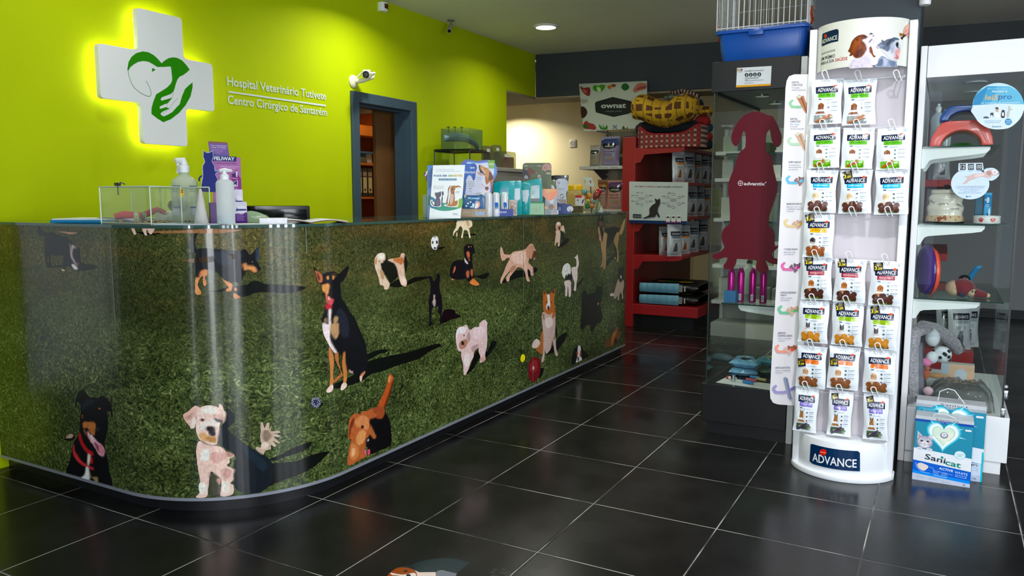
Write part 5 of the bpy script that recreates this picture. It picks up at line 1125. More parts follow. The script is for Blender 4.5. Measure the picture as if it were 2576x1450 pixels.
# red dog shaped sign
OUT = '365,152 330,153 290,170 275,180 245,210 215,260 198,310 205,350 225,370 240,355 262,310 272,275 285,285 290,320 287,370 280,385 250,410 235,450 215,510 195,560 182,600 178,650 185,700 188,750 190,820 185,860 150,890 138,930 142,970 155,1000 150,1015 120,1040 85,1050 80,1070 95,1080 130,1080 155,1070 175,1075 165,1100 150,1120 155,1140 185,1145 210,1140 225,1110 232,1085 240,1080 350,1088 355,1110 352,1140 370,1160 400,1165 425,1160 432,1140 420,1110 415,1090 430,1100 455,1110 495,1112 500,1085 460,1070 455,1040 480,1020 505,985 475,1000 468,960 470,930 460,900 440,880 432,860 440,800 460,740 478,680 485,620 480,580 465,520 455,460 445,430 420,405 415,380 415,330 420,290 430,275 440,265 445,290 455,340 475,370 490,375 510,355 515,320 510,290 490,240 470,200 455,180 430,175 400,160'
DS = Surf([(-1.1,3.956),(-.6,3.956)]); pts = [DS.px(1760 + x / 2.5,220 + y / 2.5) for x,y in catmull(P2(OUT),3)]
t = thing('dog_shaped_sign','dark red dog shaped sign standing against the left glass cabinet','sign',(-.85,3.956,.9))
MB().prism([(-1.1 + u,v) for u,v in pts],3.957,3.963,'y').build('dog_panel',mat('dark_red_board','#5e0c1e',.45,nz=(2,.04),spec=.2),t,smooth=False)
A = Art(DS,(1760,220,2.5)); A.textpx('advantix',(278,615),(411,617),20,'#e8e4e8',.035); A.ell((257,603),16,17,'#e8e4e8',24,True); A.ell((257,603),13,14,'#5e0c1e',24,True); A.ell((416,598),4,4,'#e8e4e8',10,True)
A.rect(*(A.T((245,604.5))),*(A.T((269,601.5))),'#e8e4e8'); A.rect(*(A.T((255.5,616))),*(A.T((258.5,590))),'#e8e4e8'); A.build('brand_lettering',PAPER,t)
# notice on the black header
NS = Surf([(-1.063,YC - .0006),(-.64,YC - .0006)]); A = Art(NS,(1780,0,5.8)); t = thing('priority_notice','white notice with four round symbols on the black cabinet header','notice',(-.86,YC,1.8))
A.poly('430,992 935,963 920,1250 416,1277','#dfe4e8',True); A.poly('420,1248 922,1222 920,1250 416,1277','#e0a818',True)
A.textpx('ATENDIMENTO PRIORITÁRIO*',(534,1050),(818,1036),18,'#14181c',.015,ital=.15)
for i,x in enumerate((570,631,692,755)):
    A.ell((x,1095 - i * 3),28,29,'#14302c',18,True); A.ell((x,1082 - i * 3),5,6,'#e8ecec',8,True); A.poly([(x - 7,1092 - i * 3),(x + 7,1092 - i * 3),(x + 4,1115 - i * 3),(x - 4,1115 - i * 3)],'#e8ecec',True)
    if i == 2: A.ell((x + 2,1106 - i * 3),12,9,'#e8ecec',14,True); A.ell((x + 3,1105 - i * 3),8,6,'#14302c',12,True)
A.poly('436,1006 470,1004 469,1036 436,1038','#b0a080',True); A.poly('480,1004 513,1002 512,1034 480,1036','#8c7480',True); A.poly('445,1012 462,1011 461,1030 445,1031','#d8b050',True)
for i,(x0,x1,y) in enumerate(((545,757,1138),(545,742,1154),(545,590,1171),(545,825,1182),(538,670,1215),(445,510,1052))):
    dx = (x1 - x0) * .057; A.poly([(x0,y - 2),(x1,y - 2 - dx),(x1,y + 2 - dx),(x0,y + 2)],'#58646c',True)
A.build('notice_sheet',GLOSSP,t)
# ---- wire cage with a blue tub on top
cg = thing('wire_pet_cage','white wire pet cage with a blue plastic tub on the black cabinet header','cage',(-.83,4.15,1.902))
BL = mat('blue_plastic','#1450a8',.3,nz=(6,.03)); y0,y1 = 3.955,4.42
def tubring(x0,x1,ya,yb,z): return [(x0 + .02,ya,z),(x1 - .02,ya,z),(x1,ya + .02,z),(x1,yb - .02,z),(x1 - .02,yb,z),(x0 + .02,yb,z),(x0,yb - .02,z),(x0,ya + .02,z)]
tb = MB(); Rg = [tubring(-1.02,-.645,y0 + .035,y1 - .03,1.903),tubring(-1.028,-.637,y0 + .02,y1 - .02,1.96),tubring(-1.03,-.632,y0 + .018,y1 - .018,1.985),tubring(-1.036,-.628,y0 + .012,y1 - .012,2.03),tubring(-1.052,-.612,y0,y1,2.032),tubring(-1.052,-.612,y0,y1,2.048),tubring(-1.03,-.634,y0 + .02,y1 - .02,2.048),tubring(-1.01,-.655,y0 + .045,y1 - .04,1.908)]
vr = [[tb.bm.verts.new(p) for p in r] for r in Rg]
for a,b in zip(vr,vr[1:]):
    for k in range(8): tb.bm.faces.new((a[k],a[(k + 1) % 8],b[(k + 1) % 8],b[k]))
tb.bm.faces.new(vr[0][::-1]); tb.bm.faces.new(vr[-1]); tb.build('tub',BL,cg,bevel=.002,angle=30)
MB().box(-.885,-.815,y0 - .006,y0 + .012,2.012,2.045).build('tub_latch',BL,cg,bevel=.002)
WG = mat('cage_wire','#dfe2e4',.3); fx0,fx1,ZT = -1.043,-.619,2.42
fr_ = MB(); bars = [(fx0 + (fx1 - fx0) * i / 16) for i in range(17)]
for x in bars: fr_.tube([(x,y0 + .008,2.05),(x,y0 + .008,ZT)],.0019,5)
for z in (2.058,2.35): fr_.tube([(fx0,y0 + .006,z),(fx1,y0 + .006,z)],.0024,5)
fr_.build('front_grille',WG,cg)
for nm,x in (('left_grille',fx0),('right_grille',fx1)):
    g = MB()
    for i in range(15): yy = y0 + .02 + (y1 - y0 - .04) * i / 14; g.tube([(x,yy,2.05),(x,yy,ZT)],.0015,4)
    for i in range(9): g.tube([(x,y0 + .01,2.06 + i * .042),(x,y1 - .01,2.06 + i * .042)],.0015,4)
    g.build(nm,WG,cg)
g = MB()
for i in range(17): g.tube([(bars[i],y1 - .01,2.05),(bars[i],y1 - .01,ZT)],.0015,4)
for i in range(5): g.tube([(fx0,y1 - .012,2.06 + i * .085),(fx1,y1 - .012,2.06 + i * .085)],.0015,4)
g.build('rear_grille',WG,cg)
g = MB()
for i in range(15): yy = y0 + .02 + (y1 - y0 - .04) * i / 14; g.tube([(fx0,yy,ZT),(fx1,yy,ZT)],.0015,4)
g.build('top_grille',WG,cg)
CL = mat('orange_clip','#b83418',.35)
for x,y,z in ((fx0 - .006,y0 + .07,2.03),(fx1 + .006,y0 + .1,2.08)):
    MB().tube([(x,y,z - .02),(x + .004,y + .01,z),(x - .002,y,z + .03),(x + .003,y - .01,z + .06)],[.005,.006,.006,.004],6).build('cage_clip',CL,cg)
sh_ = MB()
for yy,hh in ((4.1,.2),(4.2,.16),(4.3,.12)): sh_.tube([(-.99,yy,2.06),(-.99,yy,2.06 + hh + .12),(-.97,yy,2.08 + hh + .12),(-.7,yy,2.08 + hh + .12)],.0018,5)
sh_.build('inner_frame',WG,cg)
MB().box(-.90,-.66,4.0,4.35,2.34,2.352).build('dark_shelf',BLK,cg,bevel=.003)
# ---- right cabinet, white header
VX0,VX1 = -.106,.300; YV = 4.95
c2 = thing('glass_cabinet','tall glass cabinet with a white header and white base at the right edge','display cabinet',(.08,4.4,0))
MB().box(-.134,-.108,YC,YV,0,1.895).build('back_upright',WHITEP,c2,bevel=.002,smooth=False)
MB().box(VX0,VX1,YC,YV,1.756,1.893).build('header',WHITEP,c2,bevel=.002,smooth=False)
MB().box(VX0,VX1 - .002,YC - .004,YV,.056,.262).build('base',WHITEP,c2,bevel=.003,smooth=False)
MB().box(VX0,.276,YC + .004,YV - .02,0,.056).build('base_plinth',WHITEP,c2,smooth=False)
MB().box(-.104,.262,YC,YC + .006,.264,1.755).build('front_pane',GL,c2,smooth=False)
MB().box(.268,.274,YC + .02,YV,.270,1.75).build('door_pane',glass_mat('door_glass','#fafdfb',.3),c2,smooth=False)
MB().box(.264,.272,YC - .001,YC + .008,.264,1.755).build('edge_profile',BLK,c2,smooth=False)
for y in (4.22,4.6): MB().lathe([(.045,-.004),(.045,0),(.038,-.002)],(.09,y,1.7555),22).build('cabinet_spotlight',UPW,c2)
k0 = PY(2530,985,YC - .006); MB().tube([(.275,YC - .004,k0.z + .022),(.275,YC - .012,k0.z + .022)],.007,12).build('lock',CHR,c2)
MB().box(.268,.284,YC - .012,YC - .010,k0.z - .035,k0.z + .004).build('key',CHR,c2,bevel=.0008)
MB().box(.262,.279,YC - .006,YC + .012,.264,.305).build('hinge',CHR,c2,bevel=.002)
for z,x1 in ((1.455,.190),(1.111,.247),(.772,.245)):
    glass_shelf(c2,-.104,x1,YC + .014,YV - .1,z)
    bracket(c2,-.107,.155,YC + .024,z - .007,1,WHITEP,h0=.09); bracket(c2,-.107,.155,YC + .42,z - .007,1,WHITEP,h0=.09)
# plastic pet bowls with arched cut-outs
def archbowl(x0,x1,z0,z1,y0,y1,m,lb,top=.2,ax=.18):
    t = thing('plastic_bowl',lb,'pet bowl',((x0 + x1) / 2,(y0 + y1) / 2,z0)); w,h = x1 - x0,z1 - z0
    pts = [(x0,z0),(x0 + w * .02,z0 + h * .35),(x0 + w * top * .6,z0 + h * .8),(x0 + w * top,z0 + h * .95),(x0 + w * (top + .08),z1),(x1 - w * (top + .08),z1),(x1 - w * top,z0 + h * .95),(x1 - w * top * .6,z0 + h * .8),(x1 - w * .02,z0 + h * .35),(x1,z0),(x1 - w * ax,z0)]
    pts += [(x0 + w * .5 + w * (.5 - ax) * math.cos(a),z0 + h * .62 * math.sin(a)) for a in [math.pi * k / 12 for k in range(1,12)]] + [(x0 + w * ax,z0)]
    MB().prism(pts,y0,y1,'y').build('bowl_shell',m,t,bevel=.006,seg=3,angle=50); return t
p0,p1 = PY(2338,366,4.06),PY(2499,366,4.06); zc_ = PY(2430,303,4.06).z
archbowl(p0.x,p1.x,1.456,zc_,4.05,4.27,mat('coral_plastic','#e8564e',.28,nz=(5,.03),coat=.3),'coral pink plastic pet bowl under the blue one')
q0,q1 = PY(2362,310,4.08),PY(2476,310,4.08); archbowl(q0.x,q1.x + .03,zc_ + .001,PY(2430,265,4.08).z,4.07,4.25,mat('blue_bowl_plastic','#0c4ca4',.25,coat=.3),'blue plastic pet bowl stacked on the coral one')
g0,g1 = PY(2372,366,4.3),PY(2465,366,4.3)
t = thing('green_bowl','bright green pet bowl behind the coral bowl arch','pet bowl',((g0.x + g1.x) / 2,4.36,1.456)); MB().lathe([(.06,0),(.058,.01),(.045,.028),(.03,.034),(.028,.028),(.01,.026)],((g0.x + g1.x) / 2,4.36,1.456),28).build('bowl',mat('green_plastic','#2c9c1c',.3),t)
# ceramic treat jar with fish bones
j = PY(2376,556,4.08); jl = (j.x,4.09,1.112); s_ = .00163
t = thing('treat_jar','cream ceramic treat jar with fish bone drawings and a wooden band','jar',jl)
CER = mat('cream_ceramic','#d8d0c4',.18,nz=(5,.03),coat=.4)
prof = [(.076,0),(.077,.012),(.071,.035),(.070,.044),(.074,.060),(.075,.072),(.068,.086),(.066,.096),(.070,.108),(.070,.118),(.064,.128),(.058,.134)]
MB().lathe(prof,jl,40).build('jar_body',CER,t,angle=60)
MB().lathe([(.06,.134),(.062,.137),(.062,.148),(.056,.152),(.02,.154)],jl,40).build('jar_lid',CER,t,angle=40)
MB().lathe([(.004,.153),(.012,.158),(.014,.166),(.010,.174),(.004,.176)],jl,16).build('lid_knob',MATS['black_plastic'],t)
MB().lathe([(.0768,-.0),(.0785,.003),(.0785,.007),(.0768,.008)],jl,40,caps=False).build('base_ring',MATS['black_plastic'],t)
class JarS:
    def __init__(s,R0): s.R0 = R0
    def rad(s,v):
        z = v
        for (r0,z0),(r1,z1) in zip(prof,prof[1:]):
            if z0 <= z <= z1: return r0 + (r1 - r0) * (z - z0) / (z1 - z0 or 1)
        return .07
    def w(s,u,v,d=0): a = u / .07 - math.pi / 2 + .02; r = s.rad(v) + d; return Vector((jl[0] + r * math.cos(a),jl[1] + r * math.sin(a),jl[2] + v))
    def cuts(s): return [i * .007 for i in range(-14,15)]
    def vcuts(s): return [q_[1] for q_ in prof]
A = Art(JarS(0)); DK = '#54484c'
def fish(x,z,L,r=0):
    c,s2 = math.cos(r),math.sin(r); f = lambda a,b: (x + (a * c - b * s2) * L,z + (a * s2 + b * c) * L)
    A.line([f(-.35,0),f(.32,0)],.0012,DK)
    for k in range(5): A.line([f(-.22 + k * .1,-.12),f(-.2 + k * .1,.12)],.001,DK)
    A.line([f(.32,0),f(.5,.14),f(.46,0),f(.5,-.14),f(.32,0)],.001,DK); A.line([f(-.3,.15),f(-.5,0),f(-.3,-.15),f(-.26,0),f(-.3,.15)],.001,DK)
fish(-.012,.088,.042,.12); fish(-.066,.098,.03,-.5); fish(.060,.082,.032,-.4); fish(.036,.066,.034,0)
A.poly([(-.1,.010),(.1,.010),(.1,.036),(-.1,.036)],'#c4ac90')
bone(A,(-.012,.023),.034,.016,.35,'#8c5040',False)
for k in range(9): A.ell((-.075 + k * .019 + (.0 if k != 4 else 0),.016 + .013 * (k % 2)),.003,.0026,'#4c4048',8)
A.build('jar_print',attr_mat('glazed_print',.2),t,d0=.0006,dz=.00005)
# white bowl with red paws
b0 = PY(2482,560,4.05); bl = (b0.x,4.06,1.112); t = thing('white_pet_bowl','small white pet bowl with red paw prints on the glass shelf','pet bowl',bl)
MB().lathe([(.050,0),(.054,.004),(.052,.024),(.054,.034),(.050,.036),(.046,.02),(.02,.008)],bl,36).build('bowl',mat('white_ceramic','#e4e6e6',.15,coat=.4),t,angle=60)
class CylS:
    def __init__(s,c,r): s.c_,s.r = c,r
    def w(s,u,v,d=0): a = u / s.r - math.pi / 2; return Vector((s.c_[0] + (s.r + d) * math.cos(a),s.c_[1] + (s.r + d) * math.sin(a),s.c_[2] + v))
    def cuts(s): return [i * s.r * .12 for i in range(-12,13)]
def paw(A,x,z,s,c):
    A.ell((x,z - s * .2),s * .42,s * .32,c,12)
    for dx,dz_ in ((-.45,.15),(-.17,.42),(.17,.42),(.45,.15)): A.ell((x + dx * s,z + dz_ * s),s * .15,s * .19,c,8)
A = Art(CylS(bl,.0545)); paw(A,-.024,.018,.017,'#c83c3c'); paw(A,.022,.018,.017,'#c83c3c'); A.build('paw_print',MATS['glazed_print'],t)
def art_bluebox(A,w,z,h):
    A.rect(0,z + h * .55,w,z + h * .92,'#1c84c0').ell((w * .5,z + h * .76),w * .2,h * .1,'#dfe8f0'); A.text('HIGH',w * .06,z + h * .74,h * .06,'#eef4f8',w * .3,0,.02); A.lines(w * .2,z + h * .6,w * .6,2,h * .05,h * .02,'#dfeaf0'); A.poly([(w * .2,z),(w * .55,z + h * .35),(w * .8,z + h * .3),(w,z)],'#2c4c7c'); A.ell((w * .75,z + h * .35),w * .09,h * .14,'#e8f0f4')
k0,k1 = PY(2474,540,4.10),PY(2497,485,4.10)
carton(k0.x,k1.x,4.125,4.16,1.112,k1.z,'#2c9cd4','light blue carton with a white bird standing behind the paw bowl',art=art_bluebox)
carton(k0.x - .034,k0.x - .002,4.13,4.17,1.112,k1.z - .02,'#28607c','dark teal carton left of the light blue one')
# third shelf: discs, dog toy, cards
def disc(px,y,z,r,th,m,lb,tilt,nm='flying_disc',rz=0):
    p = PY(px,650,y); t = thing(nm,lb,'toy',(p.x,y,z))
    MB().lathe([(.001,0),(r * .7,0),(r * .93,.004),(r,.014),(r * .985,th),(r * .94,th),(r * .95,.012),(r * .7,.005),(.001,.005)],(0,0,0),40,caps=False,M=TRS((p.x,y,z + r),0,math.pi / 2 + tilt,rz)).build('disc',m,t,angle=50)
    return t
disc(2322,4.12,.7735,.118,.022,mat('purple_plastic','#4c1c84',.25,coat=.2),'purple flying disc standing on edge on the glass shelf',.0,rz=.32)
disc(2352,4.14,.7735,.112,.022,mat('orange_plastic','#f0563c',.25,coat=.2),'orange flying disc standing on edge beside the red toy',math.pi,rz=.3)
rp = PY(2343,650,4.16); t = thing('red_toy','red translucent dumbbell toy between the purple and orange discs','toy',(rp.x,4.2,.7735))
MB().lathe([(.022,0),(.03,.012),(.03,.04),(.018,.06),(.016,.12),(.028,.145),(.03,.17),(.02,.19)],(rp.x - .004,4.2,.7735),18,sx=.7).build('dumbbell',mat('red_plastic','#c01418',.15,coat=.4),t)
# plush Santa dog lying down
sp = PY(2420,745,4.12); t = thing('plush_toy','dark red and cream plush toy lying on its side on the glass shelf','soft toy',(sp.x,4.12,.773))
DR,CR = mat('dark_red_plush','#6c1824',.9,nz=(60,.25),bump=(120,.6,.004),sheen=.3),mat('cream_plush','#b09c80',.9,nz=(60,.2),bump=(120,.6,.004),sheen=.3)
MB().ball((sp.x + .00,4.12,.815),(.052,.04,.042),18).build('body',DR,t)
MB().ball((sp.x - .035,4.12,.81),(.034,.036,.037),16).ball((sp.x + .036,4.115,.795),(.026,.028,.0215),16).build('head_and_trim',CR,t)
MB().tube([(sp.x + .05,4.11,.795),(sp.x + .075,4.11,.79),(sp.x + .098,4.11,.785)],[.022,.017,.011],14).build('hat',DR,t)
MB().ball((sp.x + .100,4.11,.785),.011,12).build('pompon',CR,t)
MB().ball((sp.x + .04,4.088,.803),.004,8).ball((sp.x + .052,4.09,.800),.004,8).build('eyes',MATS['black_plastic'],t)
MB().box(sp.x - .012,sp.x + .012,4.082,4.09,.776,.794).build('belt',mat('navy_cloth','#1c2438',.8),t,bevel=.003)
kp = PY(2427,700,4.22); t = thing('black_toy','black rubber dog toy behind the plush toy','toy',(kp.x,4.2,.7735))
MB().tube([(kp.x + .03,4.2,.776),(kp.x + .02,4.2,.81),(kp.x,4.2,.84)],[.012,.014,.02],12).ball((kp.x - .002,4.2,.848),(.026,.02,.02),14).build('toy_body',MATS['black_plastic'],t)
cp = PY(2440,660,4.26); t = thing('toy_card','blue cardboard toy tag curling above the plush toy','tag',(cp.x,4.26,.7735))
MB().grid(lambda u,v: Vector((cp.x - .03 + .045 * v * v + .028 * u + .01 * v,4.26 - .02 * v * v,.775 + .135 * v)),2,10).build('card',mat('blue_card','#1c74ac',.4),t); t.children[0].modifiers.new('thickness','SOLIDIFY').thickness = .0012
# stickers on the front pane
SV = Surf([(-.2,YC - .0008),(.4,YC - .0008)])
A = Art(SV,(2280,180,4.834)); t = thing('round_sticker','round blue and white programme sticker high on the right cabinet glass','sticker',(.18,YC,1.6))
A.ell((1118,422),314,283,'#c4dce8',48,True)
A.poly([(1118 + 314 * math.cos(math.radians(a)),422 + 283 * math.sin(math.radians(a))) for a in list(range(182,358,8))][0:6] + [(985,178),(1255,178)] + [(1118 + 314 * math.cos(math.radians(a)),422 + 283 * math.sin(math.radians(a))) for a in (318,326,334,342,350,358)],'#6cb0cc',True)
A.poly('832,300 985,178 1100,178 1000,410 808,410','#2c84b0',True); A.poly('1000,178 1100,178 1080,300 1000,410 900,410','#4c9cc0',True)
A.textpx('Esta clínica aderiu',(985,215),(1230,218),18,'#a8d0e0',0); A.textpx('PROGRAMA',(1042,255),(1228,253),22,'#e8f4f8',.015)
A.textpx('leiS',(958,345),(1110,345),62,'#e8b070',.01); A.textpx('pro',(1118,335),(1280,335),62,'#1c5c98',.015); A.textpx('de controlo da leishmaniose',(908,392),(1380,385),18,'#e0f0f4',0)
A.poly('812,412 1428,400 1425,480 1390,560 1320,640 1240,690 1118,705 1000,690 900,635 840,560','#d4e2e8',True,sm=2)
for c,q in (('#4c4c58','930,565 960,545 1000,555 1005,568 970,572'),('#2c2c3c','1020,510 1050,500 1060,515 1055,555 1045,530 1030,530 1025,555'),('#e8ece8','1070,525 1100,490 1140,520 1135,555 1100,560 1080,550'),('#c8a898','1085,440 1118,440 1118,490 1090,490'),('#38303c','1082,442 1100,432 1120,445 1118,460 1086,456'),('#1c1c2c','1160,475 1195,475 1195,560 1150,558'),('#e8e8e8','1165,500 1185,500 1185,540 1165,540'),('#b8bcb4','1235,425 1262,420 1262,450 1298,462 1258,480 1245,555 1222,560 1222,500 1240,470')): A.poly(q,c,True,sm=2)
A.ell((1240,612),44,40,'#2c7cb0',22,True); A.textpx('Esteve',(1045,680),(1153,678),20,'#2c5c80',.02)
for i,(x0,x1,y) in enumerate(((950,1155,602),(955,1140,622),(1205,1275,595),(1215,1268,612),(1205,1272,628))): A.poly([(x0,y - 2),(x1,y - 3),(x1,y + 2),(x0,y + 3)],'#7ca0bc' if i < 2 else '#c0dcec',True)
A.build('sticker_print',GLOSSP,t,dz=.00005)
A = Art(SV,(2260,380,3.6266)); t = thing('puppy_sticker','cut-out sticker of a leaping puppy under a 12 00 00 counter','sticker',(.12,YC,1.25))
A.ell((655,300),175,142,'#ccdcec',44,True); A.poly('550,112 770,108 778,175 545,180','#ccdcec',True); A.poly('780,175 830,155 880,160 920,200 905,240 850,272 800,250','#ccdcec',True,sm=3)
for x,s2 in ((560,'12'),(634,'00'),(709,'00')): A.poly([(x,118),(x + 54,116),(x + 55,172),(x + 1,174)],'#22262c',True); A.textpx(s2,(x + 6,162),(x + 48,161),34,'#dfe4e8',.01); A.poly([(x,144),(x + 54,142.5),(x + 54,144.5),(x,146)],'#22262c',True); A.poly([(x + 6,180),(x + 46,179),(x + 46,183),(x + 6,184)],'#6c8cb4',True)
A.poly('590,232 640,228 680,210 740,205 800,190 830,170 880,175 910,200 900,222 860,225 840,245 800,245 770,235 720,245 680,262 650,270 620,295 585,305 600,285 620,262 625,242','#cbb4b0',True,sm=3,fz=1.5); A.poly('800,190 840,185 850,215 820,225','#ac8880',True,sm=2); A.poly('700,215 780,205 780,225 700,240','#dccac6',True,sm=2); A.poly('850,172 890,178 905,205 870,215','#e4dadc',True,sm=2); A.ell((880,195),5,5,'#3c2c30',8,True); A.ell((912,205),5,6,'#3c2c30',8,True)
for r_,(txt_,x0,x1,y,c) in enumerate((('E SE UMA ÚNICA TOMA PERMITISSE CONTROLAR',520,790,328,'#6c8094'),('PULGAS E CARRAÇAS DURANTE UM PERÍODO',530,780,342,'#6c8094'),('DE ATÉ 12 SEMANAS?',560,745,360,'#5c90b4'),('O seu médico veterinário sabe',595,715,374,'#7c90a4'),('RECOMENDE UMA PULGA E CARRAÇA',548,758,388,'#7c90a4'))): A.textpx(txt_,(x0,y),(x1,y - 1),8,c,0)
A.poly('615,416 625,407 636,416 625,426','#2c7c8c',True); A.textpx('MSD',(640,420),(662,420),8,'#2c5c7c',.02)
A.build('sticker_print',GLOSSP,t,dz=.00005)
# ---- pale shelving far beyond the left cabinet
YF2 = 6.9; fx = lambda px,y=500: PY(px,y,YF2).x; fz = lambda y,px=1870: PY(px,y,YF2).z
f2 = thing('wall_shelving','white shelving with cartons seen through the left glass cabinet','shelving',(fx(1880),YF2 + .2,0))
PWH = mat('far_shelf_white','#c4c8c0',.5,nz=(4,.03)); x0,x1 = fx(1797),fx(2040)
MB().box(x0,x1,YF2 + .36,YF2 + .38,0,1.85).build('back_panel',PWH,f2,smooth=False)
MB().box(x0,x0 + .03,YF2 + .3,YF2 + .36,0,1.85).build('upright',WHITEP,f2,smooth=False)
for y in (380,448,550,668,760): MB().box(x0,x1,YF2,YF2 + .36,fz(y) - .03,fz(y)).build('shelf',WHITEP,f2,smooth=False)
MB().box(x0,x1,YF2,YF2 + .36,0,.12).build('base',PWH,f2,smooth=False)
random.seed(11); nb = 0
cols_ = ('#a8b4a0','#dfe2dc','#8ca088','#c8ccc4','#5c84a0','#b8bcb4','#7c9c74')
for y in (380,448,550,668,760):
    x = x0 + .05
    while x < x1 - .12:
        w_,h_ = random.uniform(.09,.17),random.uniform(.12,.22) * (.75 if y < 460 else 1)
        carton(x,x + w_,YF2 + .05,YF2 + .25,fz(y),fz(y) + h_,cols_[nb % 7],'x',group='cartons on the far white shelving')
        nb += 1; x += w_ + random.uniform(.01,.04)
rank = 0
for o in COL.objects:
    if o.get('group') == 'cartons on the far white shelving': o['label'] = 'pale carton among others on the far shelving seen through the left glass cabinet'
# ================================================================ helpers for standing goods
def HP(px,dist):
    d = ray(px,502); h = Vector((d.x,d.y)).normalized(); return Vector((h.x * dist,h.y * dist))
def fdist(px):
    u,v = SM.px(px,560); q = SM.w(u,1); return math.hypot(q.x,q.y)
def VS(px,dist,rot=0,half=.6):
    """upright surface through the point seen at px, facing the aisle"""
    c = HP(px,dist); d = c.normalized(); r = Vector((d.y,-d.x)); cr,sr = math.cos(rot),math.sin(rot)
    r = Vector((r.x * cr - r.y * sr,r.x * sr + r.y * cr)); return Surf([c - r * half,c + r * half])
def slab(sf,uv,th,d=0,mb=None):
    mb = mb or MB(); n = len(uv)
    f = [mb.bm.verts.new(sf.w(u,v,d)) for u,v in uv]; b = [mb.bm.verts.new(sf.w(u,v,d - th)) for u,v in uv]
    for i in range(n): mb.bm.faces.new((f[i],f[(i + 1) % n],b[(i + 1) % n],b[i]))
    for t in tessellate_polygon([[Vector((u,v,0)) for u,v in uv]]):
        try: mb.bm.faces.new([f[i] for i in t]); mb.bm.faces.new([b[i] for i in t][::-1])
        except ValueError: pass
    return mb
def uvpx(sf,pts,zmin=None,org=None):
    out = []
    for p in pts:
        if org: p = (org[0] + p[0] / org[2],org[1] + p[1] / org[2])
        u,v = sf.px(*p); out.append((u,max(v,zmin) if zmin is not None else v))
    return out
def sthing(name,label,cat,sf,u,z,group=None):
    q = sf.w(u,z); return thing(name,label,cat,(q.x,q.y,z),group=group)
def vbox(name,label,cat,sf,x0,x1,ytop,z0,depth,col,art=None,org=None,body='box_body',group=None,m=None,bev=.0012,gloss=None):
    ym = ytop; u0,u1 = sf.px(x0,ym)[0],sf.px(x1,ym)[0]; zt = sf.px((x0 + x1) / 2,ym)[1]
    t = sthing(name,label,cat,sf,(u0 + u1) / 2,z0,group)
    slab(sf,[(u0,z0),(u1,z0),(u1,zt),(u0,zt)],depth).build(body,m or mat('card_' + col[1:],col,.45,nz=(9,.03)),t,bevel=bev,smooth=False)
    if art: A = Art(sf,org); art(A,u0,u1,z0,zt); A.build(body.replace('body','print') if 'body' in body else body + '_print',gloss or GLOSSP,t)
    return t,(u0,u1,zt)
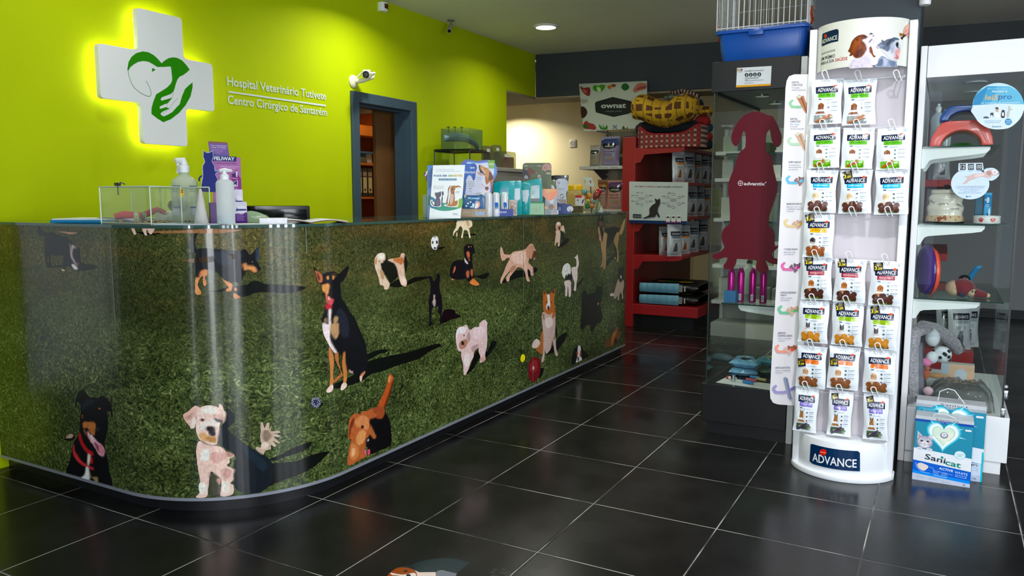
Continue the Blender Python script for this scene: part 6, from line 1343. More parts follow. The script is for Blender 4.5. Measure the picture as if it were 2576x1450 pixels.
# ================================================================ LITTER BOXES
TEAL = '#0c86a4'
def litter(y,x0,x1,zt,name_lb,front):
    t = thing('litter_box',name_lb,'box',((x0 + x1) / 2,y + .05,0),group='cat litter boxes')
    MB().box(x0,x1,y,y + .095,0,zt).build('carton_body',mat('teal_carton',TEAL,.35,nz=(5,.02)),t,bevel=.002,smooth=False)
    MB().box(x0 + .001,x1 - .001,y + .0,y + .094,zt,zt + .001).build('top_flap',mat('grey_flap','#b8bcc0',.4),t,smooth=False)
    sf = Surf([(x0,y),(x1,y)]); w = x1 - x0; A = Art(sf); h = zt
    A.rect(0,h * .95,w,h,'#c4c8cc').rect(0,h * .915,w,h * .952,'#1c4c9c' if front else '#a4acb4')
    if front: A.text('ACTIVE WHITE',w * .5,h * .925,h * .016,'#a8c0e0',w * .32,0,.01,'c')
    else: A.text('STRONG CLUMPS',w * .5,h * .925,h * .016,'#5c6470',w * .36,0,.01,'c')
    A.text('Sanicat',w * .55,h * .958,h * .026,'#3c444c',w * .4,0,.01,'c')
    hx,hy,hs = w * .50,h * .745,w * .21
    def heart(s_,c):
        pts = []
        for k in range(40):
            a = 2 * math.pi * k / 40; X = 16 * math.sin(a) ** 3; Y = 13 * math.cos(a) - 5 * math.cos(2 * a) - 2 * math.cos(3 * a) - math.cos(4 * a); pts.append((hx + X / 17 * s_,hy + Y / 15 * s_))
        A.poly(pts,c)
    for k,c in ((1.62,'#2c98b0'),(1.5,'#58b0c4'),(1.40,'#90cede'),(1.3,'#d4eef4'),(1.22,'#f4fafc')): heart(hs * k,c)
    for a in (.5,1.0,2.2,-.1): A.poly([(hx + hs * 1.3 * math.cos(a),hy + hs * 1.2 * math.sin(a)),(hx + hs * 1.9 * math.cos(a + .02),hy + hs * 1.7 * math.sin(a + .02)),(hx + hs * 1.3 * math.cos(a + .12),hy + hs * 1.2 * math.sin(a + .12))],'#a8dcec')
    heart(hs,'#a8ccc0'); heart(hs * .93,'#d8e8d8'); A.poly([(hx - hs * .2,hy + hs * .1),(hx + hs * .8,hy + hs * .35),(hx + hs * .75,hy - hs * .1),(hx + hs * .2,hy - hs * .8),(hx - hs * .5,hy - hs * .2)],'#e8ecdc')
    A.ell((hx + hs * .05,hy - hs * .02),hs * .33,hs * .3,'#8c8c9c',18).ell((hx + hs * .06,hy + hs * .03),hs * .22,hs * .2,'#e8ecf0',12); A.ell((hx + hs * .06,hy + hs * .03),hs * .12,hs * .1,'#b8bcc8',8)
    A.rect(w * .86,h * .845,w * .965,h * .872,'#e4e8ec',.002)
    if not front: # stamp
        A.rect(w * .05,h * .80,w * .33,h * .895,'#7cc0cc'); A.rect(w * .057,h * .806,w * .323,h * .889,TEAL); A.text('WYOMING',w * .19,h * .835,h * .022,'#b8e0e8',w * .2,0,.02,'c'); A.lines(w * .1,h * .872,w * .18,1,.01,h * .008,'#8cc8d4',0); A.lines(w * .1,h * .818,w * .18,1,.01,h * .008,'#8cc8d4',0)
    A.poly([(0,h * .50),(w,h * .44),(w,h * .24),(0,h * .31)],'#e9edf2')
    # cat
    if front:
        cx,cy,s_ = w * .185,h * .60,w * .14
        A.poly([(cx - s_ * .95,cy + s_ * 1.55),(cx - s_ * .2,cy + s_ * .75),(cx - s_ * .95,cy + s_ * .3)],'#d8d4dc').poly([(cx + s_ * 1.0,cy + s_ * 1.35),(cx + s_ * .2,cy + s_ * .75),(cx + s_ * .9,cy + s_ * .3)],'#d8d4dc')
        A.poly([(cx - s_ * .85,cy + s_ * 1.3),(cx - s_ * .4,cy + s_ * .8),(cx - s_ * .8,cy + s_ * .5)],'#b4a0a4'); A.ell((cx,cy),s_ * 1.02,s_ * .92,'#9c98a8',22).ell((cx,cy - s_ * .02),s_ * .86,s_ * .82,'#c8c4d0',20).ell((cx,cy - s_ * .3),s_ * .52,s_ * .45,'#e8e6ec',16)
        for sx in (-1,1):
            A.ell((cx + sx * s_ * .38,cy + s_ * .16),s_ * .19,s_ * .13,'#4c4c50',10).ell((cx + sx * s_ * .38,cy + s_ * .16),s_ * .09,s_ * .1,'#101010',8)
            A.ell((cx + sx * s_ * .62 + s_ * .02,cy - s_ * .98),s_ * .38,s_ * .22,'#dcdce4',14)
            for k in (-.12,0,.12): A.line([(cx + sx * s_ * .62 + k * s_,cy - s_ * 1.05),(cx + sx * s_ * .62 + k * s_,cy - s_ * .92)],.0008,'#5c5c6c')
            for k in (0,1,2): A.line([(cx + sx * s_ * .2,cy - s_ * .25),(cx + sx * s_ * .85,cy - s_ * (.15 + k * .12))],.0006,'#8c8894')
        A.poly([(cx - s_ * .1,cy - s_ * .12),(cx + s_ * .1,cy - s_ * .12),(cx,cy - s_ * .24)],'#b8888c'); A.line([(cx,cy - s_ * .24),(cx,cy - s_ * .36),(cx - s_ * .16,cy - s_ * .45)],.0008,'#4c4450'); A.line([(cx,cy - s_ * .36),(cx + s_ * .16,cy - s_ * .45)],.0008,'#4c4450')
        for k in (-.3,-.1,.1,.3): A.line([(cx + k * s_,cy + s_ * .5),(cx + k * s_ * .8,cy + s_ * .78)],.0013,'#6c687c')
        A.ell((w * .80,h * .475),w * .095,h * .062,'#c8e4ec',20).ell((w * .80,h * .475),w * .08,h * .052,'#e4f2f4',20); A.text('OXYGEN',w * .80,h * .477,h * .018,'#4c98ac',w * .12,0,.01,'c'); A.lines(w * .76,h * .463,w * .08,2,h * .012,h * .006,'#7cb4c4')
        r_ = -.11
        A.text('Sani',w * .20,h * .345,h * .082,'#1c2430',w * .36,r_,.02); A.text('cat',w * .555,h * .30,h * .085,'#0c8478',w * .27,r_,.03)
        A.ell((w * .50,h * .405),w * .022,h * .016,'#0c9484',10); A.poly([(w * .475,h * .405),(w * .53,h * .403),(w * .503,h * .375)],'#0c9484')
        A.poly([(0,h * .31),(w,h * .235),(w,h * .10),(0,h * .15)],'#1c60c4'); A.poly([(0,h * .15),(w,h * .10),(w,h * .055),(0,h * .105)],'#3c8ce4'); A.poly([(0,h * .105),(w,h * .055),(w,0),(0,0)],'#c4ccdc')
        A.text('ACTIVE',w * .46,h * .215,h * .034,'#eef4fa',w * .24,r_ * .75,.03); A.text('WHITE',w * .73,h * .19,h * .034,'#e0ecf8',w * .22,r_ * .75,0)
        A.poly([(w * .08,h * .26),(w * .14,h * .285),(w * .2,h * .27),(w * .27,h * .25),(w * .27,h * .20),(w * .19,h * .155),(w * .10,h * .20)],'#e8dcd8',sm=2) if 0 else A.poly(catmull([(w * .08,h * .25),(w * .14,h * .275),(w * .2,h * .265),(w * .27,h * .24),(w * .26,h * .20),(w * .19,h * .155),(w * .10,h * .195)],3),'#e8dcd8')
        A.line([(w * .05,h * .27),(w * .07,h * .2),(w * .16,h * .14),(w * .30,h * .13)],.002,'#a8ccf0'); A.line([(w * .3,h * .225),(w * .36,h * .22),(w * .37,h * .185),(w * .7,h * .155)],.0009,'#dce8f4')
        A.lines(w * .36,h * .178,w * .12,5,h * .011,h * .004,'#8cb4e4'); A.lines(w * .5,h * .170,w * .12,5,h * .011,h * .004,'#8cb4e4'); A.rect(w * .75,h * .135,w * .93,h * .165,'#dce8f4',0,-.07); A.rect(w * .757,h * .139,w * .923,h * .161,'#1c60c4',0,-.07)
        A.text('FRAGRANCE FREE',w * .38,h * .108,h * .012,'#e4eef8',w * .22,r_ * .7,.02)
        for k in range(3): A.ell((w * (.10 + k * .22),h * (.058 - k * .012)),w * .022,h * .016,'#8c94a8',14).ell((w * (.10 + k * .22),h * (.058 - k * .012)),w * .018,h * .013,'#c4ccdc',14); A.lines(w * (.14 + k * .22),h * (.052 - k * .012),w * .09,1,.01,h * .005,'#9ca4b4')
        A.text('6L',w * .93,h * .018,h * .026,'#4c5464',w * .05,-.08,.02,'r')
    else:
        A.poly([(0,h * .24),(w,h * .24),(w,h * .08),(0,h * .08)],'#c8d4e4'); A.rect(0,0,w,h * .08,'#b8c4d8'); A.text('CLUMPS',w * .93,h * .20,h * .028,'#2c3444',w * .26,0,.02,'r'); A.rect(w * .72,h * .14,w * .93,h * .175,'#8c9cb4'); A.rect(w * .727,h * .144,w * .923,h * .171,'#c8d4e4')
        A.text('10L',w * .93,h * .02,h * .026,'#4c5464',w * .07,0,.02,'r'); A.rect(w * .975,0,w,h * .4,'#3cc0cc')
    A.build('carton_print',GLOSSP,t,dz=.00003)
    # side print seen from a step to the left and right
    for xs_,sg in ((x0,-1),(x1,1)):
        S2 = Surf([(xs_,y + .094),(xs_,y)] if sg < 0 else [(xs_,y),(xs_,y + .094)]); A = Art(S2); A.rect(0,0,.094,h * .3,'#dfe4ea').rect(0,h * .3,.094,h * .34,'#1c60c4'); A.build('side_print',GLOSSP,t)
    xm = (x0 + x1) / 2; hw = (x1 - x0) * .19
    hp = [(xm - hw,y + .012,zt + .002),(xm - hw * .9,y + .012,zt + (.045 if not front else .012)),(xm - hw * .3,y + .01,zt + (.062 if not front else .016)),(xm + hw * .2,y + .01,zt + (.056 if not front else .015)),(xm + hw,y + .012,zt + .002)]
    MB().tube([Vector(p) for p in hp],.0022,6).build('carry_handle',mat('white_strap','#d8dcde',.4),t)
zf = PY(2380,1054,3.727).z; litter(3.727,-.064,.155,zf,'teal Sanicat litter box standing in front of a larger one'.replace('Sanicat ','cat ') ,True)
z2 = PY(2400,1016,3.828).z; litter(3.828,-.066,.202,z2,'larger teal cat litter box with a raised carry handle behind the smaller one',False)
# ================================================================ GOODS LOW IN THE RIGHT CABINET
GF = mat('grey_curly_plush','#8c8690',.9,nz=(90,.45),bump=(70,1,.012),sheen=.4); ZB = .2625
bd = thing('pet_bed','grey curly plush pet bed stood on edge inside the right cabinet','pet bed',(-.02,4.2,ZB))
arcp = [PY(x,y,yy) for x,y,yy in ((2302,985,4.08),(2297,930,4.08),(2296,880,4.08),(2300,840,4.1),(2322,824,4.14),(2350,830,4.22),(2378,846,4.3),(2400,866,4.36),(2412,886,4.38))]
arcp[0].z = ZB + .03
MB().tube(arcp,[.02,.026,.028,.03,.034,.034,.034,.032,.022],14).build('plush_rim',GF,bd,angle=80)
MB().prism([(PY(2302,900,4.1).x,ZB + .01),(PY(2326,900,4.1).x + .012,ZB + .01),(PY(2318,900,4.1).x,PY(2318,868,4.1).z),(PY(2302,900,4.1).x,PY(2302,862,4.1).z)],4.07,4.45,'y').build('fabric_side',mat('grey_fabric','#5c5a66',.85,nz=(80,.1)),bd,bevel=.006)
def soft(name,lb,x,y,yy,r,m,extra=None,cat='soft toy'):
    p = PY(x,y,yy); t = thing(name,lb,cat,(p.x,p.y,p.z - (r[2] if isinstance(r,tuple) else r))); MB().ball(p,r,16).build('body',m,t,angle=80)
    if extra: extra(t,p)
    return t
PL = lambda n,c: mat(n,c,.9,nz=(50,.12),bump=(90,.5,.004),sheen=.3)
def dots(t,p):
    for i in range(9):
        a,b = i * 2.3,-.6 + .15 * i; d = Vector((math.cos(a) * math.cos(b),-abs(math.sin(a) * math.cos(b)) - .2,math.sin(b))).normalized()
        MB().ball(p + Vector((d.x * .044,d.y * .036,d.z * .04)),.0085,8).build('spot',PL('black_plush','#141416'),t)
soft('plush_toy','white smooth plush toy tucked inside the grey pet bed',2346,850,4.16,(.032,.03,.042),PL('white_plush','#ccd2da'))
soft('plush_toy','black and white spotted plush toy under the grey pet bed rim',2368,892,4.2,(.045,.037,.04),PL('white_plush','#ccd2da'),dots)
soft('plush_toy','white plush toy between the pink and spotted toys',2345,900,4.15,(.026,.025,.03),PL('white_plush','#ccd2da'))
soft('plush_toy','pink plush toy left of the spotted one',2330,912,4.13,(.024,.022,.02),PL('pink_plush','#d070a0'))
def fox(t,p): MB().ball(p + Vector((.004,-.004,.026)),(.012,.012,.013),12).build('head',PL('rust_plush','#a04c2c'),t); MB().ball(p + Vector((.017,-.010,.024)),.005,8).build('nose',MATS['black_plastic'],t)
soft('rubber_toy','rust coloured rubber toy beside the plush pet bed',2330,942,4.12,(.018,.018,.026),PL('rust_plush','#a04c2c'),fox,'toy')
soft('rope_toy','tan knotted rope toy in front of the picture carton',2352,945,4.16,(.036,.02,.014),PL('tan_rope','#9c7448'),None,'toy')
MB().tube([PY(2408,850,4.4),PY(2420,875,4.38),PY(2424,884,4.38)],[.008,.011,.009],8).build('strap_end',MATS['black_plastic'],bd)
p0,p1 = PY(2366,950,4.35),PY(2450,950,4.35)
def art_pic(A,w,z,h): A.rect(0,z + h * .2,w,z + h,'#d8b8a0').ell((w * .6,z + h * .6),w * .18,h * .25,'#c4ccd4').rect(0,z,w,z + h * .2,'#dfe4e0').rect(0,z + h * .6,w * .25,z + h,'#b4bcc8')
carton(p0.x,p1.x,4.34,4.40,PY(2400,960,4.35).z - .04,PY(2400,916,4.35).z,'#dcdcd4','pale picture carton behind the clear bag in the right cabinet',art=art_pic)
bag = thing('clear_bag','crumpled clear bag with a grey cushion inside low in the right cabinet','bag',(.09,4.15,ZB)); x0,x1 = PY(2335,980,4.1).x,PY(2505,980,4.1).x
def cush(u,v,k=1.0,z=0):
    a,b = u * 2 - 1,v * 2 - 1; e = max(0,(1 - a ** 4) * (1 - b ** 4)) ** .5; n = noise.noise(Vector((u * 7,v * 6,3 + z))) * .02 + noise.noise(Vector((u * 16,v * 12,8))) * .008
    return Vector((x0 + (x1 - x0) * (.5 + a * .5 * k),4.16 + b * .14,ZB + .004 + (.085 + n * (1.2 if z else .8)) * e * (k + z)))
MB().grid(lambda u,v: cush(u,v,.9),26,16).build('cushion',mat('grey_brown_cushion','#6c6a68',.9,nz=(12,.35)),bag)
MB().grid(lambda u,v: cush(u,v,1.0,.18),34,20).build('clear_film',glass_mat('clear_film','#e4e8e8',2.2,.08,.12,'#c0c4c4'),bag)
soft('plush_toy','pale pink plush toy at the foot of the grey pet bed',2335,985,4.06,(.022,.02,.022),PL('pale_pink_plush','#c8a0ac'))
soft('plush_toy','dark grey plush toy in the front corner of the right cabinet',2288,1005,4.02,(.024,.02,.024),PL('dark_grey_plush','#4c4a50'))
# ================================================================ FOOD BAGS
FB = mat('food_bag_film','#b4bcc0',.25,nz=(7,.06),bump=(25,.5,.006),coat=.3)
def food_bag(w,h,t_,base,art,seed,nm='food_bag',filmmat=None):
    P = Pouch(w,h,t_,seed); root = thing(nm,'x','food bag',(0,0,0))
    MB().grid(lambda a,b: P.w((a - .5) * w,-b * h),16,24).grid(lambda a,b: P.w((a - .5) * w,-b * h,0,True),16,24).build('bag_film',filmmat or FB,root,angle=80)
    for v in root.children[0].data.vertices: v.co.z += h
    A = Art(P); art(A,lambda x,y: ((x - .5) * w,-y * h),w,h); A.build('bag_print',FOIL,root,d0=.001,dz=.00006)
    for v in root.children[1].data.vertices: v.co.z += h
    return root
def art_adv(band,mark):
    def g(A,f,w,h):
        a,b = f(.15,.36),f(.85,.22); A.rect(a[0],a[1],b[0],b[1],'#181c28',.004); A.text('ADVANCE',f(.5,.325)[0],f(.5,.325)[1],h * .06,'#c8ccd0',w * .56,0,.02,'c')
        a,b = f(.2,.43),f(.8,.37); A.rect(a[0],a[1],b[0],b[1],band); A.lines(*f(.25,.5),w * .5,3,h * .025,h * .008,'#6c7478'); A.poly([f(*p) for p in ((.3,.85),(.36,.66),(.46,.62),(.56,.68),(.6,.85))],mark); A.ell(f(.46,.62),w * .08,h * .04,mark); A.lines(*f(.2,.93),w * .6,2,h * .02,h * .008,'#8c9498')
    return g
# ---- red gondola at the far end
YG = 7.0
def gx(px,y=500): return PY(px,y,YG).x
def gz(py,px=1650): return PY(px,py,YG).z
RED = mat('red_shelf_metal','#94141a',.4,nz=(5,.03)); DRD = mat('red_back_panel','#7c1216',.45,nz=(5,.03))
gd = thing('gondola_shelving','red shop shelving unit with food bags beyond the end of the counter','shelving',((gx(1600) + gx(1715)) / 2,7.7,0))
YE2 = 8.9; xb = gx(1600,450) - .01
MB().box(gx(1566,400),xb,YG,YG + .06,.0,gz(345,1580)).build('end_upright',RED,gd,bevel=.003,smooth=False)
MB().box(xb - .04,xb,YG + .06,YE2,.0,gz(345,1580)).build('back_panel',DRD,gd,smooth=False)
MB().box(xb,gx(1755,790),YG,YE2,gz(802,1755),gz(776,1755)).build('base_shelf',RED,gd,bevel=.003,smooth=False)
MB().box(xb,gx(1755,790) - .05,YG + .04,YE2,0,gz(802,1755)).build('base_plinth',BLK,gd,smooth=False)
shz = [gz(370,1700),gz(458,1720),gz(548,1720),gz(645,1700)]; xt = gx(1715,650)
for z in shz:
    MB().box(xb,xt,YG + .004,YE2,z - .028,z).build('shelf',RED,gd,bevel=.002,smooth=False)
    MB().prism([(xb,z - .004),(xt,z - .004),(xt,z - .03),(xt - .04,z - .045),(xb + .09,z - .06),(xb + .05,z - .13),(xb,z - .14)],YG,YG + .006,'y').build('shelf_bracket',RED,gd,smooth=False)
b1 = food_bag(.17,.31,.04,None,art_adv('#5c6c74','#4c4c50'),11.3); b2 = food_bag(.15,.28,.035,None,art_adv('#c87c24','#8c5c34'),17.9)
def put(o,x,y,z,rz,lb,grp,sc=1,rx=0):
    c = copy_tree(o); c.location = (x,y,z); c.rotation_euler = (rx,0,rz); c.scale = (sc,sc,sc); c['label'] = lb; c['group'] = grp; return c
zA,zB2,zC = shz[1],shz[2],shz[3]; xs_ = xt - .1
def along(px,X):
    d = ray(px,500); return X / d.x * d.y
bagsA = [(1703,.0,'white food bag at the near end of the upper red shelf'),(1728,.0,'white food bag second from the near end of the upper red shelf'),(1748,.0,'white food bag third along the upper red shelf'),(1766,.0,'white food bag fourth along the upper red shelf'),(1780,.0,'white food bag at the far end of the upper red shelf')]
for i,(px,dx,lb) in enumerate(bagsA): X = xs_ - .03 * i * 0; put(b1 if i % 2 else b2,X,along(px,X) ,zA,1.05,lb,'food bags on the red shelving',1.02)
for i,(px,lb) in enumerate(((1738,'white food bag behind the urinary advice board'),(1756,'white food bag second on the middle red shelf'),(1773,'white food bag with a cat drawing far along the middle red shelf'))): put(b2 if i == 2 else b1,xs_,along(px,xs_),zB2,1.05,lb,'food bags on the red shelving',.98)
for i,(px,dx,lb) in enumerate(((1675,-.12,'clear white food bag deepest left on the lower red shelf'),(1698,.02,'white food bag with a black badge front of the lower red shelf'),(1722,0,'white food bag third on the lower red shelf'),(1742,0,'white food bag fourth on the lower red shelf'),(1765,0,'beige food bag with a black badge far along the lower red shelf'))): X = xs_ + dx; put((b2,b1,b2,b1,b1)[i],X,along(px,X),zC,.9,lb,'food bags on the red shelving',(.95,.95,.98,1,1.1)[i])
for ch in list(b1.children) + list(b2.children): bpy.data.objects.remove(ch)
bpy.data.objects.remove(b1); bpy.data.objects.remove(b2)
# big sacks lying on the base shelf
SK = mat('sack_blue_side','#5c94ac',.35,nz=(8,.12),bump=(20,.4,.006)); SKD = mat('sack_black','#14181a',.35,nz=(7,.5),bump=(16,.5,.008))
def sack(z,lb):
    X0,X1 = gx(1600,740),gx(1752,740); t = thing('pet_food_sack',lb,'sack',((X0 + X1) / 2,YG + .35,z),group='sacks on the base shelf'); hh = .105
    def f(u,v):
        a = v * 2 * math.pi; tp = min(1,u * 5,(1 - u) * 8 + .35) ** .5
        return Vector((X0 + (X1 - X0) * u,YG + .32 + .27 * math.cos(a) * (.9 + .1 * tp),z + .003 + hh / 2 + (hh / 2) * tp * math.copysign(abs(math.sin(a)) ** .7,math.sin(a)) + .004 * math.sin(u * 40) * (math.cos(a) < -.5)))
    MB().grid(f,30,20).build('sack_body',SKD,t,angle=70)
    sfk = Surf([(X0 + .0,YG + .043),(X1,YG + .043)])
    n_ = MB(); n_.grid(lambda u,v: Vector((X0 + .02 + (X1 - X0) * .66 * u,YG + .042 - .012 * math.sin(math.pi * v) + .008 * math.cos(u * 38) * .3,z + .008 + (hh - .012) * v * (.9 + .1 * u))),24,6).build('blue_gusset',SK,t)
    A = Art(Surf([(X0,YG + .026),(X1,YG + .026)])); w = X1 - X0; A.rect(w * .70,z + hh * .25,w * .76,z + hh * .85,'#8c9490')
    for k in range(6): A.rect(w * .705 + k * .005,z + hh * .3,w * .708 + k * .005,z + hh * .8,'#2c3030')
    A.rect(w * .79,z + hh * .3,w * .81,z + hh * .8,'#a8aca8'); A.build('barcode',PAPER,t)
    A = Art(Plane((X0,YG + .06,z + hh + .0025),(1,0,.0),(0,1,0)))
    for x,c in ((w * .48,'#3c7c2c'),(w * .58,'#2c6c24'),(w * .36,'#b08468'),(w * .72,'#c8a830'),(w * .8,'#c8a830')): A.ell((x,.08),.045,.05,c,12)
    A.build('top_print',FOIL,t)
zb0 = gz(776,1755); sack(zb0,'light blue sided pet food sack lowest on the red base shelf'); sack(zb0 + .112,'light blue sided pet food sack lying on top of the other')
# advice board clipped on the shelving
US = Surf([(gx(1560),YG - .03),(gx(1760),YG - .03)]); O5 = (1400,180,3.6238)
t = sthing('advice_board','white board about urinary problems with a black cat, clipped to the red shelving','sign',US,.3,gz(560))
slab(US,uvpx(US,[(1582.5,557),(1582.5,457),(1731,459),(1728,559)]),.012).build('board',mat('board_white','#b8c4c0',.4,nz=(4,.02)),t,bevel=.002,smooth=False)
A = Art(US,O5); A.poly('662,1355 1190,1366 1185,1395 660,1382','#122c58',True)
A.textpx('SINTOMAS E CONSELHOS',(713,1054),(915,1058),12,'#8c3440',.02); A.textpx('EM PROBLEMAS URINÁRIOS',(920,1058),(1150,1060),12,'#2c3438',.02)
for cx,cy,R1,n_ in ((778,1158,52,6),(1066,1170,60,6)):
    for k in range(n_):
        a = k * 2 * math.pi / n_ + math.pi / 2; x,y = cx + R1 * math.cos(a),cy - R1 * math.sin(a)
        if n_ == 6: A.ell((x,y),17,17,'#a0acaa',16,True); A.ell((x,y),14,14,'#c8d0cc',16,True); A.ell((x,y),6,5,'#3c4444',8,True)
        A.poly([(x + (22 if x > cx else -52),y - 6),(x + (52 if x > cx else -22),y - 6),(x + (52 if x > cx else -22),y + 1),(x + (22 if x > cx else -52),y + 1)],'#8c8c90',True)
    for k in range(4): A.poly([(cx - 28,cy - 14 + k * 8),(cx + 28,cy - 14 + k * 8),(cx + 28,cy - 11 + k * 8),(cx - 28,cy - 11 + k * 8)],'#a89c9c',True)
A.poly('902,1155 915,1168 930,1168 940,1155 948,1180 945,1210 930,1240 925,1280 945,1320 930,1330 915,1300 900,1325 860,1330 800,1342 792,1335 840,1315 850,1290 850,1250 880,1215 905,1200 900,1175','#2c2a28',True,sm=2)
A.poly('700,1300 775,1303 775,1335 698,1332','#1c2434',True); A.textpx('ADVANCE',(704,1325),(771,1327),13,'#a8b0b4',.02)
for x in (1000,1050,1100): A.poly([(x,1310),(x + 36,1312),(x + 36,1378),(x,1376)],'#d4d8d4',True); A.ell((x + 18,1330),15,8,'#3c4044',12,True); A.poly([(x + 4,1370),(x + 32,1371),(x + 32,1380),(x + 4,1379)],'#b82c5c',True)
A.build('board_print',PAPER,t)
# ---- pet beds piled on the top shelf
def patt(name,kind):
    m = bpy.data.materials.new(name); m.use_nodes = True; nt = m.node_tree; b = nt.nodes['Principled BSDF']; L = nt.links.new; b.inputs['Roughness'].default_value = .85
    tc = nt.nodes.new('ShaderNodeTexCoord'); sp = nt.nodes.new('ShaderNodeSeparateXYZ'); L(tc.outputs['Object'],sp.inputs[0])
    def wave(ax,sc,th):
        a = nt.nodes.new('ShaderNodeMath'); a.operation = 'MULTIPLY'; a.inputs[1].default_value = sc; L(sp.outputs[ax],a.inputs[0])
        f = nt.nodes.new('ShaderNodeMath'); f.operation = 'FRACT'; L(a.outputs[0],f.inputs[0]); g = nt.nodes.new('ShaderNodeMath'); g.operation = 'LESS_THAN'; g.inputs[1].default_value = th; L(f.outputs[0],g.inputs[0]); return g.outputs[0]
    def mix(f,a,c):
        x = nt.nodes.new('ShaderNodeMix'); x.data_type = 'RGBA'; L(f,x.inputs['Factor'])
        for s_,v in (('A',a),('B',c)):
            if hasattr(v,'links'): L(v,x.inputs[s_])
            else: x.inputs[s_].default_value = (*lin(v),1)
        return x.outputs['Result']
    if kind == 'plaid': o = mix(wave(0,20,.42),'#7c2420','#b08c80'); o2 = mix(wave(0,20,.42),'#8c2c24','#4c3c34'); o = mix(wave(2,22,.45),o2,o)
    elif kind == 'grey': o = mix(wave(0,14,.12),'#8c948c','#20282c'); o = mix(wave(2,16,.14),o,'#30383c')
    elif kind == 'stripe': o = mix(wave(0,34,.5),'#b8b0a0','#5c1418')
    else:
        o = mix(wave(0,13,.09),'#c89c18','#7c5c10'); v = nt.nodes.new('ShaderNodeTexVoronoi'); v.inputs['Scale'].default_value = 11; v.distance = 'CHEBYCHEV'; v.inputs['Randomness'].default_value = .18; L(tc.outputs['Object'],v.inputs['Vector'])
        g = nt.nodes.new('ShaderNodeMath'); g.operation = 'LESS_THAN'; g.inputs[1].default_value = .34; L(v.outputs['Distance'],g.inputs[0]); o = mix(g.outputs[0],o,'#5c3410')
        g2 = nt.nodes.new('ShaderNodeMath'); g2.operation = 'LESS_THAN'; g2.inputs[1].default_value = .2; L(v.outputs['Distance'],g2.inputs[0]); sx = nt.nodes.new('ShaderNodeSeparateXYZ'); L(v.outputs['Color'],sx.inputs[0]); g3 = nt.nodes.new('ShaderNodeMath'); g3.operation = 'GREATER_THAN'; g3.inputs[1].default_value = .45; L(sx.outputs[0],g3.inputs[0])
        g4 = nt.nodes.new('ShaderNodeMath'); g4.operation = 'MULTIPLY'; L(g2.outputs[0],g4.inputs[0]); L(g3.outputs[0],g4.inputs[1]); o = mix(g4.outputs[0],o,'#b8b4ac')
    L(o,b.inputs['Base Color'])
    n = nt.nodes.new('ShaderNodeTexNoise'); n.inputs['Scale'].default_value = 9; L(tc.outputs['Object'],n.inputs['Vector']); bp = nt.nodes.new('ShaderNodeBump'); bp.inputs['Strength'].default_value = .6; bp.inputs['Distance'].default_value = .02; L(n.outputs['Fac'],bp.inputs['Height']); L(bp.outputs[0],b.inputs['Normal'])
    return m
ZT_ = shz[0] + .002; X0,X1 = gx(1594,350),gx(1762,350); bk = thing('plaid_pet_basket','red and white plaid pet basket at the bottom of the bed pile','pet bed',((X0 + X1) / 2,YG + .22,ZT_)); hB = gz(318) - ZT_
def basket(u,v,ins=0):
    a = u * 2 * math.pi; cx,cy = (X0 + X1) / 2,YG + .24; sx,sy = (X1 - X0) / 2 - ins,.25 - ins
    c,s2 = math.cos(a),math.sin(a); x = cx + sx * math.copysign(abs(c) ** .45,c); y = cy + sy * math.copysign(abs(s2) ** .45,s2)
    dip = .42 * max(0,-s2) ** 2 * max(0,1 - abs(c) ** 2 * 1.3); return Vector((x,y,ZT_ + hB * (1 - dip) * v + .012 * math.sin(math.pi * v) * 0))
mb = MB(); mb.grid(lambda u,v: basket(u,v),48,6,True).grid(lambda u,v: basket(u,v * .98 + .01,.035),48,6,True)
for i in range(48):
    a,b_ = i / 48,(i + 1) / 48; mb.quad(basket(a,1),basket(b_,1),basket(b_,.99,.035),basket(a,.99,.035))
mb.prism([tuple(basket(i / 48,0,.01).xy) for i in range(48)],ZT_,ZT_ + .02)
mb.build('basket_wall',patt('red_plaid','plaid'),bk)
MB().tube([basket(i / 48,1,.017) for i in range(48)],.016,8,close=True).build('piping',mat('red_fleece','#9c1c1c',.9),bk)
NVC = mat('navy_fleece','#161c28',.9,nz=(20,.3),bump=(14,.8,.02)); BKC = mat('black_fleece','#0c0e12',.9,nz=(20,.3))
def bolster(nm,lb,pts,r,m,rx=1.0,part='cushion',y=.2,flat=.7):
    q = [PY(px,py,YG + y) for px,py in pts]; c = q[len(q) // 2]; t = thing(nm,lb,'pet bed',(c.x,c.y,c.z - .05))
    P_ = []; n = len(q)
    for i in range(n - 1):
        for k in range(4): P_.append(q[i].lerp(q[i + 1],k / 4))
    P_.append(q[-1]); N = len(P_)
    mb = MB(); mb.tube(P_,[r * (min(1,(i + .7) / 2.2,(N - i - .3) / 2.2) ** .5) for i in range(N)],16)
    zc = {}
    for v in mb.bm.verts:
        cz = min(P_,key=lambda p: (p - v.co).length); v.co.z = cz.z + (v.co.z - cz.z) * flat; v.co.y = cz.y + (v.co.y - cz.y) * rx
        v.co += Vector((0,0,1)) * noise.noise(v.co * 9) * .02
    mb.build(part,m,t,angle=80); return t
bolster('navy_cushion','dark navy cushion folded inside the plaid basket',((1606,330),(1650,322),(1700,322),(1755,322)),.10,NVC,1.5,flat=.8)
bolster('yellow_pet_bed','yellow pet bed with brown and white hearts sagging over the pile',((1596,268),(1622,272),(1655,286),(1692,286),(1722,268),(1752,276)),.118,patt('yellow_hearts','yellow'),1.35,y=-.02,flat=1.0)
bolster('grey_plaid_cushion','grey plaid cushion on top of the yellow bed',((1676,247),(1710,250),(1745,262),(1765,264)),.055,patt('grey_plaid','grey'),2.4,y=.32,flat=.8)
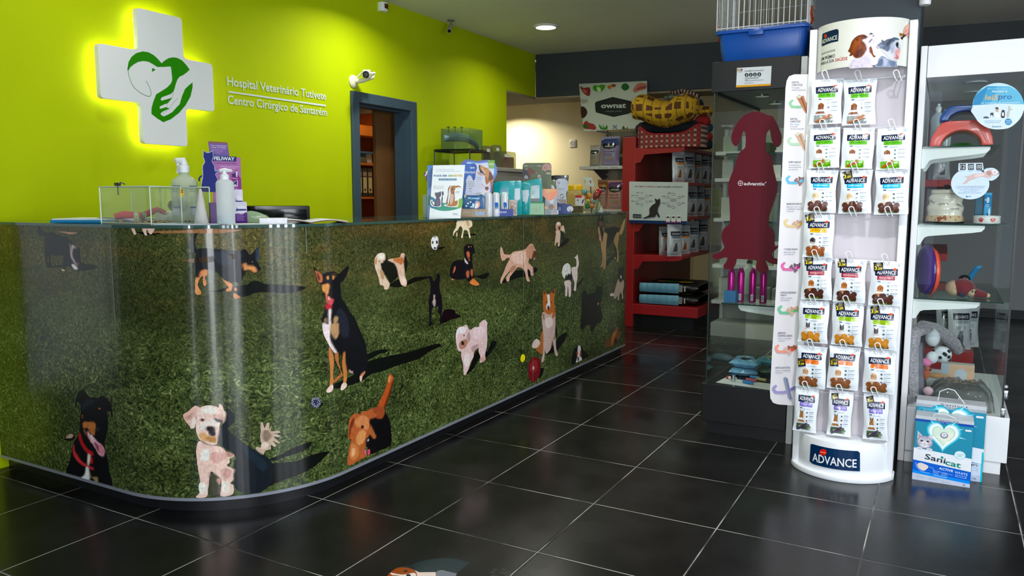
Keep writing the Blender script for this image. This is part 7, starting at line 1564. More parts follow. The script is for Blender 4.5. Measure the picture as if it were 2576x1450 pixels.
bolster('striped_cushion','dark red cushion with a striped edge on top of the pile',((1690,235),(1720,231),(1745,240),(1764,252)),.035,patt('striped_cloth','stripe'),2.4,y=.34,flat=.7)
for i,(pts,r,m,lb) in enumerate((((1757,280),.05,patt('yellow_hearts_b','yellow'),'yellow patterned roll at the right of the bed pile'),((1752,305),.05,MATS['red_fleece'],'red fleece roll at the right of the bed pile'),((1758,322),.045,mat('denim_fleece','#24384c',.9,nz=(20,.2)),'denim blue roll at the right of the bed pile'),((1757,344),.042,MATS['red_fleece'],'dark red roll low at the right of the bed pile'),((1760,364),.045,NVC,'navy roll lowest at the right of the bed pile'))):
    x,y = pts; bolster('pet_bed_roll',lb,((x,y),(x + 12,y + 1),(x + 22,y + 2),(x + 32,y + 4)),r * 1.15,m,1.6,y=.3,flat=.8)
# ================================================================ WHITE SHELVING WITH BAGS AND SIGN
YO = 7.12; ox = lambda px,y=400: PY(px,y,YO).x; oz = lambda y,px=1510: PY(px,y,YO).z
WM = mat('grey_white_metal','#b4b8b4',.45,nz=(5,.03)); ow = thing('wall_shelving','pale metal shelving unit with bags left of the red shelving','shelving',(ox(1510),YO + .2,0))
MB().box(ox(1488),ox(1500),YO + .36,YO + .39,0,oz(325)).build('slotted_upright',mat('upright_beige','#8c8878',.5),ow,smooth=False)
sl = MB()
for k in range(26): sl.box(ox(1491.5),ox(1494.5),YO + .357,YO + .361,.9 + k * .045,.925 + k * .045)
sl.build('slots',BLK,ow,smooth=False)
MB().box(ox(1500),ox(1566) + .1,YO + .37,YO + .39,0,oz(325)).build('back_panel',mat('panel_beige','#a09c84',.6,nz=(6,.04)),ow,smooth=False)
for y in (418,527):
    z = oz(y); MB().box(ox(1457,y),ox(1566,y),YO,YO + .37,z - .03,z).build('shelf',WM,ow,bevel=.002,smooth=False)
    MB().prism([(YO + .02,z - .03),(YO + .36,z - .03),(YO + .36,z - .16)],ox(1489),ox(1489) + .006,'x').build('shelf_bracket',mat('shade_metal','#5c5a50',.5),ow,smooth=False)
A = Art(Surf([(ox(1457,418),YO - .0005),(ox(1566,418),YO - .0005)])); w_ = ox(1566,418) - ox(1457,418); A.rect(w_ * .40,oz(418) - .03,w_ * .995,oz(418),'#c8ccc8'); A.text('Ownat Gato',w_ * .44,oz(418) - .024,.016,'#2c3030',w_ * .46,0,.01); A.build('shelf_label',PAPER,ow)
def art_own(c1_,c2_,tx):
    def g(A,f,w,h):
        A.poly([f(0.02,.08),f(.98,.08),f(.98,.3),f(.5,.38),f(.02,.3)],c2_); A.poly([f(*p) for p in ((.12,.30),(.2,.24),(.8,.24),(.88,.30),(.8,.40),(.5,.44),(.2,.40))],'#15181c')
        A.text('ownat',f(.5,.36)[0],f(.5,.36)[1],h * .055,'#c4c8c8',w * .5,0,.03,'c'); A.text('GRAIN FREE',f(.5,.54)[0],f(.5,.54)[1],h * .045,tx,w * .6,0,.03,'c'); A.lines(*f(.2,.6),w * .6,2,h * .03,h * .01,tx)
        A.ell(f(.42,.72),w * .16,h * .05,'#8c9484').ell(f(.62,.74),w * .1,h * .03,'#b08c64'); A.lines(*f(.2,.9),w * .6,2,h * .03,h * .012,'#d0ccc8')
    return g
for i,(x0_,x1_,yt,yb,c,c2_,tx,lb,dy) in enumerate(((1473,1501,357,412,'#948c78','#a8a8a4','#3c3c38','small beige food bag at the left of the upper pale shelf',.06),(1502,1550,336,412,'#8c80a0','#3c4874','#38304c','large lilac food bag on the upper pale shelf',.05),(1545,1580,334,412,'#6c6488','#2c3050','#38304c','dark violet food bag beside the red upright',.2),
        (1487,1514,445,521,'#b08474','#ac7c50','#4c3430','brown food bag at the left of the lower pale shelf',.12),(1517,1562,447,522,'#b8887c','#5c4464','#54302c','pinkish brown food bag on the lower pale shelf',.06))):
    z = oz(418 if i < 3 else 527); w_ = ox(x1_,yb) - ox(x0_,yb); h_ = abs(oz(yt) - oz(yb)); o = food_bag(w_,h_,.045,None,art_own(c,c2_,tx),21 + i * 3.7,filmmat=mat('bag_' + c[1:],c,.35,nz=(6,.08),bump=(18,.5,.006)))
    o.location = (ox((x0_ + x1_) / 2,yb),YO + dy + .05,z); o['label'] = lb; o['group'] = 'food bags on the pale shelving'
# shop sign on top
OS = Surf([(ox(1440),YO + .04),(ox(1660),YO + .04)]); t = sthing('brand_sign','white hexagon-logo sign with fruit and meat pictures above the pale shelving','sign',OS,.3,oz(330))
slab(OS,uvpx(OS,[(1468,331),(1456,211),(1627,203.5),(1629,322)]),.015).build('board',mat('sign_board','#b4bcb0',.4,nz=(4,.02)),t,bevel=.002,smooth=False)
MB().box(ox(1491),ox(1497),YO + .026,YO + .36,oz(326) - .012,oz(326)).build('sign_arm',WM,t,smooth=False)
A = Art(OS,O5)
A.poly('512,232 680,270 690,290 688,370 660,385 520,415 365,375 355,360 350,290 362,275','#14171a',True)
A.textpx('ownat',(405,333),(632,330),44,'#c0c8c0',.05); A.textpx('THE REAL FOOD',(446,370),(592,367),11,'#7c8480',.02)
for c,q in (('#7c3034','213,135 250,150 305,145 306,215 280,222 240,190'),('#a85c58','235,160 270,170 280,200 250,190'),('#4c8c28','330,150 345,125 380,130 410,120 442,125 440,150 410,185 380,185 345,175'),('#c8d4b0','370,140 400,150 405,180 385,185 368,165'),('#b86c24','462,140 480,125 500,135 498,155 478,160'),('#8c4c2c','500,118 530,115 543,130 520,145 502,135'),('#285c2c','590,140 610,112 640,110 665,140 650,165 620,175 600,160'),('#b87468','700,160 740,110 790,105 820,115 815,160 760,175 720,192 702,185'),('#8c4c44','720,170 760,140 815,130 815,150 760,165'),('#2c6428','765,225 800,210 824,215 824,250 790,245'),('#9c9c90','220,260 250,250 285,258 280,280 240,292'),('#301810','222,322 262,330 282,370 265,410 230,425'),('#8c3c38','245,480 270,450 300,470 340,480 362,510 350,532 300,525 250,520'),('#285c24','242,490 275,485 285,515 250,512'),('#3c7434','390,480 425,520 420,475 440,515 460,485 464,528 400,525'),('#2c5428','600,510 615,495 628,525 648,505 650,520 620,528 600,525')): A.poly(q,c,True,sm=2)
for k in range(6): A.ell((518 + 7 * (k % 3) * 2,495 + 16 * (k // 3) + 6 * (k % 2)),6,6,'#3c4860',8,True)
A.build('board_print',PAPER,t)
# ================================================================ GOODS BEYOND THE RIGHT CABINET
YR = 5.5; rx_ = lambda px,y=500: PY(px,y,YR).x; rz_ = lambda y,px=2400: PY(px,y,YR).z
g2 = thing('gondola_shelving','red shop shelving seen through the right glass cabinet','shelving',(0,5.9,0))
MB().box(-.165,-.13,YR,YR + 1.2,0,1.75).build('back_panel',DRD,g2,smooth=False)
MB().box(-.13,rx_(2449,900),YR,YR + 1.2,rz_(962),rz_(885)).build('base_shelf',RED,g2,bevel=.003,smooth=False)
MB().box(-.13,rx_(2440,900),YR + .03,YR + 1.2,0,rz_(962)).build('base_plinth',BLK,g2,smooth=False)
for y in (452,640): MB().box(-.13,rx_(2395,460),YR,YR + 1.2,rz_(y + 18),rz_(y)).build('shelf',RED,g2,bevel=.002,smooth=False)
fb = food_bag(.15,.30,.035,None,art_adv('#8c949c','#5c646c'),41.3)
for i,(px,y,py,lb) in enumerate(((2378,885,.16,'clear white food bag low behind the right cabinet'),(2408,885,.1,'white food bag with a label low behind the right cabinet'),(2430,885,.22,'white food bag nearest the aisle low behind the right cabinet'),(2366,452,.1,'white food bag above the fish bone jar behind the cabinet'))):
    X = rx_(px,y); c = put(fb,X,YR + py,rz_(y),.5,lb,'food bags behind the right cabinet',1.0 if i < 3 else .7)
for ch in list(fb.children): bpy.data.objects.remove(ch)
bpy.data.objects.remove(fb)
# bottles hanging behind the upper cabinet
bb = bottle((PY(2360,300,4.5).x,4.5,1.4555),.032,.24,mat('clear_white_bottle','#c4d0d4',.12,coat=.5),'tall clear bottle behind the blue bowl in the right cabinet',WTL)
bb = bottle((PY(2378,300,4.6).x,4.6,1.4555),.032,.22,MATS['clear_white_bottle'],'second clear bottle behind the blue bowl in the right cabinet',WTL)
# ================================================================ FLOOR STICKERS
FP = Plane((0,0,0),(1,0,0),(0,1,0)); t = thing('floor_sticker','floor sticker of a white and tan dog wearing a dark teal cape','sticker',tuple(PZ(1060,1440,0)))
A = Art(FP,(940,1380,6.44))
A.poly('420,310 620,268 740,220 880,185 1100,160 1300,170 1450,205 1562,235 1350,410 1150,360 1050,355 1000,390 860,392 700,380 560,340','#10242a',True)
A.poly('1010,390 1050,360 1110,355 1350,412 1300,520 1010,520','#6c7078',True); A.poly('660,360 740,392 1005,390 1008,520 640,520','#d8c8c0',True)
A.poly('228,440 300,370 400,315 550,320 640,350 680,380 700,430 660,520 210,520','#8c4826',True,sm=2); A.poly('270,400 330,410 450,430 560,420 640,400 690,430 640,520 480,520 420,450 300,440','#e0d4cc',True,sm=2); A.poly('480,370 540,355 555,380 500,392','#1c1210',True); A.poly('530,430 590,425 600,470 540,470','#1c1414',True,sm=2); A.poly('560,280 640,290 690,330 640,335 560,310','#140c0a',True)
A.build('sticker_print',attr_mat('floor_vinyl',.3),t,d0=.0004,dz=.00004)
t = thing('paw_sticker','dark paw print sticker on the floor beside a tile joint','sticker',tuple(PZ(1258,1443,0))); A = Art(FP,(940,1380,6.44))
for x,y,a,b in ((1970,352,52,20),(2108,346,54,20),(1928,396,54,22),(2120,400,108,32),(1960,450,60,24),(2160,420,66,40)): A.ell((x,y),a,b,'#0c1410',18,True)
A.build('sticker_print',MATS['floor_vinyl'],t,d0=.0004,dz=.00004)
# ================================================================ BEHIND THE COUNTER
dk = thing('desk','low reception desk hidden behind the counter','desk',(-3.2,2.9,0))
MB().box(-3.66,-2.86,2.58,4.2,.72,.75).build('desk_top',mat('desk_top','#8c8880',.4),dk,bevel=.003)
for x in (-3.6,-2.92):
    for y in (2.65,4.1): MB().box(x - .02,x + .02,y - .02,y + .02,0,.72).build('leg',MATS['grey_metal'],dk)
ms = VS(700,4.16); u0,u1 = ms.px(616,525)[0],ms.px(779,525)[0]; zt = ms.px(700,518)[1]; t = sthing('monitor','glossy black computer monitor behind the counter','monitor',ms,(u0 + u1) / 2,.75)
slab(ms,rrect(u0,zt - .24,u1,zt,.008),.03).build('housing',mat('gloss_black','#060708',.12,spec=.35),t,bevel=.002,smooth=False)
slab(ms,[(u0 + .015,zt - .225),(u1 - .015,zt - .225),(u1 - .015,zt - .018),(u0 + .015,zt - .018)],.002,.0022).build('screen',mat('dark_screen','#0c1012',.05),t,smooth=False)
q = ms.w((u0 + u1) / 2,0,-.04); MB().tube([(q.x,q.y,.76),(q.x,q.y,zt - .1)],.02).lathe([(.09,0),(.09,.01),(.02,.016)],(q.x,q.y,.75),24).build('stand',MATS['gloss_black'],t)
# cabinet with aquarium beyond the door
ZC = 1.485; wc = thing('white_cabinet','grey white cabinet along the green wall beyond the door','cabinet',(-3.45,6.0,0))
Xc = -3.28; ye = along(1322,Xc)
MB().box(-3.66,Xc,5.25,min(ye,6.9),0,ZC - .03).build('body',mat('grey_white_board','#a8a89c',.5,nz=(5,.02)),wc,bevel=.003,smooth=False)
MB().box(-3.67,Xc + .02,5.24,min(ye,6.9) + .01,ZC - .03,ZC).build('top_board',MATS['grey_white_board'],wc,bevel=.003,smooth=False)
for z in (ZC - .07,ZC - .16): MB().box(Xc,Xc + .012,5.26,min(ye,6.9) - .01,z - .05,z).build('drawer_front',mat('grey_white_board_b','#989890',.5),wc,bevel=.002,smooth=False)
fc = PX(1182,400,-3.34); zr = PX(1182,378,-3.34).z; aq = thing('aquarium','small glass aquarium with a black rim on the cabinet behind the counter','aquarium',(fc.x,fc.y,ZC))
ca,sa = math.cos(.5),math.sin(.5)
yl = PX(1138,400,-3.55).y; T_ = [(fc.x,fc.y),(-3.66,fc.y - .18),(-3.66 - .0,fc.y + .22),(fc.x - .02,fc.y + .40)]
T_ = [(-3.34,fc.y),(-3.64,fc.y - .06),(-3.66,fc.y + .26),(-3.36,fc.y + .32)]
for i in range(4): a,b_ = T_[i],T_[(i + 1) % 4]; slab(Surf([a,b_]),[(0,ZC + .001),(math.dist(a,b_),ZC + .001),(math.dist(a,b_),zr),(0,zr)],.004).build('pane',GL,aq,smooth=False)
rm = MB()
for z in (ZC + .005,zr): rm.tube([(x,y,z) for x,y in T_],.008,4,close=True)
for x,y in T_: rm.tube([(x,y,ZC),(x,y,zr)],.006,4)
rm.build('rim',BLK,aq,smooth=False)
MB().prism(T_,zr + .004,zr + .012).build('lid',glass_mat('smoked_glass','#6c7c6c',1.0),aq,smooth=False)
zx = zr + .013; hx_ = PX(1182,322,-3.36).z; tt = thing('turtle_island_box','clear box with a blue turtle ramp and tiny palms on the aquarium','box',(-3.45,fc.y + .1,zx))
Tb = [(-3.36,fc.y + .02),(-3.60,fc.y - .02),(-3.62,fc.y + .20),(-3.38,fc.y + .26)]
for i in range(4): a,b_ = Tb[i],Tb[(i + 1) % 4]; slab(Surf([a,b_]),[(0,zx),(math.dist(a,b_),zx),(math.dist(a,b_),hx_),(0,hx_)],.002).build('clear_side',glass_mat('thin_clear_plastic','#dfe8dc',1.0,.04,.06,'#dfe8dc'),tt,smooth=False)
cz = zx + (hx_ - zx) * .55; MB().tube([(-3.58,fc.y + .0,cz),(-3.5,fc.y + .04,cz + .01),(-3.44,fc.y + .12,cz),(-3.41,fc.y + .2,zx + .05),(-3.40,fc.y + .23,zx + .004)],[.03,.036,.03,.02,.016],8).build('ramp',mat('blue_grey_plastic','#7090a8',.35),tt)
for dx,dy in ((-.1,.0),(-.06,.03),(-.03,.08)): MB().tube([(-3.46 + dx,fc.y + .04 + dy,cz),(-3.46 + dx * 1.1,fc.y + .04 + dy,cz + .09)],.0035,5).lathe([(.018,0),(.004,.008)],(-3.46 + dx * 1.1,fc.y + .04 + dy,cz + .088),8).build('palm',mat('palm_green','#1c5c34',.5),tt)
for i,(x0_,x1_,yt,c1_,c2_,lb) in enumerate(((1219,1240,366,'#3c5c64','#1c4c2c','dark blister pack standing right of the aquarium'),(1243,1262,364,'#6c8478','#8c4c34','clear blister pack with green parts on the cabinet'),(1264,1298,380,'#b08484','#c4ac9c','pink blister card at the end of the cabinet'))):
    sf = Surf([(Xc - .07,5.2),(Xc - .07,7.2)]); ya,yb = PX(x0_,400,Xc - .07).y,PX(x1_,400,Xc - .07).y; zt = PX(x0_,yt,Xc - .07).z; t = thing('blister_pack',lb,'pack',(Xc - .07,(ya + yb) / 2,ZC),group='blister packs on the cabinet')
    slab(sf,rrect(ya - 5.2,ZC + .001,yb - 5.2,zt,.02),.03).build('clear_shell',glass_mat('blister_clear','#d0d4c0',1,.05,.22,'#b8b4a0'),t,smooth=False)
    slab(sf,rrect(ya - 5.2 + .02,ZC + .006,yb - 5.2 - .02,ZC + (zt - ZC) * .7,.015),.008,-.01).build('insert',mat('ins_' + c1_[1:],c1_,.5),t,smooth=False)
    MB().box(Xc - .066,Xc - .064,ya + .03,ya + .03 + (yb - ya) * .35,zt - .05,zt - .025).build('price_tag',MATS['white_paper'],t,smooth=False)
# ================================================================ ON THE GLASS TOP, LEFT END
Z = GZ + .0006
f378 = fdist(378)
c0 = HP(378,f378 + .05); cl = HP(256,f378 + .30); v = (cl - c0);
def perp(v,s=1): return Vector((-v.y * s,v.x * s))
a_ = v.normalized(); b_ = Vector((-a_.y,a_.x)) if Vector((-a_.y,a_.x)).dot(RT.xy) > 0 else Vector((a_.y,-a_.x))
def pxof(p): dq = Vector((p.x,p.y,Z)) - CAM; return W / 2 + F * dq.dot(RT) / dq.dot(FW)
Lr = .1
while pxof(c0 + b_ * Lr) < 530: Lr += .004
Ll = .1
while pxof(c0 + a_ * Ll) > 257: Ll += .004
zt = (CAM + ray(378,470) * (f378 / Vector((ray(378,470).x,ray(378,470).y)).length)).z
bx = thing('acrylic_collection_box','clear acrylic collection box with coins at the left end of the counter','box',(c0.x,c0.y,Z))
K = [c0,c0 + b_ * Lr,c0 + b_ * Lr + a_ * Ll,c0 + a_ * Ll]; AC = glass_mat('clear_acrylic','#fafcf8',1.1,.02,.025,'#f0f6ec'); ACE = mat('acrylic_edge','#b8c8bc',.2)
for i in range(4): p,q = K[i],K[(i + 1) % 4]; slab(Surf([p,q]),[(0,Z),((q - p).length,Z),((q - p).length,zt),(0,zt)],.004).build('side_wall',AC,bx,smooth=False)
mid = c0 + b_ * Lr * .5; slab(Surf([mid,mid + a_ * Ll]),[(0,Z),(Ll,Z),(Ll,zt),(0,zt)],.003).build('divider',AC,bx,smooth=False)
MB().prism([tuple(k) for k in K],zt,zt + .004).build('lid',AC,bx,smooth=False); MB().prism([tuple(k) for k in K],Z,Z + .004).build('base',AC,bx,smooth=False)
ed = MB()
for z in (Z + .003,zt + .002): ed.tube([(k.x,k.y,z) for k in K],.0028,4,close=True)
for k in K: ed.tube([(k.x,k.y,Z),(k.x,k.y,zt)],.0028,4)
ed.tube([(mid.x,mid.y,Z),(mid.x,mid.y,zt)],.0022,4); e2 = mid + a_ * Ll; ed.tube([(e2.x,e2.y,Z),(e2.x,e2.y,zt)],.002,4)
ed.build('edge',ACE,bx,smooth=False)
hg = c0 + a_ * Ll * .62; MB().tube([(hg.x,hg.y,zt - .03),(hg.x,hg.y,zt + .004),(hg.x + .012,hg.y + .004,zt + .02),(hg.x + .03,hg.y + .01,zt + .012)],.003,6).build('padlock_loop',CHR,bx); MB().box(hg.x - .016,hg.x + .012,hg.y - .006,hg.y + .006,zt + .006,zt + .018).build('hasp',mat('dark_steel','#4c4a46',.3,.8),bx,bevel=.002)
sf = Surf([c0,c0 + b_ * Lr]); A = Art(sf); u = sf.px(456,480)[0]; wv = .016; A.rect(u - wv / 2,zt - .036,u + wv / 2,zt - .006,'#e0b814',.002)
for i in range(4): A.rect(u - .006 + (i % 2) * .0065,zt - .014 - (i // 2) * .0075,u - .0005 + (i % 2) * .0065,zt - .0085 - (i // 2) * .0075,'#40403c' if i != 3 else '#c83c20')
A.build('sticker',GLOSSP,bx)
cm,cm2 = mat('brass_coin','#b08c54',.3,.8),mat('copper_coin','#9c6444',.3,.8); ncoin = 0
random.seed(5)
for i in range(70):
    s_,t_ = random.uniform(.05,.95),random.uniform(.06,.94) ** .9
    if abs(s_ - .5) < .04: continue
    p = c0 + b_ * Lr * s_ + a_ * Ll * t_; r = random.choice((.0095,.0105,.0115)); z = Z + .0045 + .0018 * (i % 3)
    if i < 2 or ncoin < 2:
        t = thing('coin','small coin lying on the floor of the acrylic box','coin',(0,0,0),group='coins in the acrylic box'); MB().lathe([(r,0),(r,.0018)],(0,0,0),12).build('coin_disc',cm if ncoin else cm2,t); ncoin += 1
        protoc = [t] if ncoin == 1 else protoc + [t]
    else: t = copy_tree(protoc[i % 2])
    t.location = (p.x,p.y,z); t.rotation_euler = (random.uniform(-.15,.15),random.uniform(-.15,.15),0)
for px,dd,lb,c in ((343,.13,'folded banknote standing in the left half of the acrylic box','#b0b890'),(362,.16,'grey green banknote curled beside the folded one','#7c8470')):
    p = HP(px,f378 + .05 + dd); t = thing('banknote',lb,'banknote',(p.x,p.y,Z + .008),group='banknotes in the acrylic box')
    MB().grid(lambda u,v: Vector((p.x + .045 * (u - .5),p.y + .012 * math.sin(u * 5),Z + .011 + .028 * v + .006 * math.sin(u * 6 + 1) * v)),8,3).build('note',mat('note_' + c[1:],c,.7,nz=(60,.2)),t); t.children[0].modifiers.new('thickness','SOLIDIFY').thickness = .0006
# blue folder and loose papers
fb_ = HP(265,fdist(265) + .32); t = thing('blue_folder','bright blue folder lying left of the acrylic box','folder',(fb_.x,fb_.y,Z))
R_f = Matrix.Translation((fb_.x,fb_.y,Z)) @ Matrix.Rotation(.5,4,'Z'); MB().box(-.17,.17,-.12,.12,0,.012,R_f).build('cover',mat('folder_blue','#1c84b8',.35),t,bevel=.002)
MB().box(-.165,.18,-.11,.11,.0125,.018,R_f).build('sheets',MATS['white_paper'],t)
pp = HP(320,fdist(320) + .40); t = thing('loose_papers','white and lilac papers spread behind the acrylic box','papers',(pp.x,pp.y,Z + .0))
MB().box(-.15,.17,-.1,.1,.0,.004,Matrix.Translation((pp.x,pp.y,Z + .0)) @ Matrix.Rotation(.3,4,'Z')).build('sheet',MATS['white_paper'],t)
MB().grid(lambda u,v: Vector((pp.x - .16 + .34 * u,pp.y - .1 + .2 * v,Z + .008 + .014 * max(0,math.sin(u * 3.2)) * (1 - v))),10,4).build('curled_sheet',mat('lilac_paper','#b8b8dc',.6),t); t.children[1].modifiers.new('thickness','SOLIDIFY').thickness = .001
rc = HP(330,fdist(330) + .30); q = [HP(x,fdist(330) + .27) for x in (285,310,335,355,375,395,415)]; t = thing('red_cloth_strap','crumpled dusty red cloth strap lying behind the coin box','cloth',(rc.x,rc.y,Z))
MB().tube([(p.x,p.y,Z + z) for p,z in zip(q,(.026,.034,.032,.03,.042,.055,.04))],[.012,.016,.014,.013,.014,.012,.010],10).build('cloth',mat('dusty_red_cloth','#b8404c',.8,nz=(30,.2),bump=(40,.8,.006)),t)
ss = HP(441,fdist(441) + .42); t = thing('white_tray','white stapled tray of forms behind the spray bottle','tray',(ss.x,ss.y,Z)); MB().box(ss.x - .07,ss.x + .06,ss.y - .05,ss.y + .05,Z,Z + .045).build('tray_body',MATS['white_plastic'],t,bevel=.004); MB().ball((ss.x + .02,ss.y,Z + .07),(.05,.04,.03),14).build('dark_mouse',mat('dark_grey_plastic','#4c504c',.4),t)
# spray bottle
d_ = fdist(466) + .34; p = HP(466,d_); sc_ = d_ / 1950 * 1.03; hb = lambda y: (CAM + ray(466,y) * (d_ / Vector((ray(466,y).x,ray(466,y).y)).length)).z
t = thing('spray_bottle','translucent spray bottle with a white trigger head behind the acrylic box','spray bottle',(p.x,p.y,Z)); z_ = [hb(y) - Z for y in (558,463,453,445,438,432,425)]
SB = glass_mat('milky_plastic','#eef4f4',.8,.15,.5,'#f4fafa'); r = 26 * sc_ * 1.08
MB().lathe([(r * .94,0),(r,.006),(r,z_[1]),(r * .9,z_[2]),(r * .45,z_[3] + .004),(r * .36,z_[4]),(r * .36,z_[5])],(p.x,p.y,Z),28).build('bottle_body',SB,t,angle=60)
MB().lathe([(r * .42,z_[5] - .004),(r * .42,z_[6] + .012),(r * .3,z_[6] + .016)],(p.x,p.y,Z),20).build('collar',WTL,t)
th = Vector((RT.x,RT.y,0)); hd = Vector((p.x,p.y,hb(424))); top = hb(398)
MB().tube([hd + Vector((0,0,-.005)),hd + Vector((0,0,.02)) + th * .004,Vector((p.x,p.y,top - .012)) + th * .0,Vector((p.x,p.y,top - .01)) - th * .028],[.014,.013,.016,.011],12).build('trigger_head',WTL,t)
MB().tube([Vector((p.x,p.y,top - .014)) - th * .024,Vector((p.x,p.y,top - .04)) - th * .022,Vector((p.x,p.y,top - .062)) - th * .026],[.007,.006,.007],8).build('trigger',WTL,t)
MB().tube([Vector((p.x,p.y,top - .008)) - th * .028,Vector((p.x,p.y,top - .007)) - th * .036],[.009,.007],10).build('nozzle',mat('pale_pink_plastic','#e0c8c4',.4),t)
lf = VS(466,d_ - r - .002,half=.06); A = Art(lf)
for s_ in (-1,1):
    u = .06 + s_ * r * .62; A.rect(u - r * .28,Z + z_[1] * .93,u + r * .28,Z + z_[1] * .95,'#3c4c50'); A.lines(u - r * .28,Z + z_[1] * .85,r * .5,2,.008,.0016,'#5c6c74'); A.lines(u - r * .28,Z + z_[1] * .65,r * .5,4,.007,.0016,'#8c98a0'); A.rect(u - r * .28,Z + z_[1] * .2,u + r * .2,Z + z_[1] * .42,'#a8b0c0'); A.rect(u - r * .28,Z + z_[1] * .38,u + r * .2,Z + z_[1] * .42,'#5c649c')
A.build('label_print',PAPER,t)
# white cone
d_ = fdist(505) + .22; p = HP(505,d_); t = thing('white_cone','plain white paper cone standing behind the acrylic box','cone',(p.x,p.y,Z)); MB().lathe([(.030,0),(.005,.135),(.003,.137)],(p.x,p.y,Z),28).build('cone',mat('matt_white','#c8c8c4',.6),t)
# cat behaviour display
d_ = fdist(560) + .34; sf = VS(560,d_,.12); O2 = (500,340,6.0417)
t = sthing('purple_card_display','purple cardboard display with a dark blue cat cut-out on the counter','display',sf,sf.px(560,500)[0],Z,None)
pan_ = uvpx(sf,[(x,y) for x,y in ((536,396.5),(605,396.5),(611,562),(536,562))]); pan_ = [(u,max(v,Z)) for u,v in pan_]; slab(sf,pan_,.004).build('back_card',mat('mauve_card','#a05c9c',.3,nz=(2,.1)),t,smooth=False)
slab(sf,uvpx(sf,[(524,355),(573,358),(581,412),(531,410)]),.002,-.01).build('top_flag',mat('violet_card','#6c4890',.3,nz=(3,.05)),t,smooth=False)
catp = [(x,y) for x,y in P2('65,228 95,255 120,268 160,262 180,250 205,232 215,280 218,340 200,395 215,430 240,480 248,545 300,535 312,548 300,560 255,590 262,620 285,670 300,740 310,860 40,870 30,800 28,760 40,690 55,620 50,520 55,460 85,410 60,340 62,280')]
MB_ = slab(sf,uvpx(sf,catp,Z,O2),.003,.012); MB_.build('cat_cutout',mat('pale_card_edge','#b0b8dc',.35),t,smooth=False)
A = Art(sf,O2)
A.poly('230,322 575,328 570,404 212,392','#16245c',True); A.textpx('FELIWAY',(232,378),(543,388),50,'#e8ecf4',.04); A.textpx('O segredo para gatos felizes',(230,432),(575,440),20,'#5c3c68',.015)
for i,(x0_,x1_,y) in enumerate(((330,615,480),(385,560,502),(505,592,657),(530,600,812))): A.poly([(x0_,y - 4),(x1_,y),(x1_,y + 5),(x0_,y + 3)],'#dcc4e0',True)
A.poly('560,560 640,660 650,825 500,825 500,600','#84347c',True,layer=0.2); A.poly('500,580 535,600 570,540 592,545 580,635 530,635','#1c2458',True,sm=2); A.poly('560,560 590,545 585,635 565,635','#d8c8e4',True); A.poly('530,720 580,680 592,690 592,785 525,785','#c8c0dc',True); A.poly('530,735 575,690 580,700 575,780 560,745 530,760','#1c2458',True,sm=2)
A.build('card_print',GLOSSP,t); A = Art(sf,O2)
A.poly('150,95 220,92 430,108 440,135 330,120 240,125 155,118','#84604c',True); A.textpx('O bom comportamento',(182,162),(428,172),18,'#e4dcf0',.02); A.textpx('começa com Feliway',(188,192),(420,200),17,'#e4dcf0',.02)
for y in (215,238,262): A.poly([(195,y),(410 - (y - 215) * 1.6,y + 8),(410 - (y - 215) * 1.6,y + 12),(195,y + 5)],'#bcaad4',True)
A.poly('215,290 450,296 452,310 218,305','#4c5c9c',True); A.build('flag_print',GLOSSP,t,d0=-.0096)
A = Art(sf,O2); cin = catmull(P2('72,245 95,262 120,275 160,270 185,258 200,245 208,285 210,335 192,395 208,432 232,482 240,552 300,543 304,549 250,582 252,615 277,672 290,740 300,855 50,862 38,800 38,760 50,690 63,620 58,522 63,462 93,410 68,335 70,285'),2); A.poly(cin,'#101c68',True); A.line('5,700 0,670 15,640 45,620',.006,'#101c68',True,sm=2); A.build('cat_print',GLOSSP,t,d0=.0126)
MB().box(0,0,0,0,0,0).bm.free()
for i,(x0_,x1_,yt,zz,dz_,lb) in enumerate(((587,610,477,None,.02,'small violet carton standing upright in the purple display'),(587,620.5,508,Z,-.045,'larger violet carton in front of the purple display'))):
    s2 = VS(603,d_ + dz_ - .02,.12); zb_ = Z
    def art_f(A,u0,u1,z0,zt2):
        w_,h_ = u1 - u0,zt2 - z0; A.rect(u0,z0,u1,zt2,'#d8d4e4'); A.poly([(u0,z0),(u1,z0),(u1,z0 + h_ * .5),(u0,z0 + h_ * .42)],'#5c2c84'); A.ell((u0 + w_ * .55,z0 + h_ * .62),w_ * .42,h_ * .2,'#e8e6f0',20); A.rect(u0 + w_ * .3,z0 + h_ * .58,u0 + w_ * .95,z0 + h_ * .66,'#28387c'); A.poly([(u0 + w_ * .15,z0 + h_ * .56),(u0 + w_ * .25,z0 + h_ * .76),(u0 + w_ * .33,z0 + h_ * .56)],'#28387c'); A.lines(u0 + w_ * .2,z0 + h_ * .36,w_ * .6,4,h_ * .08,h_ * .02,'#c4b0dc')
    vbox('violet_carton',lb,'box',s2,x0_,x1_,yt,zb_ ,.04,'#5c3484',art_f,group='violet cartons in the display')
s2 = VS(548,d_ - .12,.25); vbox('display_tray','dark purple front tray of the cat display','display',s2,528,560,510,Z,.02,'#4c2c64')
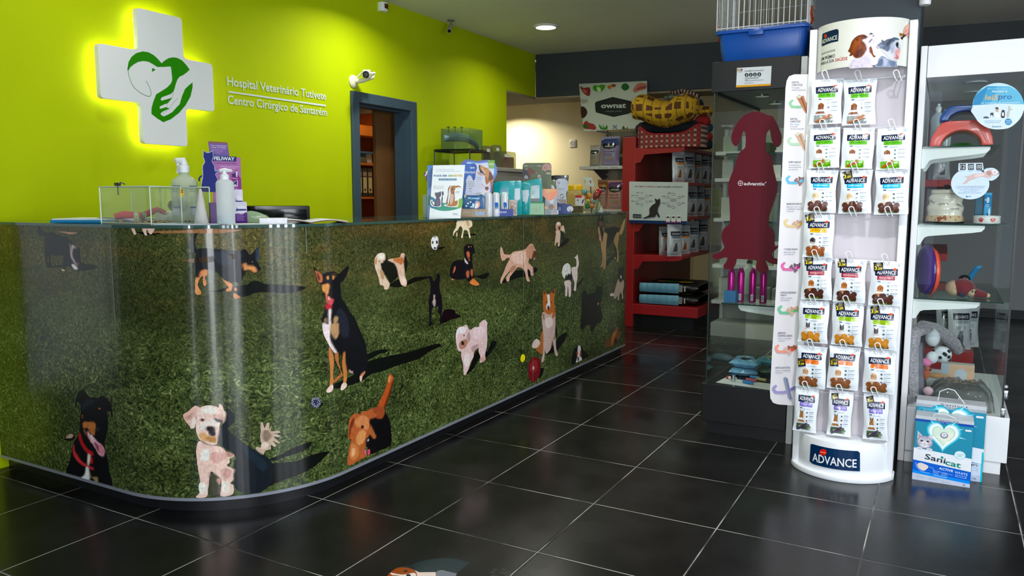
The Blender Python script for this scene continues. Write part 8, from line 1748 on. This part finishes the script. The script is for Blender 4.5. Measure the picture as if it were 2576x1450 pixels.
# hand soap pump
d_ = fdist(567) + .06; p = HP(567,d_); hz = lambda y: (CAM + ray(567,y) * (d_ / Vector((ray(567,y).x,ray(567,y).y)).length)).z; r = 19.5 * d_ / 1950 * 1.04
t = thing('soap_dispenser','milky white pump dispenser standing at the counter edge','dispenser',(p.x,p.y,Z)); zz = [hz(y) - Z for y in (462,456,452,442,438,430)]
MB().lathe([(r * .93,0),(r,.005),(r,zz[0]),(r * .88,zz[1]),(r * .5,zz[2])],(p.x,p.y,Z),32).build('bottle_body',glass_mat('milky_bottle','#f0f4f4',.6,.2,.75,'#f2f8fa'),t,angle=60)
MB().lathe([(r * .88,.004),(r * .9,.008),(r * .9,zz[0] * .22),(r * .5,zz[0] * .225)],(p.x,p.y,Z),28).build('liquid',mat('pale_liquid','#a8bcc0',.2),t)
MB().lathe([(r * .5,zz[2] - .002),(r * .5,zz[3]),(r * .32,zz[4]),(r * .26,zz[4]),(r * .26,zz[5])],(p.x,p.y,Z),20).build('pump_collar',WTL,t)
MB().tube([Vector((p.x,p.y,Z + zz[5])) - th * .016,Vector((p.x,p.y,Z + zz[5] + .002)),Vector((p.x,p.y,Z + zz[5])) + th * .03],[.007,.008,.005],10).build('pump_spout',WTL,t)
# leaflets, cards and papers by the pump
d0_ = fdist(686); p = HP(687,d0_ + .1); Rp = Matrix.Translation((p.x,p.y,Z)) @ Matrix.Rotation(math.atan2(RT.y,RT.x) + .25,4,'Z'); w_ = 62 * (d0_ + .1) / 1950 / 2
t = thing('leaflet_stack','small stack of white leaflets on the counter beside the pump','leaflets',(p.x,p.y,Z)); MB().box(-w_,w_,-.045,.045,.0,.0225,Rp).build('stack',mat('leaflet_white','#dcdce4',.5,nz=(90,.1)),t,bevel=.0008)
p = HP(640,fdist(640) + .3); s2 = VS(650,fdist(650) + .30,.1); t = sthing('green_card','pale green rounded card leaning behind the leaflets','card',s2,.6,Z)
gp_ = [s2.px(x,y) for x,y in catmull([(618,558),(619,535),(635,531),(660,538),(680,549),(688,556)],3,False)]; gp_ = [(u,max(v,Z)) for u,v in gp_] + [(s2.px(690,560)[0],Z),(s2.px(618,560)[0],Z)]
slab(s2,gp_,.003).build('card',mat('sage_card','#90ac80',.4),t,smooth=False)
A = Art(s2);
for x0_,x1_,y in ((632,655,546),(640,662,549),(645,668,544)): a,b2 = s2.px(x0_,y),s2.px(x1_,y); A.rect(a[0],a[1] - .002,b2[0],a[1] + .001,'#dce8d0')
A.build('card_print',PAPER,t)
p = HP(770,fdist(770) + .16); t = thing('open_magazine','brown and white magazine lying open toward the dog poster','magazine',(p.x,p.y,Z)); Rp = Matrix.Translation((p.x,p.y,Z)) @ Matrix.Rotation(math.atan2(RT.y,RT.x) + .45,4,'Z')
def mg(u,v,z): return Rp @ Vector((-.15 + .30 * u,-.09 + .18 * v,z + .012 * abs(math.sin(u * math.pi * 2)) * (1 - u * .3)))
MB().grid(lambda u,v: mg(u,v,.006),24,3).build('white_pages',MATS['white_paper'],t); MB().grid(lambda u,v: mg(u,v,.002),24,3).build('brown_cover',mat('brown_cover','#7c5444',.5),t)
for ch in t.children: ch.modifiers.new('thickness','SOLIDIFY').thickness = .003
for i,(px,dd,c,lb) in enumerate(((480,.05,'#c4d4e4','pale blue paper sheets at the counter edge below the acrylic box'),(650,.05,'#dce4e0','white paper sheet at the counter edge beside the pump'))):
    p = HP(px,fdist(px) + dd + .05); t = thing('paper_sheet',lb,'paper',(p.x,p.y,Z)); Rp = Matrix.Translation((p.x,p.y,Z)) @ Matrix.Rotation(math.atan2(RT.y,RT.x) + .3 * i + .1,4,'Z'); MB().box(-.12,.12,-.07,.06,0,.0015 + .0 * i,Rp).build('sheet',mat('sheet_' + c[1:],c,.5),t)
# ================================================================ ON THE GLASS TOP, RIGHT GROUP
def up(px,dd,rot=0): return VS(px,fdist(px) + dd,rot)
# diabetes poster board
sf = up(1120,.045,.0); O4 = (1050,400,9.062); t = sthing('poster_stand','white poster card with a grey cat and brown dog standing on the counter','poster',sf,.6,Z)
pw = [sf.px(1079.5,548),sf.px(1158.5,549),sf.px(1170,415),sf.px(1089.5,416)]; pw = [(pw[0][0],Z),(pw[1][0],Z),pw[2],pw[3]]
slab(sf,pw,.003).build('poster_card',mat('poster_white','#dfe6e6',.3,nz=(4,.01)),t,smooth=False)
qb = sf.w((pw[0][0] + pw[1][0]) / 2,Z,-.09); qt = sf.w((pw[2][0] + pw[3][0]) / 2,Z + .12,-.004); MB().quad(qb + th * .03,qb - th * .03,qt - th * .03,qt + th * .03).build('back_strut',MATS['white_paper'],t)
A = Art(sf,O4)
A.textpx('E seu gato está a urinar mais?',(437,248),(832,246),12,'#5c74a0',.02); A.textpx('E seu cão bebe mais água que o normal?',(433,286),(982,284),12,'#5c74a0',.02)
A.textpx('PODE SER',(373,405),(682,403),42,'#38648c',.045); A.textpx('DIA',(708,403),(812,402),42,'#5c9c50',.045); A.textpx('BETES',(822,402),(1028,400),42,'#d0b050',.045)
A.poly('486,447 893,447 893,490 486,490','#2c6c8c',True); A.textpx('PEÇA AQUI O SEU RASTREIO',(508,479),(872,479),18,'#dfe8e8',.02)
A.poly('305,855 420,930 560,995 720,1010 880,970 1030,885 1020,1085 880,1150 700,1185 520,1180 380,1140 280,1085','#2c9078',True,sm=2,layer=.2); A.poly('860,990 1030,885 1020,1085 900,1145','#7cac3c',True,layer=.4); A.poly('305,855 420,930 500,970 440,1150 280,1085','#1c6c8c',True,layer=.4)
A.poly('375,605 600,603 603,680 372,682','#d0d4cc',True); A.poly('380,610 596,608 598,676 378,678','#e2e6e2',True); A.textpx('Sem stress, miau!',(385,648),(580,648),14,'#6c7474',.01)
WHO = '#eef0f0'
A.poly('385,755 430,750 520,735 545,725 555,780 545,860 560,900 545,980 550,1080 440,1095 330,1075 300,1010 300,950 340,930 360,990 400,960 420,900 400,850 388,800',WHO,True,sm=2); A.poly('400,765 430,770 500,755 530,735 542,780 535,850 500,880 520,930 525,1060 450,1085 370,1070 320,1020 315,960 335,960 345,1020 385,1050 390,980 430,890 410,840 402,800','#484656',True,sm=2); A.poly('555,760 590,740 600,810 575,850 580,900 560,1080 545,1075 548,900 570,850','#3c3a48',True,sm=2); A.poly('430,940 500,930 500,1060 440,1060','#5c5c70',True,sm=2); A.ell((435,790),7,6,'#8c88a0',8,True); A.ell((490,785),7,6,'#8c88a0',8,True)
A.poly('700,680 740,615 760,612 720,700 690,990 660,1010 665,960 700,800','#8c5c28',True,sm=2); A.poly('745,640 780,605 880,605 960,600 1000,640 970,665 890,650 870,740 860,820 880,950 940,930 935,1050 890,1100 740,1095 610,1070 620,1045 700,1030 690,960 735,830 740,700',WHO,True,sm=2); A.poly('760,640 800,610 880,620 850,720 845,800 855,900 850,960 900,950 925,960 910,1040 870,1075 760,1085 640,1060 700,1040 720,960 745,840 760,770 750,700','#a8702c',True,sm=2); A.poly('880,620 930,605 990,635 985,652 930,640 880,660','#9c6828',True,sm=2); A.poly('740,830 800,800 830,850 800,1000 750,1040','#c8b4a4',True,sm=2); A.ell((802,692),20,20,'#1c1414',12,True); A.poly('760,730 790,740 785,760 762,750','#2c1c14',True); A.poly('790,770 840,765 835,790 800,795','#5c3c6c',True)
for x,y in ((885,737),(870,768)): A.poly([(x,y - 5),(x + 90,y - 5),(x + 90,y + 5),(x,y + 5)],'#9cacac',True)
A.poly('832,1235 850,1253 832,1271 814,1253','#3c6c74',True); A.poly('832,1243 842,1253 832,1263 822,1253','#e0e6e6',True); A.textpx('MSD',(862,1261),(918,1261),16,'#3c5c6c',.03); A.poly('860,1280 950,1280 950,1285 860,1285','#a8b4b8',True); A.poly('325,1190 400,1190 400,1195 325,1195','#b8c0c4',True)
A.build('poster_print',GLOSSP,t)
# blue display board behind it, with a dog's nose at its edge
sf = up(1085,.16,.0); t = sthing('blue_board','tall blue display board with a dog picture behind the white poster','display',sf,.6,Z)
slab(sf,[(sf.px(1074,500)[0],Z),(sf.px(1120,500)[0],Z),sf.px(1120,417),sf.px(1075,416)],.004).build('board',mat('blue_board_card','#1c64b0',.3,nz=(3,.15)),t,smooth=False)
A = Art(sf,O4); slab(sf,uvpx(sf,catmull(P2('230,275 190,290 150,320 148,400 190,420 185,480 225,500'),3),None,O4),.003).build('nose_cutout',mat('dark_brown_card','#3c2822',.4),t,smooth=False)
A.poly('230,270 232,310 215,360 180,400 170,370 195,330 190,295','#c8c4c4',True,sm=2); A.poly('240,150 350,150 245,260','#2c7cc8',True); A.poly('240,300 340,200 350,600 240,700','#24568c',True); A.poly('240,850 330,800 400,1000 240,1060','#2c705c',True); A.build('board_print',GLOSSP,t,dz=.00006)
sf = up(1068,.3,0); t,_ = vbox('green_carton','pale green carton behind the blue display board','box',sf,1063,1078,491,Z,.08,'#8ca47c')
# tooth shaped dental board
sf = up(1205,.19,0); t = sthing('tooth_board','tooth shaped blue and white dental board with a dog and cat on the counter','display',sf,.6,Z)
tooth = catmull(P2('985,130 1030,60 1100,15 1180,12 1270,35 1380,45 1470,30 1600,22 1700,35 1760,90 1810,180 1825,270 1800,380 1740,500 1710,620 1690,760 1690,1150 1040,1150 1050,700 1075,560 1050,430 1000,300'),3)
slab(sf,uvpx(sf,tooth,Z,O4),.004).build('board',mat('deep_blue_card','#0c3c9c',.25,nz=(3,.04)),t,smooth=False)
A = Art(sf,O4); A.poly('1100,90 1200,60 1400,85 1600,62 1720,80 1770,160 1790,260 1770,370 1700,500 1670,640 1660,780 1660,1140 1100,1140 1095,700 1110,560 1085,430','#5c98e0',True,sm=2); A.poly('1120,110 1200,82 1400,105 1600,82 1690,100 1735,180 1752,270 1730,370 1665,500 1640,640 1640,1140 1110,1140 1105,700 1120,560 1100,430','#dcdff2',True,sm=2)
A.poly('1000,130 1080,105 1200,110 1290,95 1340,140 1355,220 1330,300 1320,430 1290,490 1265,480 1235,410 1190,370 1145,400 1110,480 1085,490 1075,400 1030,280','#3c6cc0',True,sm=2); A.poly('1240,120 1340,140 1355,220 1330,300 1320,430 1290,490 1265,480 1260,300','#2c54ac',True,sm=2)
A.textpx('we',(1196,224),(1306,222),58,'#e8eef8',.03); A.textpx('dental',(1068,328),(1308,330),60,'#e8eef8',.02)
A.poly('1400,150 1440,138 1530,190 1590,205 1650,260 1700,350 1730,430 1710,520 1690,620 1560,560 1540,430 1520,370 1440,375 1375,330 1370,300 1400,300 1440,330 1500,355 1540,350 1530,300 1450,270 1415,210','#c89468',True,sm=2); A.poly('1400,150 1430,140 1440,230 1500,300 1540,350 1500,370 1440,330 1410,240','#2c2c24',True,sm=2); A.poly('1375,295 1440,320 1520,340 1500,365 1430,350','#c8a8b8',True,sm=2); A.poly('1640,290 1680,310 1725,400 1728,450 1690,490 1640,500 1615,470 1630,380','#6c3820',True,sm=2); A.poly('1550,400 1600,450 1640,520 1700,500 1690,620 1640,700 1560,560','#a86c40',True,sm=2); A.ell((1555,225),12,9,'#3c2418',8,True); A.poly('1430,180 1500,220 1560,300 1530,310 1460,250','#dcb088',True,sm=2)
A.poly('1450,545 1510,580 1580,590 1650,520 1665,600 1660,700 1640,780 1500,780 1480,680','#dcd4e0',True,sm=2); A.poly('1465,560 1500,590 1490,620','#c89ca0',True); A.poly('1540,660 1580,630 1625,660 1610,710 1580,722 1550,700','#5c2424',True,sm=2); A.poly('1560,680 1600,678 1590,705 1570,705','#c06c70',True); A.line('1500,610 1545,650',.0012,'#6c5460',True); A.line('1660,600 1610,650',.0012,'#6c5460',True)
A.poly('1600,28 1765,30 1750,218 1632,215','#7cac58',True); A.textpx('NOVO',(1630,144),(1745,144),48,'#e4f0d8',.05); A.line('1655,175 1690,185 1735,168',.0016,'#e4f0d8',True)
for y in (525,572,618): A.line([(1138,y - 4),(1146,y + 4),(1160,y - 12)],.0012,'#4c9c6c',True); A.poly([(1165,y - 7),(1300,y - 7),(1300,y + 5),(1165,y + 5)],'#8ca4a0',True)
for y,x0_,x1_ in ((425,1350,1475),(470,1355,1470),(725,1165,1250),(752,1165,1250)): A.poly([(x0_,y - 6),(x1_,y - 6),(x1_,y + 5),(x0_,y + 5)],'#a8c0e4',True)
A.poly('1175,670 1240,655 1240,680 1180,695','#a8a0b8',True); A.build('board_print',GLOSSP,t,dz=.00004)
# drying powder box with blue sachet
def art_ds(A,u0,u1,z0,z1):
    A.rect(u0,z0,u1,z1,'#a08c74').rect(u0,z0,u1,z0 + (z1 - z0) * .12,'#8c7860'); A.text('DrySeal',u1 - .012,z0 + (z1 - z0) * .3,(z1 - z0) * .42,'#dfe8f0',.05,0,.11,'r'); A.text('DrySeal',u1 - .012,z0 + (z1 - z0) * .3,(z1 - z0) * .42,'#2c84c8',.05,0,.03,'r'); A.rect(u0 + .01,z0 + (z1 - z0) * .6,u0 + .045,z0 + (z1 - z0) * .64,'#dfe0dc')
sf = up(1193,.05,0); t,(ua,ub,zt) = vbox('tan_display_box','tan display box with blue lettering holding a blue sachet','box',sf,1161,1224.5,526,Z,.05,'#98846c',art_ds)
sf = up(1193,.085,0); t = sthing('blue_sachet','dark blue sachet with a small dog picture standing in the tan box','sachet',sf,.6,Z)
slab(sf,uvpx(sf,[(1165,545),(1165,489),(1170,491),(1205,492),(1212,488),(1219,494),(1219,545)],Z + .003),.012).build('sachet_film',mat('deep_blue_film','#1c5c94',.25,nz=(14,.3),coat=.4),t,bevel=.003)
A = Art(sf,O4); A.textpx('dryseal',(1145,912),(1410,918),44,'#7cc4e8',.06); A.poly('1060,820 1120,840 1080,900','#c8b890',True); A.ell((1212,985),18,20,'#dfe4e8',12,True); A.ell((1155,1016),20,20,'#dfe4e8',12,True); A.ell((1118,1075),20,20,'#dfe4e8',12,True); A.poly('1350,990 1400,970 1430,1010 1420,1080 1380,1120 1320,1110','#b87c5c',True,sm=2); A.poly('1330,1030 1370,1010 1390,1060 1350,1130 1310,1120','#dcd4d0',True,sm=2); A.poly('1250,1010 1290,1030 1290,1080 1220,1110 1200,1090 1250,1070','#b8dcec',True,sm=2); A.build('sachet_print',FOIL,t,d0=.0008)
# blue box of white tubes
def art_wd(A,u0,u1,z0,z1): h = z1 - z0; A.rect(u0,z0,u1,z1,'#0c3488'); A.text('we dental',(u0 + u1) / 2,z0 + h * .5,h * .24,'#e0e8f4',(u1 - u0) * .48,0,.025,'c'); A.lines((u0 + u1) / 2 - .008,z0 + h * .28,.02,1,.01,h * .07,'#4c84cc',0)
sf = up(1258,.05,0); t,(ua,ub,zt) = vbox('blue_display_box','dark blue display box with white lettering holding white tubes','box',sf,1225.5,1291,526.5,Z,.055,'#0c3488',art_wd)
for i,px in enumerate((1216.5,1233,1246.5,1268)):
    px = (1212,1229,1247.5,1269)[i]; d_ = fdist(px) + .09 + (.05 if i < 1 else 0); p = HP(px,d_); hz2 = lambda y: (CAM + ray(px,y) * (d_ / Vector((ray(px,y).x,ray(px,y).y)).length)).z; r = (9.5 if i else 7) * d_ / 1950
    t = thing('white_tube',('white bottle behind the blue sachet','white bottle at the left end of the blue box','white bottle with a blue tooth mark in the middle of the blue box','white bottle with a blue tooth mark at the right of the blue box')[i],'bottle',(p.x,p.y,Z),group='white bottles in the blue box')
    H_ = hz2(484) - Z; MB().lathe([(r * .95,0),(r,.004),(r,H_ * .55),(r * .97,H_ * .56),(r * .97,H_ * .9),(r * .7,H_ * .98),(r * .2,H_)],(p.x,p.y,Z),22).build('bottle_body',mat('gloss_white_bottle','#dde2ea',.18,coat=.4),t,angle=50)
    if i > 1:
        s3 = VS(px,d_ - r - .0006,half=.03); A = Art(s3); A.poly(catmull([(.030,Z + H_ * .28),(.024,Z + H_ * .5),(.028,Z + H_ * .58),(.042,Z + H_ * .56),(.044,Z + H_ * .46),(.040,Z + H_ * .3),(.036,Z + H_ * .42)],3),'#3c6cb8'); A.build('label_print',PAPER,t)
def art_st(A,u0,u1,z0,z1):
    for k in range(9): A.line([(u0 + (u1 - u0) * random.random(),z0 + (z1 - z0) * random.random()),(u0 + (u1 - u0) * random.random(),z0 + (z1 - z0) * random.random())],.003,'#8c7868')
sf = up(1293,.045,0); vbox('patterned_carton','narrow pale carton with a brown leaf pattern between the blue and green boxes','box',sf,1280,1301,503,Z,.05,'#c4b4ac',art_st)
# turquoise pouches in the Oral box
def art_or(A,u0,u1,z0,z1): h = z1 - z0; A.rect(u0,z0,u1,z1,'#a8ccac').rect(u0,z0,u1,z0 + h * .07,'#3c8440').rect(u0,z1 - h * .07,u1,z1,'#4c9c3c'); A.text('Oral',(u0 + u1) / 2,z0 + h * .24,h * .46,'#6c8c74',(u1 - u0) * .78,0,.012,'c'); A.text('Oral',(u0 + u1) / 2,z0 + h * .24,h * .46,'#acd0b0',(u1 - u0) * .78,0,-.012,'c')
sf = up(1335,.05,0); t,_ = vbox('green_display_box','pale green display box reading Oral with turquoise pouches','box',sf,1301,1369,510,Z,.07,'#a8ccac',art_or)
def flatpouch(nm,lb,px,dd,quad,m,art,org,grp=None,th_=.012,rot=0):
    sf = up(px,dd,rot); t = sthing(nm,lb,'pouch',sf,.6,Z,grp); uv = uvpx(sf,quad,Z + .004); slab(sf,uv,th_).build('pouch_film',m,t,bevel=.003); A = Art(sf,org); art(A); A.build('pouch_print',FOIL,t,d0=.0008,dz=.00005); return t
TQ = mat('turquoise_film','#0ca4ac',.2,nz=(16,.15),bump=(30,.5,.004),coat=.5); O6 = (1220,390,8.531)
def a1(A): A.poly('480,745 600,725 750,715 755,940 700,990 690,1020 520,1020 500,930','#b8c4cc',True,sm=1); A.textpx('DENT',(560,860),(640,858),30,'#4cacb8',.03); A.poly('590,880 640,880 640,1000 590,1000','#6c7c84',True)
def a2(A): A.poly('800,760 940,748 945,860 910,1000 810,1000','#bcc8d0',True); A.textpx('DENT',(830,880),(890,878),24,'#5ca8b4',.03)
def a3(A): A.poly('990,665 1170,650 1172,930 975,940','#b4c4cc',True); A.textpx('DENT',(1000,805),(1085,800),30,'#5cacb8',.03); A.poly('1000,825 1070,820 1070,828 1000,832','#2c4c5c',True); A.poly('1120,670 1155,668 1155,710 1125,712','#8ca0c0',True); A.poly('975,940 1165,932 1165,1010 975,1010','#3c3830',True); A.poly('990,895 1065,892 1065,915 990,918','#dfe6e8',True)
flatpouch('turquoise_pouch','turquoise pouch rear left above the white bottles',1262,.20,[(1242,545),(1242,460),(1258,456),(1295,456),(1295,545)],TQ,lambda A: A.poly('340,740 470,740 465,790 360,785','#1c4c84',True),O6,'turquoise pouches')
flatpouch('turquoise_pouch','turquoise pouch with a wide clear front, left of three',1285,.13,[(1258,545),(1255,466),(1268,455),(1312,455),(1312,545)],TQ,a1,O6,'turquoise pouches')
flatpouch('turquoise_pouch','turquoise pouch with a narrow clear front, middle of three',1322,.10,[(1310,540),(1310,458),(1336,462),(1332,540)],TQ,a2,O6,'turquoise pouches')
flatpouch('turquoise_pouch','tallest turquoise pouch, right of three in the green box',1346,.085,[(1333,540),(1314,458),(1362,448),(1365,480),(1364,540)],TQ,a3,O6,'turquoise pouches')
# treats board
sf = up(1352,.26,0); t = sthing('treats_board','olive green board with a dachshund and a hand above the turquoise pouches','display',sf,.6,Z)
uv = rrect(sf.px(1314.5,480)[0],Z,sf.px(1387,480)[0],sf.px(1350,410)[1],.02,corners=(0,1,1,0)); slab(sf,uv,.004).build('board',mat('olive_card','#4c5c2c',.35,nz=(3,.05)),t,smooth=False)
A = Art(sf,O6); A.textpx('New',(848,243),(922,243),24,'#d8dcd0',.06); A.textpx('Metabolic',(940,245),(1085,245),22,'#b0b8a4',0); A.textpx('Treats',(1108,246),(1208,246),24,'#d8dcd0',.05)
A.poly('1225,260 1270,200 1330,182 1422,215 1422,330 1330,320 1300,355 1240,320','#c8a098',True,sm=2); A.poly('1250,280 1310,250 1300,300','#a8807c',True,sm=2); A.poly('1205,305 1235,300 1230,340 1212,335','#b08848',True)
A.poly('815,265 850,320 900,330 950,400 970,480 940,515 810,515','#1c1c22',True,sm=2); A.poly('830,500 880,430 930,480 920,515','#a8a4ac',True,sm=2); A.poly('880,300 900,290 910,340','#b8b0c0',True); A.poly('910,300 960,280 1010,300 1050,340 1110,360 1110,405 1080,412 1000,400 990,440 975,500 950,460 930,400 905,340','#6c3c20',True,sm=2); A.ell((1098,385),14,16,'#e08cb0',12,True); A.ell((995,325),8,8,'#140c08',8,True)
A.ell((1160,462),32,34,'#e0dcd8',16,True); A.poly('1145,450 1175,450 1160,485','#7c3428',True,sm=2); A.poly('1310,375 1410,375 1405,418 1315,418','#b8b4a8',True); A.build('board_print',GLOSSP,t,dz=.00005)
# orange and black pouches
flatpouch('orange_pouch','white pouch with an orange top and a brown cross at the counter edge',1385,.045,[(1370,540),(1371,500),(1364,476),(1402,476),(1402,500),(1402,540)],mat('white_pouch_film','#ccd0dc',.25,nz=(12,.06),coat=.3),
    lambda A: (A.poly('1228,728 1555,728 1558,870 1480,930 1420,985 1340,960 1235,880','#f08414',True,sm=1),A.poly('1280,740 1500,735 1520,800 1300,810','#f8a83c',True),A.poly('1395,1055 1460,1055 1460,1175 1395,1175','#6c4424',True),A.poly('1365,1085 1490,1085 1490,1140 1365,1140','#6c4424',True),A.poly('1280,1105 1350,1105 1350,1160 1280,1160','#e0a020',True),A.poly('1490,1105 1550,1105 1550,1160 1490,1160','#e0a020',True),A.poly('1480,920 1550,900 1540,1080 1500,1060','#a4a4b0',True)),O6,rot=.0)
sf = up(1388,.03,0); vbox('white_shelf_card','white price card under the orange pouch','card',sf,1370,1405,529,Z,.002,'#dcdce4',lambda A,u0,u1,z0,z1: A.rect(u0 + .01,z0 + .01,u0 + .04,z0 + .013,'#8c94b8').rect(u1 - .035,z0 + .01,u1 - .008,z0 + .014,'#d8a8b0'))
flatpouch('treat_pouch','olive and white treat pouch behind the orange one',1383,.14,[(1366,540),(1364,452),(1398,452),(1398,540)],mat('olive_film','#5c6c34',.3,nz=(12,.1),coat=.3),lambda A: (A.ell((1350,740),150,120,'#d0d4d4',22,True),A.poly('1258,672 1288,672 1288,708 1258,708','#c82434',True),A.poly('1288,672 1322,672 1322,708 1288,708','#3c54a8',True)),O6)
flatpouch('treat_pouch','tall black and silver treat pouch with a bone mark',1413,.12,[(1400,540),(1396,500),(1365,500),(1364,441),(1431,441),(1424,515),(1424,540)],mat('black_film','#101828',.2,nz=(12,.2),bump=(30,.5,.004),coat=.5),lambda A: (A.poly('1505,560 1580,510 1700,510 1780,560 1775,730 1740,830 1750,1040 1600,1050 1560,1020 1540,740','#a8b4c4',True,sm=1),A.poly('1560,575 1585,575 1585,620 1560,620','#c83448',True),A.poly('1585,575 1610,575 1610,620 1585,620','#3c4c9c',True),A.textpx('ygenic',(1575,742),(1700,740),30,'#3c4858',.03),A.poly('1555,940 1745,960 1740,1045 1600,1050','#5c4434',True),A.ell((1655,885),50,52,'#2c343c',20,True),A.line('1630,905 1680,865',.007,'#dfe4e8',True),A.ell((1628,895),10,10,'#dfe4e8',8,True),A.ell((1683,872),10,10,'#dfe4e8',8,True)),O6)
sf = up(1420,.055,0); vbox('navy_display_box','navy display box with a white oval mark under the black pouch','box',sf,1403,1438,514,Z,.08,'#0c3480',lambda A,u0,u1,z0,z1: (A.rect(u0,z0,u1,z1,'#0c3480'),A.ell((u1 - .01,z0 + (z1 - z0) * .5),.022,(z1 - z0) * .3,'#dfe4ec'),A.poly([(u1 - .014,z0 + .012),(u1 - .010,z0 + .032),(u1 - .002,z0 + .012)],'#2c5c9c'),A.rect(u0 + .002,z0 + (z1 - z0) * .35,u0 + .022,z0 + (z1 - z0) * .7,'#6c8cc4',.005)))
# plastic jar with a yellow lid
d_ = fdist(1447) + .22; px = 1447; p = HP(px,d_); hz3 = lambda y: (CAM + ray(px,y) * (d_ / Vector((ray(px,y).x,ray(px,y).y)).length)).z; r = 22 * d_ / 1950; H_ = hz3(478) - Z
t = thing('plastic_jar','clear plastic jar with a yellow screw lid near the counter end','jar',(p.x,p.y,Z)); MB().lathe([(r * .9,0),(r * .95,.01),(r * .95,H_ * .72),(r * 1.05,H_ * .8),(r * .95,H_ * .92),(r * .72,H_)],(p.x,p.y,Z),28).build('jar_body',glass_mat('jar_clear','#ece4b8',1.4,.03,.3,'#d8cc98'),t,angle=50)
MB().lathe([(r * .78,H_ - .002),(r * .80,H_ + .004),(r * .80,H_ + .028),(r * .72,H_ + .034)],(p.x,p.y,Z),28).build('lid',mat('yellow_lid','#e8b808',.3),t); MB().lathe([(r * .8,.003),(r * .88,.012),(r * .88,H_ * .3)],(p.x,p.y,Z),20).build('dark_treats',mat('dark_treats','#1c1a1c',.6,nz=(60,.4)),t)
s3 = VS(px,d_ - r * .97,half=.1); A = Art(s3); A.rect(.10,Z + H_ * .32,.165,Z + H_ * .66,'#c8c8c8').rect(.10,Z + H_ * .66,.145,Z + H_ * .76,'#b03434').rect(.145,Z + H_ * .66,.165,Z + H_ * .76,'#d0b098').ell((.118,Z + H_ * .56),.008,.005,'#6c6c6c'); A.poly(catmull([(.146,Z + H_ * .4),(.150,Z + H_ * .55),(.162,Z + H_ * .6),(.154,Z + H_ * .45)],3),'#2c2c30'); A.build('label_print',PAPER,t)
# bowl of coloured rubber toys
d_ = fdist(1488) + .14; bp_ = HP(1488,d_); rr = 26 * d_ / 1950; t = thing('clear_bowl','clear round bowl full of coloured rubber toys at the counter end','bowl',(bp_.x,bp_.y,Z)); MB().lathe([(rr * .5,.0),(rr * .85,.03),(rr * 1.0,.08),(rr * .92,.13),(rr * .75,.16)],(bp_.x,bp_.y,Z),28,caps=False).build('bowl_glass',glass_mat('bowl_clear','#e8ece4',1.2,.03,.04,'#dcdcd0'),t)
for i,(px,y,c,rad,lb) in enumerate(((1470,484,'#3c8ca0',.022,'teal rubber toy at the top left of the clear bowl'),(1468,498,'#d07038',.020,'orange rubber toy at the left of the clear bowl'),(1481,494,'#d88c10',.023,'amber rubber toy in the middle of the clear bowl'),(1480,506,'#d8c830',.014,'yellow rubber toy in the middle of the clear bowl'),(1484,507,'#e06c6c',.010,'small pink rubber toy in the clear bowl'),(1478,519,'#2c9c54',.019,'green rubber toy low in the clear bowl'),(1489,519,'#d07c3c',.018,'orange rubber ball low in the clear bowl'),(1495,507,'#8ca8a8',.018,'grey rubber toy at the right of the clear bowl'),(1468,512,'#b8643c',.014,'brown rubber toy low at the left of the clear bowl'))):
    dd = d_ - .03 + (i % 3) * .02; q = HP(px,dd); zq = max(Z + rad + .004,(CAM + ray(px,y) * (dd / Vector((ray(px,y).x,ray(px,y).y)).length)).z); tt = thing('rubber_toy',lb,'toy',(q.x,q.y,zq - rad),group='rubber toys in the clear bowl'); MB().ball((q.x,q.y,zq),(rad,rad,rad * 1.1),14).build('toy_body',mat('rub_' + c[1:],c,.4),tt)
q = HP(1502,d_ - .02); zq = (CAM + ray(1502,488) * ((d_ - .02) / Vector((ray(1502,488).x,ray(1502,488).y)).length)).z; tt = thing('red_rubber_toy','glossy dark red oval toy leaning on the clear bowl','toy',(q.x,q.y,zq - .05)); MB().ball((0,0,0),(.026,.022,.048),18,M=Matrix.Translation((q.x,q.y,zq)) @ Matrix.Rotation(.55,4,FW) ).build('toy_body',mat('dark_red_gloss','#8c0c14',.2,coat=.5),tt)
s3 = VS(1480,d_ + .12,.2); tt = sthing('small_flag_card','tilted white card with two small leaf marks above the toy bowl','card',s3,.6,Z); slab(s3,[s3.px(1473,469),s3.px(1497,469.5),s3.px(1463,445.5)] and [s3.px(1474,469),s3.px(1496,469.5),s3.px(1488,447),s3.px(1462.5,445.5)],.003).build('card',mat('pale_card','#b4bcb4',.4),tt,smooth=False)
a,b2 = s3.px(1478,469),s3.px(1482,470); MB().tube([s3.w(s3.px(1486,470)[0],a[1],-.002),s3.w(s3.px(1489,470)[0],Z,-.002)],.004,6).build('card_stick',BLK,tt)
A = Art(s3,(1420,400,9.667)); A.poly('475,495 500,500 522,550 505,588 485,560','#a8b450',True,sm=2); A.poly('605,530 640,515 655,560 640,605 620,570','#9c6c74',True,sm=2); A.build('card_print',PAPER,tt)
q = HP(1507,fdist(1507) + .05); tt = thing('glass_pyramid','small frosted pyramid paperweight on a clear base at the counter end','paperweight',(q.x,q.y,Z)); MB().box(q.x - .028,q.x + .028,q.y - .02,q.y + .02,Z,Z + .02).build('clear_base',mat('frosted_block','#b8c8bc',.2),tt,bevel=.002); MB().lathe([(.034,0),(.001,.062)],(q.x,q.y,Z + .0205),4).build('pyramid',mat('frosted_glass','#a8ac94',.25),tt,smooth=False)
